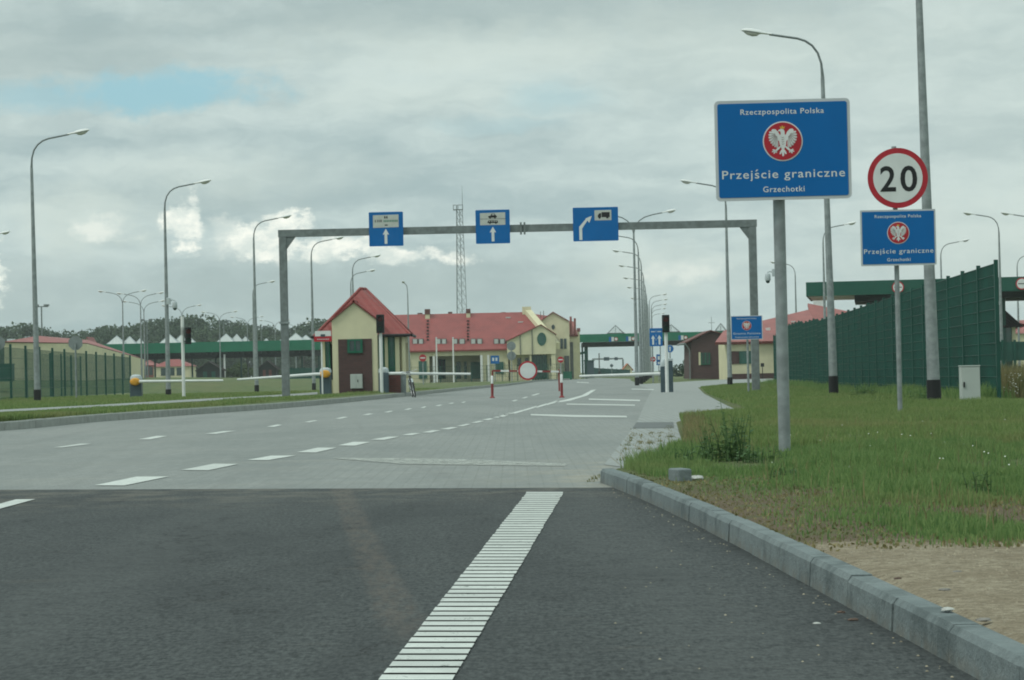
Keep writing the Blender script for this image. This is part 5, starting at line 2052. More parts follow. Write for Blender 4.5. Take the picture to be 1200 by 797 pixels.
# taller gable behind
d2 = D + 4
pk2, l2, r2 = xz(648, 366.3, d2), xz(629, 379.5, d2), xz(667, 377, d2)
MB().prism([(l2[0], GZ), (r2[0], GZ), r2, pk2, l2], 4.0, 11.0).build('tall_gable', M_cream, mb_)
c = xz(648.3, 383.3, d2)
ow = MB().prism(circle(c[0], c[1], .20, 24, .29), 3.95, 3.998).build('oval_window', M_glass, mb_)
q = MB()
for x0, x1 in ((656.8, 659.6), (661, 663.8)):
    q = MB()
    boxpx(q, x0, x1, 396.8, 408.8, d2 - .06, d2 - .002)
    q.build('window', M_glass, mb_)
q = MB()
boxpx(q, 662, 667, 417, 444, d2 - .1, d2 - .003)
q.build('door', M_slabwall, mb_)
rp = MB()
for a, c in ((l2, pk2), (pk2, r2)):
    vs = [Vector((a[0], 3.8, a[1] + .004)), Vector((c[0], 3.8, c[1] + .004)), Vector((c[0], 11.2, c[1] + .004)), Vector((a[0], 11.2, a[1] + .004))]
    vs += [v + Vector((0, 0, .10)) for v in vs]
    rp.add(vs, [(3, 2, 1, 0), (4, 5, 6, 7), (0, 1, 5, 4), (1, 2, 6, 5), (2, 3, 7, 6), (3, 0, 4, 7)])
rp.build('tall_roof', M_roof, mb_)
# rear range with its own slope
a, c, e, g_ = Q(618, 384, D + 9), Q(640, 384, D + 9), Q(641, 370, D + 14), Q(620, 367, D + 14)
b = MB()
vs = [a, c, e, g_]
b.add(vs + [v + Vector((0, .1, -.2)) for v in vs], [(0, 1, 2, 3), (7, 6, 5, 4), (0, 4, 5, 1), (1, 5, 6, 2), (2, 6, 7, 3), (3, 7, 4, 0)])
b.build('rear_roof', M_roof, mb_)
an = MB()
for px, ty in ((633.5, 365), (637, 364)):
    v = Q(px, 372, D + 13)
    an.tube([(v.x, v.y, v.z), (v.x, v.y, Q(px, ty, D + 13).z)], .045, 6)
an.build('flue', M_slabwall, mb_)
# right hand end
q = MB()
boxpx(q, 667.2, 676, 391.5, 444, D + 7, D + 12)
q.build('end_wall', M_cream, mb_)
q = MB()
boxpx(q, 667.2, 671.5, 401, 444, D + 6.9, D + 6.99)
q.build('end_window', M_slabwall, mb_)
v0, v1, v2, v3 = Q(664, 392, D + 6.6), Q(677.5, 392, D + 6.6), Q(672, 376.5, D + 9.5), Q(664, 376, D + 9.5)
b = MB()
vs = [v0, v1, v2, v3]
b.add(vs + [v + Vector((0, .2, -.25)) for v in vs], [(0, 1, 2, 3), (7, 6, 5, 4), (0, 4, 5, 1), (1, 5, 6, 2), (2, 6, 7, 3), (3, 7, 4, 0)])
b.build('end_roof', M_roofp, mb_)
for px, ty in ((669.3, 371), (674, 373)):
    v = Q(px, 393, D + 6.5)
    MB().tube([v, (v.x, v.y, Q(px, ty, D + 6.5).z)], .13, 12).build('turret', M_roofp, mb_, smooth=True)
q = MB()
boxpx(q, 676.3, 680, 384.5, 388.8, D + 10, D + 11)
q.build('small_roof', M_roofp, mb_)
q = MB()
boxpx(q, 676.3, 679.3, 389, 444, D + 10, D + 11)
q.build('stair_tower', M_cream, mb_)

# ------------------------------------------------------------------ lattice mast
DM = 335.0
p, L = base(541, 445, DM)
mt = thing('lattice_mast', 'tall slender steel lattice radio mast rising behind the main building', 'mast', p)
tl, zt_ = L(535.2, 246)
tr_, _ = L(541.8, 246)
bl, br2 = L(536.0, 445)[0], L(550.5, 445)[0]
lg = MB()


def leg(k, z):
    t_ = z / zt_
    x0_, x1_ = bl + (tl - bl) * t_, br2 + (tr_ - br2) * t_
    w_ = x1_ - x0_
    return Vector(((x0_, 0, z), (x1_, 0, z), ((x0_ + x1_) / 2, w_ * .87, z))[k])


for k in range(3):
    lg.bar(leg(k, -.3), leg(k, zt_ + (.55 if k == 0 else 0)), .12 if k == 0 else .07)
lg.build('leg', M_galvd, mt)
br3 = MB()
z = 0.0
while z < zt_ - .4:
    w_ = (leg(1, z) - leg(0, z)).x
    z2 = min(zt_, z + max(.85, w_ * .95))
    for a, c in ((0, 1), (1, 2), (2, 0)):
        br3.bar(leg(a, z), leg(c, z2), .035)
        if a == 0:
            br3.bar(leg(c, z), leg(a, z2), .035)
    z = z2
br3.build('bracing', M_galvd, mt)
pf = MB()
x0_, x1_ = L(531, 246)[0], L(542.5, 246)[0]
pf.box(x0_, x1_, -.3, .9, zt_, zt_ + .06)
for xx in (x0_ + .03, (x0_ + x1_) / 2, x1_ - .03):
    for yy in (-.27, .87):
        pf.box(xx - .025, xx + .025, yy - .025, yy + .025, zt_ + .061, zt_ + .62)
for yy in (-.27, .87):
    pf.box(x0_, x1_, yy - .02, yy + .02, zt_ + .621, zt_ + .66)
pf.build('platform', M_galvd, mt)
MB().tube([(tr_ + .02, .2, zt_ + .061), (tr_ + .02, .2, zt_ + 1.4), (tr_ + .02, .2, L(541.8, 217)[1])], [.05, .035, .012], 6).build('antenna', M_galvd, mt)

# ------------------------------------------------------------------ canopies
M_pane = bpy.data.materials.new('clear_skylight_glass')
M_pane.use_nodes = True
k_ = NT(M_pane.node_tree)
o_ = k_.n('ShaderNodeOutputMaterial')
pb_ = k_.n('ShaderNodeBsdfPrincipled')
pb_.inputs['Base Color'].default_value = (0.5, 0.55, 0.53, 1)
pb_.inputs['Roughness'].default_value = 0.1
tr0 = k_.n('ShaderNodeBsdfTransparent')
mx_ = k_.n('ShaderNodeMixShader')
mx_.inputs[0].default_value = 0.25
k_.t.links.new(tr0.outputs[0], mx_.inputs[1])
k_.t.links.new(pb_.outputs[0], mx_.inputs[2])
k_.t.links.new(mx_.outputs[0], o_.inputs[0])


def rib_fascia(m, x0, x1, y0, z0, z1, pitch):
    """folded sheet: alternating proud ribs on a flat face"""
    m.box(x0, x1, y0, y0 + .12, z0, z1)
    n = int((x1 - x0) / pitch)
    for i in range(n):
        xx = x0 + (i + .25) * (x1 - x0) / n
        m.box(xx, xx + pitch * .5, y0 - .03, y0 - .002, z0 + .02, z1 - .02)


def pyramid(par, cx, cy, z0, hw, h, clear):
    vs = [(cx - hw, cy - hw, z0), (cx + hw, cy - hw, z0), (cx + hw, cy + hw, z0), (cx - hw, cy + hw, z0), (cx, cy, z0 + h)]
    o = MB().add(vs, [(0, 1, 4), (1, 2, 4), (2, 3, 4), (3, 0, 4)]).build('skylight', M_pane if clear else M_skyl, par)
    b = MB()
    for i in range(4):
        b.bar(vs[i], vs[4], .07)
        b.bar(vs[i], vs[(i + 1) % 4], .08)
        mid = Vector(vs[i]) * .5 + Vector(vs[(i + 1) % 4]) * .5
        for t_ in ((.5, ) if clear else (.25, .5, .75)):
            f0_ = Vector(vs[i]).lerp(Vector(vs[(i + 1) % 4]), t_)
            k2 = 1 - abs(t_ - .5) * 2
            b.bar(f0_, f0_.lerp(Vector(vs[4]), .98 if t_ == .5 else .49), .045)
    b.build('skylight_bars', M_galvd if clear else M_lightgrey, o)


# over the road
DC = 360.0
p, L = base(745, 444.5, DC)
cn = thing('border_canopy', 'bright green canopy spanning the road in the far middle', 'canopy', p)
x0, zt_ = L(674, 392)
x1, z1b = L(852, 388.3)
_, zb_ = L(674, 401.5)
zt_ = (zt_ + z1b) / 2
b = MB()
rib_fascia(b, x0, x1, -.2, zb_, zt_, .35)
b.box(x0, x0 + .12, -.079, 12, zb_, zt_)
b.box(x1 - .12, x1, -.079, 12, zb_, zt_)
b.build('fascia', M_fascia, cn)
MB().box(x0 + .13, x1 - .13, -.07, 12, zt_ - .25, zt_ - .05).build('roof', M_slabwall, cn)
xs0, zs0 = L(683.5, 406.3)
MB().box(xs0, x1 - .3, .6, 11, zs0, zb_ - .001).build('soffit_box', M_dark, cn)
for px, w_, yy in ((684.7, .12, 8), (687.6, .24, 1.2), (690.7, .14, 10), (752, .2, 1.2), (822, .24, 1.2), (845, .24, 1.2)):
    xx = L(px, 430)[0]
    MB().box(xx - w_, xx + w_, yy, yy + 2 * w_, -.5, zs0 - .001).build('column', M_fence, cn)
for px, ty, w_ in ((722, 381, 19), (787.5, 380, 19), (846, 378.5, 13)):
    cx, zp_ = L(px, ty)
    MB().box(cx - w_ / 2 * DC / F - .1, cx + w_ / 2 * DC / F + .1, 1.0, 3.5, zt_ - .05, zt_ + .10).build('skylight_kerb', M_slabwall, cn)
    pyramid(cn, cx, 2.2, zt_ + .10, w_ / 2 * DC / F, zp_ - zt_ - .10, True)
first = None
for px, l in ((718.5, 'leftmost'), (738.5, 'middle'), (800, 'rightmost')):
    q = at(px, 397 - .022 * (px - 740), DC - .26)
    nm = l + ' of the three small sign groups on the bright green road canopy'
    if first is None:
        o = thing('fascia_sign', nm, 'sign', q, group='sign groups on the road canopy')
        MB().box(-.60, -.25, -.03, 0, -.33, .33).build('blue_plate', M_signblue, o)
        MB().box(-.23, .12, -.03, 0, -.30, .30).build('white_plate', M_signwhite, o)
        r_ = MB().prism(circle(.42, 0, .27, 24), -.03, 0).build('round_plate', M_signred, o)
        MB().prism(circle(.42, 0, .19, 24), -.035, -.031).build('white_face', M_signwhite, r_)
        first = o
    else:
        o = dup(first, q, label=nm)

# left lot
DL = 350.0
p, L = base(237, 448, DL)
cn = thing('lot_canopy', 'long green canopy with white pyramid skylights over the left lot', 'canopy', p)
x0, za_ = L(96, 403.2)
x1, zc_ = L(378, 398.8)
zt_ = (za_ + zc_) / 2
zb_ = zt_ - 12.0 * DL / F
b = MB()
rib_fascia(b, x0, x1, -.2, zb_, zt_, .30)
b.box(x0, x0 + .12, -.079, 14, zb_, zt_)
b.box(x1 - .12, x1, -.079, 14, zb_, zt_)
b.build('fascia', M_fascia, cn)
MB().box(x0 + .13, x1 - .13, -.07, 14, zt_ - .25, zt_ - .05).build('roof', M_slabwall, cn)
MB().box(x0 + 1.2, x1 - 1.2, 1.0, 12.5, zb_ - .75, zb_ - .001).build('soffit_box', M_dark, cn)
bm = MB()
n = 44
for i in range(n):
    xx = x0 + (x1 - x0) * (i + .5) / n
    bm.box(xx - .14, xx + .14, -.05, .9, zb_ - .32, zb_ - .002)
bm.build('purlin_ends', M_dark, cn)
for px in (100, 128, 158, 178, 222, 250, 280, 300, 330, 352, 372):
    xx = L(px, 430)[0]
    MB().box(xx - .11, xx + .11, 3, 3.22, -.5, zb_ - .751).build('column', M_fence, cn)
xx = L(263, 430)[0]
MB().tube([(xx, .3, -.5), (xx, .3, zb_ - .33)], .13, 10).build('column', M_white, cn)
for px, ty, w_, yy in ((137, 393.7, 22, 1.5), (152, 394.3, 18, 6), (164, 396.8, 13, 10), (199, 392.2, 22, 1.5), (212, 392.7, 18, 6), (224, 396.4, 13, 10),
                       (265, 391.3, 20, 1.5), (277.5, 391.8, 16, 6), (287.5, 394.6, 12, 10), (312, 396.8, 8, 11), (332, 396.2, 12, 10), (346.8, 390.6, 20, 1.5), (358.5, 392.8, 15, 6)):
    v = at(px, ty, DL + yy) - p
    pyramid(cn, v.x, max(yy, w_ / 2 * DL / F), zt_ - .049, w_ / 2 * DL / F, v.z - zt_ + .05, False)

# right lot
DRt = 180.0
p, L = base(1080, 440, DRt)
cn = thing('lot_canopy', 'dark green ribbed canopy behind the tall green fence on the right', 'canopy', p)
x0, za_ = L(944, 332.4)
x1, zc_ = L(1260, 322)
zt_ = za_ * .6 + zc_ * .4
zb_ = zt_ - 16.5 * DRt / F
b = MB()
rib_fascia(b, x0, x1, -.2, zb_, zt_, .28)
b.box(x0, x0 + .12, -.079, 14, zb_, zt_)
b.box(x1 - .12, x1, -.079, 14, zb_, zt_)
b.build('fascia', M_fasciad, cn)
MB().box(x0 + .13, x1 - .13, -.07, 14, zt_ - .25, zt_ - .05).build('roof', M_slabwall, cn)
MB().box(x0 + .13, x1 - .13, -.07, 13.9, zb_ + .05, zb_ + .10).build('soffit', M_lightgrey, cn)
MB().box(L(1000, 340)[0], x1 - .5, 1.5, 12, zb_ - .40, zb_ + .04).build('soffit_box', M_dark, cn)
for px in (1024, 1100, 1176, 1240):
    xx = L(px, 430)[0]
    MB().box(xx - .13, xx + .13, 3, 3.26, -.5, zb_ - .401).build('column', M_fence, cn)
# the canopy stands slightly turned, pivoting on its near left corner
YAW = R(-8)
piv = Vector((p.x + x0, p.y - .2, p.z))
cn.location = piv + Matrix.Rotation(YAW, 3, 'Z') @ (p - piv)
cn.rotation_euler = (0, 0, YAW)
first = None
for px, py, l in ((1052.3, 336.7, 'round sign on the dark green canopy, half hidden by the speed limit post'), (1197.5, 332.5, 'round sign on the dark green canopy at the right photo edge')):
    q = at(px, py, DRt - .26 - (px - 944) * .06 * math.tan(-YAW))
    if first is None:
        first = o = thing('round_sign', l, 'sign', q, YAW, group='round signs on the dark canopy')
        r_ = MB().prism(circle(0, 0, .42, 32), -.03, 0).build('plate', M_signred, o)
        f_ = MB().prism(circle(0, 0, .34, 32), -.034, -.031).build('white_face', M_signwhite, r_)
        MB().box(-.26, .26, -.038, -.0345, -.03, .03).build('dark_bar', M_black, f_)
    else:
        dup(first, q, label=l)
first = None
for px, l in ((1026, 'dark roofed kiosk under the right canopy, its roof showing over the fence'), (1160, 'dark roofed kiosk right of the green fence end')):
    q = on(px, 446, 0.0)
    q = at(px, 440, DRt + 3)
    q.z = 0.0
    if first is None:
        first = o = thing('control_kiosk', l, 'kiosk', q, group='kiosks under the right canopy')
        w_ = MB()
        for sx in (-1.6, -.7, .5, 1.35):
            w_.box(sx, sx + .25, -1.6, -1.35, -.2, 3.3)
            w_.box(sx, sx + .25, 1.35, 1.6, -.2, 3.3)
        w_.build('pier', M_cream, o)
        MB().box(-1.5, 1.5, -1.5, 1.5, -.2, 1.0).build('lower_wall', M_fencel, o)
        MB().box(-1.48, 1.48, -1.48, 1.48, 1.01, 3.28).build('glazing', M_glassg, o)
        vs = [(-2.1, -2.1, 3.3), (2.1, -2.1, 3.3), (2.1, 2.1, 3.3), (-2.1, 2.1, 3.3), (-.45, 0, 5.25), (.45, 0, 5.25)]
        MB().add(vs, [(0, 1, 5, 4), (1, 2, 5), (2, 3, 4, 5), (3, 0, 4), (3, 2, 1, 0)]).build('roof', M_roofd, o)
        MB().tube([(-.5, 0, 5.27), (.5, 0, 5.27)], .09, 8).build('ridge_tile', M_roofd, o)
    else:
        dup(first, q, label=l)

# ------------------------------------------------------------------ brown shed and cream building on the right
D5 = 217.0
p, L = base(832, 441.5, D5)
sd = thing('brick_shed', 'dark brown brick shed with low gable and green window, at the end of the footpath', 'shed', p)
pts = [L(810, 444), L(810, 400.5), L(832.4, 389), L(856, 395), L(856, 444)]
MB().prism(pts, 0, 9).build('wall', M_brick, sd)
r_ = MB()
ea = L(802.5, 402.8)
pkz = L(832.4, 388.2)
eb = L(858, 394.8)
for a, c in ((ea, pkz), (pkz, eb)):
    vs = [Vector((a[0], -.25, a[1])), Vector((c[0], -.25, c[1])), Vector((c[0], 9.2, c[1])), Vector((a[0], 9.2, a[1]))]
    vs += [v + Vector((0, 0, .10)) for v in vs]
    r_.add(vs, [(3, 2, 1, 0), (4, 5, 6, 7), (0, 1, 5, 4), (1, 2, 6, 5), (2, 3, 7, 6), (3, 0, 4, 7)])
r_.build('roof', M_brickr, sd)
g_ = MB()
g_.tube([(ea[0] - .03, -.3, ea[1]), (ea[0] - .03, 9, ea[1])], .08, 8)
g_.tube([(ea[0], -.2, ea[1]), (ea[0] + .25, -.2, ea[1] - .35), (pts[0][0] - .1, -.12, ea[1] - .6), (pts[0][0] - .1, -.12, -.2)], .05, 8)
g_.build('gutter', M_galvd, sd)
xa, zb_ = L(821.3, 427.5)
xb, zt_ = L(832, 413.2)
wn = MB().box(xa, xb, -.05, -.002, zb_, zt_).build('window', M_glass, sd)
f_ = MB()
for xx in (xa, (xa + xb) / 2 - .04, xb - .08):
    f_.box(xx, xx + .08, -.09, -.051, zb_, zt_)
f_.box(xa + .081, xb - .081, -.085, -.051, zb_, zb_ + .07)
f_.build('frame', M_green, wn)
MB().box(xa - .17, xa - .01, -.06, -.002, zb_ - .03, zt_ + .05).build('shutter', M_cream, sd)

D6 = 190.0
p, L = base(880, 442.3, D6)
cb_ = thing('cream_building', 'cream building with faded red roof, left of the green fence', 'building', p)
Q6 = loc3(p)


def z6(px, py):
    return L(px, py)


xw0, ztop_ = L(852, 401.3)
xw1, _ = L(965, 400)
MB().box(xw0, xw1, 0, 8, -.3, ztop_).build('wall', M_cream, cb_)
MB().box(xw0 + .01, xw1 - .01, -.06, -.002, -.3, L(880, 437.8)[1]).build('plinth', M_brick, cb_)
MB().box(L(857, 0)[0] if False else L(857, 426.6)[0], L(866.3, 411.6)[0], -.05, -.002, L(862, 426.6)[1], L(862, 411.6)[1]).build('brick_panel', M_brick, cb_)
wn = MB().box(L(866.4, 426)[0], L(883, 426)[0], -.05, -.002, L(874, 426.4)[1], L(874, 411.4)[1]).build('window', M_glassg, cb_)
f_ = MB()
for q in (866.4, 877, 882.2):
    xx = L(q, 420)[0]
    f_.box(xx, xx + .06, -.09, -.051, L(874, 426.4)[1], L(874, 411.4)[1])
f_.build('frame', M_green, wn)
e0_, e1_ = Q6(838, 400.8, D6 - .4), Q6(968, 398.5, D6 - .4)
e0_.z = e1_.z = (e0_.z + e1_.z) / 2
t0_, t1_, t2_ = Q6(848, 387.6, D6 + 4), Q6(893, 375.8, D6 + 6), Q6(947, 363, D6 + 8)
b = MB()
vs = [e0_, e1_, t2_, t1_, t0_]
vs2 = [v + Vector((0, .15, -.2)) for v in vs]
b.add(vs + vs2, [(0, 1, 3), (1, 2, 3), (0, 3, 4), (5, 8, 6), (6, 8, 7), (5, 9, 8), (0, 5, 6, 1), (1, 6, 7, 2), (2, 7, 8, 3), (3, 8, 9, 4), (4, 9, 5, 0)])
rf6 = b.build('roof', M_roofp, cb_)
b = MB()
vs = [Q6(955, 400, D6 + 20), Q6(1018, 400, D6 + 20), Q6(1005, 367, D6 + 27), Q6(946.5, 355.5, D6 + 27)]
b.add(vs + [v + Vector((0, .15, -.2)) for v in vs], [(0, 1, 2, 3), (7, 6, 5, 4), (0, 4, 5, 1), (1, 5, 6, 2), (2, 6, 7, 3), (3, 7, 4, 0)])
b.build('cross_roof', M_roofp, cb_)
v0 = vs[0]
MB().box(v0.x, vs[1].x, 20.2, 27.0, -.3, v0.z - .25).build('cross_wing_wall', M_cream, cb_)
c0 = Q6(960, 354, D6 + 28)
MB().box(c0.x - .5, c0.x + .5, 27.6, 28.4, c0.z - 1.3, c0.z + .28).build('chimney', M_white, cb_)
for px, py in ((900, 386.5), (938.5, 369), (937, 378.8), (929.5, 378.5), (930, 385.5), (877.5, 386.3)):
    nrm = (e1_ - e0_).cross(t1_ - e0_).normalized()
    o6 = Vector((0, 0, CZ)) - p
    v = ray(px, py)
    c = o6 + v * ((e0_ - o6).dot(nrm) / v.dot(nrm))
    w_ = MB().box(c.x - .15, c.x + .15, c.y - .18, c.y + .3, c.z - .15, c.z + .15).build('roof_window', M_white, rf6)

# ------------------------------------------------------------------ left lot buildings
pA = at(4.8, 442, 205)
lb2 = thing('long_low_building', 'long low cream building with pale red roof behind the left mesh fence', 'building', (pA.x, pA.y, 0))
o0 = Vector((pA.x, pA.y, 0))
At, Bt = at(4.8, 401.5, 205) - o0, at(104, 421.5, 290) - o0
Ab, Bb = Vector((At.x, At.y, -.3)), Vector((Bt.x, Bt.y, -.3))
R1, R2 = at(44, 393.5, 216) - o0, at(104, 398.5, 303) - o0
bkv = Vector((4, 16, 0))
wl = MB()
vs = [Ab, Bb, Bt, At, Ab + bkv, Bb + bkv, Bt + bkv, At + bkv]
wl.add(vs, [(0, 1, 2, 3), (1, 5, 6, 2), (5, 4, 7, 6), (4, 0, 3, 7)])
wl.build('wall', M_cream, lb2)
up = Vector((0, 0, .06))
eA, eB = At + Vector((.1, -.5, 0)) + up, Bt + Vector((.1, -.5, 0)) + up
fA, fB = At + bkv + up, Bt + bkv + up
MB().add([eA, eB, R2, R1, fA, fB], [(0, 1, 2, 3), (3, 2, 5, 4), (0, 3, 4), (1, 5, 2), (0, 4, 5, 1)]).build('roof', M_roofp, lb2)
fas = MB()
dn = Vector((0, 0, -.28))
fas.add([eA + dn, eB + dn, eB, eA, eA + dn + Vector((0, .1, 0)), eB + dn + Vector((0, .1, 0)), eB + Vector((0, .1, 0)), eA + Vector((0, .1, 0))], [(0, 1, 2, 3), (5, 4, 7, 6), (0, 4, 5, 1)])
fas.build('fascia', M_brickr, lb2)


def wall_pt(t_, z):
    v = Ab.lerp(Bb, t_)
    return Vector((v.x, v.y, z))


nrm = Vector((Bb.y - Ab.y, -(Bb.x - Ab.x), 0)).normalized()
if nrm.y > 0:
    nrm = -nrm
for t0, t1, z0, z1, m_ in ((.14, .34, .75, 1.55, M_dark), (.36, .58, .75, 1.5, M_brick), (.60, .97, .72, 1.45, M_brick)):
    vs = [wall_pt(t0, z0), wall_pt(t1, z0), wall_pt(t1, z1), wall_pt(t0, z1)]
    MB().add([v + nrm * .06 for v in vs] + [v + nrm * .005 for v in vs], [(0, 1, 2, 3), (0, 4, 5, 1), (2, 6, 7, 3), (1, 5, 6, 2), (0, 3, 7, 4)]).build('window_band', m_, lb2)
for px, py, w_ in ((13, 397, .3), (31, 400.5, .35), (55, 397.2, .3), (62, 403, .3), (73.5, 403.3, .35)):
    n_ = (eB - eA).cross(R1 - eA).normalized()
    oo = Vector((0, 0, CZ)) - o0
    v = ray(px, py)
    c = oo + v * ((eA - oo).dot(n_) / v.dot(n_))
    if px == 13:
        c = at(13, 399, 215) - o0
    MB().cbox(c.x - w_, c.x + w_, c.y - .3, c.y + .3, c.z - .25, c.z + .12, .03).build('roof_vent', M_lightgrey, lb2)
p, L = base(3, 443, 150)
o = thing('green_container', 'dark green box at the left edge behind the mesh fence', 'container', p)
x0, z1 = L(-22, 428)
x1, _ = L(11.5, 428)
MB().cbox(x0, x1, 0, 1.4, -.2, z1, .02).build('body', M_fence, o)
MB().cbox(x0 - .03, x1 + .03, -.04, 1.44, z1 + .001, z1 + .06, .02).build('lid', M_fence, o)


def small_house(px0, px1, ey, by, py, d, label, wall, roof_, dep=6, gable_front=True, cat='building', name='small_building', door=None):
    p, L = base((px0 + px1) / 2, by, d)
    o = thing(name, label, cat, p)
    x0, ze = L(px0, ey)
    x1, _ = L(px1, ey)
    zp_ = L((px0 + px1) / 2, py)[1]
    xm_ = (x0 + x1) / 2
    ov = .25
    if gable_front:
        MB().prism([(x0, -.4), (x1, -.4), (x1, ze), (xm_, zp_), (x0, ze)], 0, dep).build('wall', wall, o)
        r = MB()
        sl_ = (zp_ - ze) / (xm_ - x0)
        for sg in (-1, 1):
            xe = xm_ + sg * (xm_ - x0 + ov)
            vs = [(xm_, -ov, zp_ + .01), (xe, -ov, ze - sl_ * ov + .01), (xe, dep + ov, ze - sl_ * ov + .01), (xm_, dep + ov, zp_ + .01)]
            vs = vs + [(x, y, z + .12) for x, y, z in vs]
            r.add(vs, [(3, 2, 1, 0), (4, 5, 6, 7), (0, 1, 5, 4), (1, 2, 6, 5), (2, 3, 7, 6), (3, 0, 4, 7)])
        r.build('roof', roof_, o)
    else:
        MB().box(x0, x1, 0, dep, -.4, ze).build('wall', wall, o)
        vs = [(x0 - ov, -ov, ze), (x1 + ov, -ov, ze), (x1 + ov, dep + ov, ze), (x0 - ov, dep + ov, ze), (x0 + dep * .35, dep / 2, zp_), (x1 - dep * .35, dep / 2, zp_)]
        MB().add(vs, [(0, 1, 5, 4), (1, 2, 5), (2, 3, 4, 5), (3, 0, 4), (3, 2, 1, 0)]).build('roof', roof_, o)
    w_ = x1 - x0
    for k in ((.2, .42, .64) if not gable_front else (.25, .6)):
        wn_ = MB().box(x0 + w_ * k, x0 + w_ * (k + .16), -.05, -.003, .9 if door is None else .1, min(ze - .2, 2.3)).build('window' if door is None else 'door', door or M_glass, o)
    return o


small_house(180, 222, 430, 447, 418.5, 395, 'small cream house with a red roof seen under the left canopy', M_cream, M_roof, gable_front=False, dep=8)
small_house(158, 184, 428.5, 446.5, 422, 400, 'small pink walled house left of the red roofed one under the left canopy', M_roofp, M_roofp, gable_front=False, dep=6)
small_house(231, 259, 434, 447, 424.5, 345, 'dark gabled booth under the left canopy, in front of the shrubs', M_dark, M_roofd, door=M_fence, name='dark_booth', cat='booth', dep=4)
small_house(303, 323, 432, 446, 423.5, 345, 'narrow dark brown booth under the left canopy near the gantry post', M_dark, M_roofd, door=M_brickr, name='dark_booth', cat='booth', dep=4)
small_house(124, 154, 423, 446, 419, 330, 'dark green walled kiosk behind the right end of the left fence', M_fence, M_roofd, gable_front=False, dep=5, name='kiosk', cat='kiosk')
small_house(98, 106.5, 404, 420, 396, 330, 'tiny cream gable with red roof rising behind the long low building', M_cream, M_roof, dep=5)
small_house(731, 740.5, 432.5, 441, 426.8, 420, 'tiny cream gabled house with an orange roof, far beyond the road canopy', M_cream, mat('orange_roof', (.36, .12, .05), .7), dep=5)
small_house(1190, 1232, 391, 430, 374, 260, 'red roofed house cut by the right photo edge', M_cream, M_roofp, gable_front=False, dep=9)


def strip_fence(x0, x1, y0a, y1a, y0b, y1b, d, label, m, posts):
    p, L = base((x0 + x1) / 2, max(y1a, y1b), d)
    o = thing('green_fence', label, 'fence', p)
    a0, a1, c0, c1 = L(x0, y0a), L(x0, y1a), L(x1, y0b), L(x1, y1b)
    MB().prism([a1, c1, c0, a0], 0, .05).build('panel', m, o)
    for i in range(posts + 1):
        t_ = i / posts
        xx = a0[0] + (c0[0] - a0[0]) * t_
        zz = a0[1] + (c0[1] - a0[1]) * t_
        MB().box(xx - .06, xx + .06, -.07, -.001, -.4, zz + .08).build('post', M_fence, o)
    return o


strip_fence(334, 380, 431.5, 445, 431.5, 444.5, 300, 'low dark green fence left of the booth under the canopy', M_fencel, 6)
M_teal = mat('far_teal_fence', (0.025, 0.075, 0.072), .7, .2, 1)
strip_fence(692, 738, 431, 440, 433.5, 440, 410, 'distant teal fence beyond the road canopy', M_teal, 9)
strip_fence(1160, 1232, 400.5, 423, 400, 422, 120, 'dark green fence in the tall grass at the right photo edge', M_fencel, 5)

# far gantry, shelter, ramp roof
DF = 430.0
p, L = base(712, 441, DF)
o = thing('far_gantry', 'thin distant gantry with two small dark boards under the road canopy', 'gantry', p)
xa, zb_ = L(694, 421)
xb, _ = L(730, 421)
MB().box(xa, xb, -.1, .1, zb_ - .12, zb_ + .12).build('crossbeam', M_galvd, o)
for xx in (xa, xb):
    MB().box(xx - .13, xx + .13, -.13, .13, -.5, zb_ - .121).build('post', M_galvd, o)
for q0, q1, hh_ in ((707.5, 714, .30), (720, 724, .26)):
    MB().box(L(q0, 421)[0], L(q1, 421)[0], -.16, -.101, zb_ - hh_, zb_ + hh_).build('board', M_bluegrey, o)
o, pl, z, r = disc_sign(717, 441, 400, 428.5, 1.9, M_bluegrey, 'tiny dark round sign beneath the far gantry')
p, L = base(702.6, 441, 395)
o = thing('camera_pole', 'thin dark pole under the road canopy left of the far gantry boards', 'pole', p)
MB().tube([(0, 0, -.3), (0, 0, L(702.6, 414)[1])], .09, 8).build('shaft', M_slabwall, o)
MB().cbox(-.22, .22, -.2, .2, .0, .75, .02).build('base_box', M_black, o)
p, L = base(690, 441, 335)
o = thing('glass_shelter', 'grey glazed shelter beside the left columns of the road canopy', 'shelter', p)
xa, zt_ = L(685, 422.3)
xb, _ = L(696, 422.3)
MB().box(xa, xb, 0, 2, -.2, zt_ - .1).build('glazing', M_bluegrey, o)
MB().box(xa - .1, xb + .1, -.1, 2.1, zt_ - .099, zt_).build('roof', M_fence, o)
p, L = base(680, 443, 312)
o = thing('porch_roof', 'small sloping dark green porch roof between main building and road canopy', 'canopy', p)
a, c = L(671, 417.5), L(688, 414)
b = MB()
vs = [Vector((a[0], -1, a[1])), Vector((c[0], -1, c[1])), Vector((c[0], 2, c[1])), Vector((a[0], 2, a[1]))]
vs += [v + Vector((0, 0, .3)) for v in vs]
b.add(vs, [(3, 2, 1, 0), (4, 5, 6, 7), (0, 1, 5, 4), (1, 2, 6, 5), (2, 3, 7, 6), (3, 0, 4, 7)])
b.build('roof', M_fence, o)
for xx in (a[0] + .4, c[0] - .15):
    for yy in (-.8, 1.8):
        MB().box(xx - .08, xx + .08, yy - .08, yy + .08, -.4, a[1] + .05).build('post', M_fence, o)
p, L = base(665, 444.5, 285)
o = thing('green_container', 'bright green bin at the right end of the main building', 'container', p)
MB().cbox(-.5, .5, -.4, .4, -.1, .75, .02).build('body', M_green, o)
MB().cbox(-.54, .54, -.44, .44, .751, .86, .02).build('lid', M_green, o)
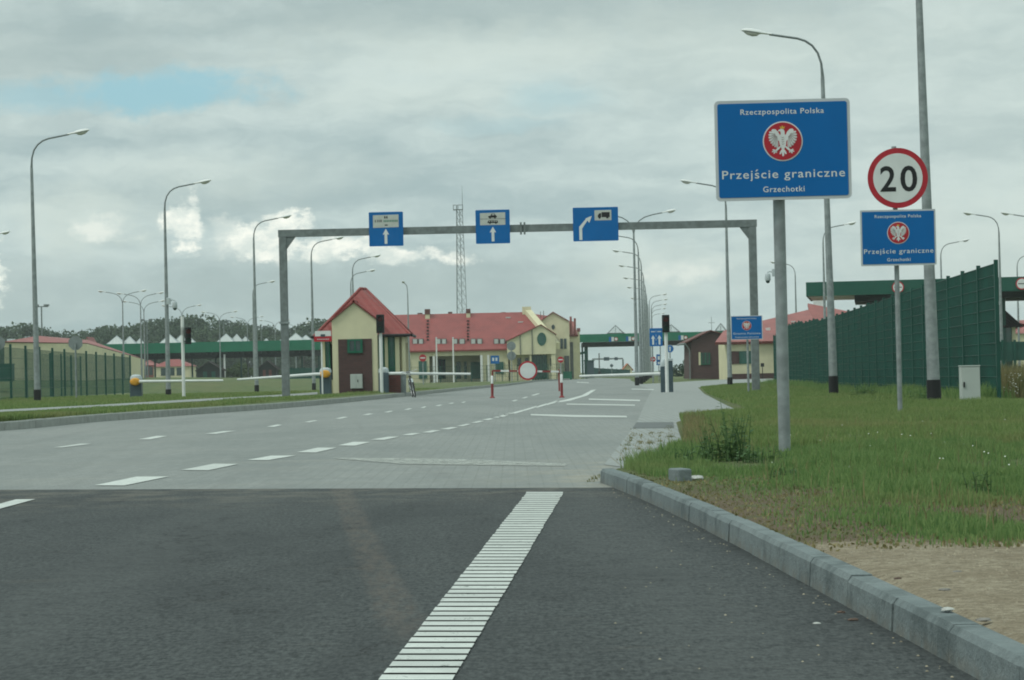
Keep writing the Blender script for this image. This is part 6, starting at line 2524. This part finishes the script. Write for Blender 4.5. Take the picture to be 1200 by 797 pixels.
p, L = base(834, 389, 240)
o = thing('antenna_pole', 'hair thin antenna above the brown brick shed', 'antenna', (p.x, p.y, 0))
MB().tube([(0, 0, -.2), (0, 0, at(835.6, 371, 240).z)], [.05, .02], 6).build('shaft', M_galvd, o)
MB().box(-.3, .3, -.02, .02, at(835.6, 371, 240).z - .6, at(835.6, 371, 240).z - .56).build('crossbar', M_galvd, o)


# ------------------------------------------------------------------ vegetation
def vnoise(x, y, seed=0):
    """smooth value noise, vectorised"""
    xi, yi = np.floor(x).astype(np.int64), np.floor(y).astype(np.int64)
    fx, fy = x - xi, y - yi
    fx, fy = fx * fx * (3 - 2 * fx), fy * fy * (3 - 2 * fy)

    def h(a, b):
        n = (a * 374761393 + b * 668265263 + seed * 974711) & 0x7fffffff
        n = ((n ^ (n >> 13)) * 1274126177) & 0x7fffffff
        return ((n ^ (n >> 16)) & 0xffff) / 65535.0
    return (h(xi, yi) * (1 - fx) + h(xi + 1, yi) * fx) * (1 - fy) + (h(xi, yi + 1) * (1 - fx) + h(xi + 1, yi + 1) * fx) * fy


def fbm(x, y, seed=0):
    return (vnoise(x, y, seed) + .5 * vnoise(2.1 * x, 2.1 * y, seed + 1) + .25 * vnoise(4.3 * x, 4.3 * y, seed + 2)) / 1.75


def np_mesh(name, co, faces, m):
    me = bpy.data.meshes.new(name)
    k = faces.shape[1]
    me.vertices.add(len(co))
    me.vertices.foreach_set('co', co.astype(np.float32).ravel())
    me.loops.add(faces.size)
    me.loops.foreach_set('vertex_index', faces.astype(np.int32).ravel())
    me.polygons.add(len(faces))
    me.polygons.foreach_set('loop_start', np.arange(0, faces.size, k, dtype=np.int32))
    me.update(calc_edges=True)
    me.materials.append(m)
    o = bpy.data.objects.new(name, me)
    COL.objects.link(o)
    return o


def blades(name, x, y, z, h, w, m, label=None, bend=0.5):
    """one bent blade (two triangles sharing an edge, then a tip) at every point"""
    n = len(x)
    a = rng.uniform(0, 2 * np.pi, n)
    b = rng.uniform(0, 2 * np.pi, n)
    lean = rng.uniform(0.05, bend, n) * h
    ux, uy = np.cos(a) * w / 2, np.sin(a) * w / 2
    dx, dy = np.cos(b) * lean, np.sin(b) * lean
    P = np.zeros((n, 5, 3))
    P[:, 0] = np.stack([x - ux, y - uy, z - .02], 1)
    P[:, 1] = np.stack([x + ux, y + uy, z - .02], 1)
    P[:, 2] = np.stack([x - ux * .8 + dx * .3, y - uy * .8 + dy * .3, z + h * .55], 1)
    P[:, 3] = np.stack([x + ux * .8 + dx * .3, y + uy * .8 + dy * .3, z + h * .55], 1)
    P[:, 4] = np.stack([x + dx, y + dy, z + h], 1)
    i = np.arange(n)[:, None] * 5
    f = np.concatenate([i + np.array([[0, 1, 3]]), i + np.array([[0, 3, 2]]), i + np.array([[2, 3, 4]])], 0)
    o = np_mesh(name, P.reshape(-1, 3), f, m)
    tag(o, label, None, None, 'stuff')
    return o


EY = np.array([edge_x(v) for v in np.arange(-20, 131, .25)])


def ex_np(y):
    return np.interp(y, np.arange(-20, 131, .25), EY)


def zr_np(x, y):
    c = x - ex_np(y)
    g_ = np.where(y < 45, .10, .10 - .09 * np.minimum(1, (y - 45) / 40))
    return g_ + .025 * np.sin(1.9 * x + .6 * y) * np.sin(.8 * y) * np.minimum(1, np.maximum(c, 0))


def scatter(n, y0, y1, xr):
    """random points right of the edge; xr is the right limit as a share of distance"""
    u = rng.uniform(0, 1, n)
    y = y0 + (y1 - y0) * u
    x1 = xr(y)
    e = ex_np(y)
    x = e + (x1 - e) * rng.uniform(0, 1, n)
    return x, y


# near grass, with bare soil along the kerb
x, y = scatter(190000, 9.3, 22.0, lambda y: .215 * y + .3)
c = x - ex_np(y)
n1 = fbm(x * 1.3, y * .8, 3)
n2 = fbm(x * 4, y * 3, 8)
cover = np.clip((n1 - .36) * 4 + .35, 0.03, 1)
soil = np.clip(1.25 - c / 1.1, 0, 1) * (y < 16.2)
soil = np.maximum(soil, np.exp(-((x - 1.5) / .55) ** 2 - ((y - 13.6) / 1.5) ** 2) * 1.1)
cover = cover * (1 - .95 * np.clip(soil, 0, 1)) * np.clip((y - 9.3 - .9 * (n2 - .3)) / .9, 0, 1)
cover *= np.clip((c - .05) / .1, 0, 1)
keep = rng.uniform(0, 1, len(x)) < cover
x, y, n1, n2, soil = x[keep], y[keep], n1[keep], n2[keep], soil[keep]
h = (.022 + .072 * n2 * n1 * 1.6) * rng.uniform(.5, 1.4, len(x)) * (1 - .45 * np.clip(soil, 0, 1))
tuft = fbm(x * 5.5, y * 3.2, 61)
h *= .55 + 1.5 * np.clip(tuft - .28, 0, 1) ** 1.2 * 1.6
blades('grass', x, y, zr_np(x, y), h, rng.uniform(.004, .008, len(x)), M_blade, 'long green grass with bare patches beside the near right kerb')
# dead stems and seed heads standing in the grass, litter of dry blades on the soil
n = 1700
sx_, sy_ = scatter(n, 10.2, 34.0, lambda y: .215 * y + .3)
kp = (fbm(sx_ * .8, sy_ * .5, 71) > .44) & (sx_ - ex_np(sy_) > .5)
sx_, sy_ = sx_[kp], sy_[kp]
blades('dry_stems', sx_, sy_, zr_np(sx_, sy_), rng.uniform(.05, .17, len(sx_)), rng.uniform(.003, .006, len(sx_)), M_dryblade, 'thin dry stems scattered through the right verge', .45)
n = 9000
sx_, sy_ = scatter(n, 9.4, 17.0, lambda y: ex_np(y) + 2.2)
blades('dry_litter', sx_, sy_, zr_np(sx_, sy_), rng.uniform(.004, .014, n), rng.uniform(.005, .018, n), M_dryblade, 'dead grass littering the bare soil by the kerb', 2.0)
# middle and far grass on the right
x, y = scatter(150000, 21.5, 48.0, lambda y: np.minimum(.215 * y, 9 + (y - 46) * .055 + 2) + .3)
c = x - ex_np(y)
n1 = fbm(x * .9, y * .45, 13)
n2 = fbm(x * 2.5, y * 1.6, 18)
keep = (rng.uniform(0, 1, len(x)) < np.clip((n1 - .3) * 3 + .45, .15, 1)) & (c > .05)
x, y, n1, n2 = x[keep], y[keep], n1[keep], n2[keep]
h = (.03 + .085 * n2 * n1 * 1.5) * rng.uniform(.6, 1.4, len(x))
blades('grass', x, y, zr_np(x, y), h, rng.uniform(.007, .013, len(x)), M_bladef, 'short green lawn around the sign posts')
x, y = scatter(90000, 47.5, 129.0, lambda y: np.minimum(8.6 + (y - 46) * .055 + .4, 14))
n1 = fbm(x * .6, y * .25, 23)
n2 = fbm(x * 1.5, y * .8, 28)
keep = (x - ex_np(y) > .1) & (rng.uniform(0, 1, len(x)) < np.clip(n1 * 1.7, .2, 1))
x, y, n1, n2 = x[keep], y[keep], n1[keep], n2[keep]
h = (.03 + .07 * n2) * rng.uniform(.6, 1.3, len(x))
blades('grass', x, y, zr_np(x, y), h, rng.uniform(.014, .026, len(x)), M_bladef, 'short lawn before the tall green fence')
# taller growth at the foot of the fence
n = 16000
t_ = rng.uniform(-.02, 1, n) ** 1.3
x = P0.x + (P1.x - P0.x) * t_ + rng.normal(-.25, .28, n)
y = P0.y + (P1.y - P0.y) * t_
n1 = fbm(x * .7, y * .4, 31)
keep = n1 > .38
x, y, n1 = x[keep], y[keep], n1[keep]
h = (.08 + .34 * (n1 - .3)) * rng.uniform(.5, 1.5, len(x))
blades('tall_grass', x, y, zr_np(x, y), h, rng.uniform(.010, .022, len(x)), M_blade, 'taller rough grass along the foot of the green fence')
# dry meadow beyond the end of the fence
n = 26000
y = rng.uniform(47, 95, n)
x = 8.95 + (y - 46) * .06 + rng.uniform(0, 1, n) ** 1.3 * (2.5 + (y - 46) * .25)
h = rng.uniform(.35, .8, n) * (.6 + .6 * fbm(x, y * .5, 41))
blades('meadow_grass', x, y, zr_np(x, y), h, rng.uniform(.010, .022, n), M_dryblade, 'tall dry meadow grass beyond the near end of the green fence', .35)
# left verge
n = 130000
u = rng.uniform(0, 1, n) ** 1.5
y = 44 + 86 * u
klx = np.interp(y, [p.y for p in KLB], [p.x for p in KLB])
klx0 = klx
x = klx - rng.uniform(.05, 1, n) ** 1.2 * (np.minimum(.235 * y, 34) + klx)
lpx = np.interp(y, [p.y for p in lpw], [p.x for p in lpw])
lpx2 = np.interp(y, [p.y for p in lpw2], [p.x for p in lpw2])
keep = ~((x > np.minimum(lpx, lpx2) - .1) & (x < np.maximum(lpx, lpx2) + .9))
n1 = fbm(x * .5, y * .2, 51)
keep &= rng.uniform(0, 1, n) < np.clip(n1 * 1.8, .2, 1)
x, y, n1 = x[keep], y[keep], n1[keep]
kz = .17 - .16 * np.clip((np.interp(x, x * 0 + 0, x * 0) * 0 + y - 105) / 60, 0, 1)
h = (.03 + .07 * n1) * rng.uniform(.6, 1.4, len(x))
blades('grass', x, y, kz, h, rng.uniform(.014, .03, len(x)), M_bladef, 'mown grass on the left verge')

# dry tufts growing from the joints of the old paving
xs_, ys_ = [], []
for k, (xa, ya, xb, yb, n) in enumerate(((744, 508, 735, 524, 150), (752, 508, 748, 530, 220), (764, 506, 758, 538, 420), (774, 508, 772, 534, 260), (785, 502, 788, 536, 500), (742, 505, 728, 540, 260), (726, 553, 716, 556, 60), (690, 566, 704, 557, 80))):
    for _ in range(n):
        t0 = random.random()
        t0 += .08 * math.sin(t0 * 17 + k)
        if math.sin(t0 * 23 + k * 2.1) < -.1 and random.random() < .55:
            continue
        v = on(xa + (xb - xa) * t0 + random.gauss(0, .9), ya + (yb - ya) * t0, 0.0)
        xs_.append(v.x + random.gauss(0, .02))
        ys_.append(v.y)
x, y = np.array(xs_), np.array(ys_)
blades('dry_weeds', x, y, np.zeros(len(x)), rng.uniform(.006, .035, len(x)), rng.uniform(.004, .008, len(x)), M_dryblade, 'dry weeds growing in the joints of the footpath', .8)
# straw coloured grass at the corner of the footpath
n = 1300
v0, v1 = on(797, 532, .08), on(800, 496, .08)
t0 = rng.uniform(0, 1, n)
x = v0.x + (v1.x - v0.x) * t0 + np.abs(rng.normal(0, .16, n)) + .02
y = v0.y + (v1.y - v0.y) * t0
blades('straw_grass', x, y, zr_np(x, y), rng.uniform(.04, .19, n), rng.uniform(.004, .008, n), M_dryblade, 'straw coloured grass fringing the end of the footpath', .5)


# weeds and plants: stems with leaves
def weed(px, py, d, hgt, spread, n_stem, leaf, label, name='weed', m=None, seed=1):
    r_ = random.Random(seed)
    p = at(px, py, d)
    o = thing(name, label, 'plant', (p.x, p.y, float(zr_np(np.array([p.x]), np.array([p.y]))[0])))
    st_, lf = MB(), MB()
    for s_ in range(n_stem):
        a = r_.uniform(0, 2 * math.pi)
        rr0 = spread * math.sqrt(r_.random()) * .6
        x0, y0 = rr0 * math.cos(a), rr0 * math.sin(a)
        hh = hgt * r_.uniform(.35, .75) if s_ else hgt
        lx, ly = r_.uniform(-.3, .3) * hh, r_.uniform(-.3, .3) * hh
        st_.tube([(x0, y0, -.02), (x0 + lx * .4, y0 + ly * .4, hh * .55), (x0 + lx, y0 + ly, hh)], [.004, .003, .0015], 5)
        nl = int(hh / leaf * 2.2)
        for i in range(nl):
            t0 = (i + r_.random()) / nl
            c = Vector((x0 + lx * t0, y0 + ly * t0, hh * t0))
            aa = r_.uniform(0, 2 * math.pi)
            ln = leaf * (1.15 - .75 * t0) * r_.uniform(.7, 1.3)
            d_ = Vector((math.cos(aa), math.sin(aa), r_.uniform(-.1, .7))).normalized()
            s2 = d_.cross(Vector((0, 0, 1))).normalized() * ln * .22
            up_ = Vector((0, 0, -ln * .15))
            lf.add([c, c + d_ * ln * .5 + s2, c + d_ * ln + up_, c + d_ * ln * .5 - s2], [(0, 1, 2, 3)])
    st_.build('stem', m or M_weed, o)
    lf.build('leaves', m or M_weed, o)
    return o


weed(852, 552, 18.6, .47, .30, 46, .085, 'bushy dark green weed clump left of the large sign post', 'weed_clump', seed=3)
weed(812, 556, 18.3, .17, .25, 30, .075, 'low bright green weed tuft beside the loose kerb stone', 'weed_clump', seed=4)
weed(893, 556, 18.0, .17, .30, 34, .07, 'low leafy weeds at the foot of the large sign post', 'weed_clump', seed=5)
weed(1150, 585, 13.2, .17, .13, 14, .07, 'broad leafed weed in the long grass at the right', 'weed_clump', seed=6)
weed(918, 580, 15.6, .11, .14, 20, .055, 'small dark weed on bare soil in front of the large sign post', 'weed_clump', seed=7)
weed(1012, 462, 60, .5, .5, 30, .13, 'weed clump at the foot of the green fence right of the leaning lamp', 'weed_clump', seed=8)
weed(1078, 464, 47, .38, .4, 26, .11, 'weed clump at the foot of the thickest lamp pole', 'weed_clump', seed=9)
# flowers
fl = MB()
for _ in range(70):
    px, py = random.uniform(1176, 1200), random.uniform(455, 478)
    v = at(px, py, random.uniform(44, 52))
    z = .1 + random.uniform(.15, .5)
    for i in range(3):
        a = random.uniform(0, 6.28)
        c = Vector((v.x, v.y, z))
        e1v, e2v = Vector((math.cos(a), math.sin(a), .4)) * .014, Vector((-math.sin(a), math.cos(a), .3)) * .014
        fl.add([c - e1v, c - e2v, c + e1v, c + e2v], [(0, 1, 2, 3)])
for _ in range(26):
    px, py = random.uniform(880, 1190), random.uniform(490, 545)
    v = on(px, py, .16)
    c = Vector((v.x, v.y, .15))
    e1v, e2v = Vector((.006, 0, .002)), Vector((0, .006, .004))
    fl.add([c - e1v, c - e2v, c + e1v, c + e2v], [(0, 1, 2, 3)])
tag(fl.build('wild_flowers', M_flower), 'scattered small white wild flowers in the grass', None, None, 'stuff')

# loose stones
p = on(797, 567, .08)
ks = thing('kerb_stone', 'loose grey kerb stone lying on the soil behind the right kerb', 'stone', (p.x, p.y, .09), R(14))
MB().cbox(-.045, .045, -.10, .10, -.04, .085, .008).build('block', M_concrete, ks)


def rock(name, px, py, sz, label, m, seed, z=.1):
    r_ = random.Random(seed)
    p = on(px, py, z)
    b = MB()
    n = 10
    prof = [(.35, -.3), (.95, -.05), (1.0, .25), (.7, .6), (.15, .72)]
    vs, fs = [], []
    for r0, zz in prof:
        for k in range(n):
            a = 2 * math.pi * k / n
            q = r0 * r_.uniform(.78, 1.18)
            vs.append((q * math.cos(a) * sz[0], q * math.sin(a) * sz[1], zz * sz[2] * r_.uniform(.85, 1.15)))
    for i in range(len(prof) - 1):
        for k in range(n):
            fs.append((i * n + k, i * n + (k + 1) % n, (i + 1) * n + (k + 1) % n, (i + 1) * n + k))
    fs.append(tuple((len(prof) - 1) * n + k for k in range(n)))
    o = b.add(vs, fs).build(name, m, None, (p.x, p.y, z), smooth=False)
    o.rotation_euler = (0, 0, seed * 1.7)
    tag(o, label, 'stone')
    return o


rock('stone', 816, 562, (.05, .04, .035), 'pale stone lying against the weeds beside the loose kerb stone', M_stone, 2)
M_redstone = mat('red_brown_stone', (.11, .075, .058), .9, .2, 8)
M_greystone = mat('grey_stone', (.20, .19, .17), .9, .2, 8)
for px, py, s_, m_, l, z in ((1052, 678.5, .016, M_redstone, 'reddish stone on the sand close to the kerb', .1), (1107, 692, .019, M_greystone, 'grey stone on the sand above the kerb stones', .1),
                             (1122, 671, .018, M_greystone, 'darker grey stone in the middle of the sand patch', .1), (1110, 715, .022, M_stone, 'flat white stone on the edge of the kerb', .105),
                             (1153, 727, .02, M_greystone, 'small grey stone at the back edge of the kerb, near the right photo edge', .105), (986, 718, .017, M_redstone, 'reddish stone on the asphalt at the foot of the kerb', .0),
                             (1000, 727, .019, M_redstone, 'larger dark red stone on the asphalt beside the kerb', .0), (957, 731, .013, M_stone, 'tiny white pebble on the asphalt before the kerb', .0)):
    rock('stone', px, py, (s_, s_ * .8, s_ * .5), l, m_, int(px), z)
b = MB()
r_ = random.Random(5)
for _ in range(1100):
    y_ = r_.uniform(6.0, 9.7)
    x_ = float(np.interp(y_, np.arange(-20, 131, .25), EY)) + r_.uniform(.03, 1.3)
    s_ = r_.uniform(.002, .006) * (1.9 if r_.random() < .08 else 1)
    z_ = float(zr_np(np.array([x_]), np.array([y_]))[0])
    vs = [Vector((x_ + s_ * math.cos(a) * r_.uniform(.6, 1.2), y_ + s_ * math.sin(a) * r_.uniform(.6, 1.2), z_ - .002)) for a in (0, 1.3, 2.5, 3.8, 5.1)] + [Vector((x_ + r_.uniform(-.3, .3) * s_, y_, z_ + s_ * .8))]
    b.add(vs, [(i, (i + 1) % 5, 5) for i in range(5)])
M_sandstone = mat('sandy_pebble', (.30, .265, .195), .95, .35, 30)
tag(b.build('pebbles', M_sandstone), 'fine gravel and pebbles strewn over the sand patch', None, None, 'stuff')
b = MB()
for _ in range(170):
    px, py = r_.uniform(720, 1180), r_.uniform(575, 790)
    v = on(px, py, .0)
    if r_.random() < .6:
        ky = r_.uniform(6, 17)
        v = Vector((float(np.interp(ky, np.arange(-20, 131, .25), EY)) - .11 - abs(r_.gauss(0, .07)), ky, 0))
    s_ = r_.uniform(.002, .006)
    vs = [Vector((v.x + s_ * math.cos(a), v.y + s_ * math.sin(a), .0005)) for a in (0, 1.3, 2.5, 3.8, 5.1)] + [Vector((v.x, v.y, s_ * .8))]
    b.add(vs, [(i, (i + 1) % 5, 5) for i in range(5)])
tag(b.build('grit', M_sandstone), 'grit and crumbs lying on the asphalt along the kerb', None, None, 'stuff')


# ------------------------------------------------------------------ trees
def tree_proto(name, hgt, wid, seed, m, bush=False):
    g = np.random.default_rng(seed)
    o = thing(name, 'x', 'tree')
    # clumps
    k = 26 if not bush else 12
    z0 = .18 if not bush else .0
    cz_ = g.uniform(z0, 1, k)
    prof = np.sin(np.pi * np.clip((cz_ - z0) / (1.02 - z0), 0.04, .97)) ** .55
    an_ = g.uniform(0, 2 * np.pi, k)
    cr = wid / 2 * prof * np.sqrt(g.uniform(.05, 1, k))
    cx_, cy_ = cr * np.cos(an_), cr * np.sin(an_)
    rad = wid * g.uniform(.13, .24, k)
    n = 2600 if not bush else 1200
    ci = g.integers(0, k, n)
    v = g.normal(0, 1, (n, 3))
    v /= np.linalg.norm(v, axis=1)[:, None]
    rr_ = rad[ci] * g.uniform(.55, 1.12, n)
    ctr = np.stack([cx_[ci], cy_[ci], cz_[ci] * hgt * .93], 1) + v * rr_[:, None] * np.array([1, 1, .8])
    ctr[:, 2] = np.maximum(ctr[:, 2], .1)
    s_ = g.uniform(.16, .38, n) * (wid / 7) ** .5
    a = g.normal(0, 1, (n, 3))
    a /= np.linalg.norm(a, axis=1)[:, None]
    b2 = np.cross(a, g.normal(0, 1, (n, 3)))
    b2 /= np.linalg.norm(b2, axis=1)[:, None]
    P = np.stack([ctr - a * s_[:, None], ctr - b2 * s_[:, None] * .7, ctr + a * s_[:, None], ctr + b2 * s_[:, None] * .7], 1)
    f = np.arange(n * 4).reshape(n, 4)
    cr_ = np_mesh('crown', P.reshape(-1, 3), f, m)
    cr_.parent = o
    t = MB()
    tr = wid * .028
    t.tube([(0, 0, -.5), (.05, 0, hgt * .25), (-.1, .1, hgt * .55), (.05, 0, hgt * .85)], [tr, tr * .8, tr * .5, tr * .15], 7)
    for i in range(0, k, 3):
        zb = hgt * min(.7, max(.15, cz_[i] * .6))
        t.tube([(0, 0, zb), (cx_[i] * .6, cy_[i] * .6, (zb + cz_[i] * hgt * .93) / 2 + .2), (cx_[i], cy_[i], cz_[i] * hgt * .93)], [tr * .35, tr * .22, tr * .08], 5)
    t.build('trunk', M_bark, o)
    return o


protos = [tree_proto('tree', 14, 10, 1, M_leaf), tree_proto('tree', 13, 8.5, 2, M_leafb), tree_proto('tree', 15, 11, 3, M_leafb), tree_proto('tree', 12, 9, 4, M_leaf), tree_proto('tree', 16, 8, 5, M_leaf)]
fresh = [True] * len(protos)
prof_x = [-30, 0, 12, 30, 45, 60, 75, 90, 105, 118, 130, 145, 165, 180, 200, 215, 232, 250, 270, 290, 305, 320, 335, 350, 362, 375, 390, 405]
prof_y = [384, 384, 381, 378, 380, 383, 386, 387, 389, 384, 381, 382, 381, 375, 371, 369, 369.5, 373, 375, 377, 379, 382, 389, 379, 376, 374, 372, 376]
hz = [14, 13, 15, 12, 16]
tr_r = random.Random(9)
slots = []
px = -24.0
while px < 400:
    slots.append((px, 0))
    px += tr_r.uniform(11, 17)
px = -18.0
while px < 400:
    slots.append((px, 1))
    px += tr_r.uniform(15, 22)
for px, row in slots:
    i = tr_r.randrange(len(protos))
    d = 640 + row * -70 + tr_r.uniform(-25, 25)
    top = float(np.interp(px, prof_x, prof_y)) + (tr_r.uniform(-1, 2.5) if row == 0 else tr_r.uniform(6, 22))
    g_ = at(px, 445, d)
    H_ = at(px, top, d).z
    s_ = H_ / hz[i]
    o = protos[i] if fresh[i] else dup(protos[i])
    fresh[i] = False
    o.location = (g_.x, g_.y, -.05)
    o.rotation_euler = (0, 0, tr_r.uniform(0, 6.28))
    o.scale = (max(s_, .8) * 1.08, max(s_, .8) * 1.08, s_)
    o['label'] = ('dark leafy tree in the wood edge behind the left canopy' if row == 0 else 'lower leafy tree standing in front of the wood behind the left canopy')
    o['group'] = 'trees of the wood behind the left lot' if row == 0 else 'lower trees before the wood'
bp = tree_proto('shrub', 3.2, 4.2, 21, M_leafl, True)
fresh_b = True
for i, (px, ty, d, l) in enumerate(((318, 431, 372, 'pale green shrub under the left canopy, left of the narrow brown booth'), (286, 428, 385, 'pale green shrub under the left canopy, beside the white column'), (272, 433, 372, 'small pale green shrub right of the dark gabled booth'),
                                    (333, 434, 376, 'small pale green shrub left of the low dark green fence'), (212, 430, 410, 'pale green shrub behind the red roofed house under the left canopy'))):
    o = bp if i == 0 else dup(bp)
    s_ = (at(px, ty, d).z + .1) / 3.2
    g_ = at(px, 445, d)
    o.location = (g_.x, g_.y, -.05)
    o.scale = (s_ * 1.2, s_ * 1.2, s_)
    o.rotation_euler = (0, 0, i * 1.3)
    o['label'] = l
    o['group'] = 'shrubs under the left canopy'
bp2 = tree_proto('shrub', 4.0, 4.6, 22, M_leafb, True)
for i, (px, ty, d, l) in enumerate(((797, 427.5, 330, 'dark bushy tree just left of the brick shed, the taller one'), (788, 431, 350, 'dark bush right of the traffic light, next to the taller one'), (804.5, 422, 260, 'narrow dark shrub against the brick shed\'s left wall'), (776, 434.5, 380, 'low dark bush behind the slim cabinets'))):
    o = bp2 if i == 0 else dup(bp2)
    H_ = at(px, ty, d).z + .1
    g_ = at(px, 445, d)
    o.location = (g_.x, g_.y, -.05)
    k_ = .35 if i == 2 else 1.0
    o.scale = (H_ / 4 * k_ * 1.2, H_ / 4 * k_ * 1.2, H_ / 4)
    o['label'] = l
    o['group'] = 'bushes left of the brick shed'
    o['category'] = 'bush'

# ------------------------------------------------------------------ thin air haze
hb_ = MB()
hb_.box(-2050, 2050, -90, 3560, -1.1, 30)
o = hb_.build('haze', bpy.data.materials.new('thin_air_haze'))
tag(o, kind='stuff')
m = o.data.materials[0]
m.use_nodes = True
k = NT(m.node_tree)
oo = k.n('ShaderNodeOutputMaterial')
v = k.n('ShaderNodeVolumePrincipled')
v.inputs['Color'].default_value = (.86, .94, .92, 1)
v.inputs['Density'].default_value = 0.00024
k.t.links.new(v.outputs[0], oo.inputs['Volume'])
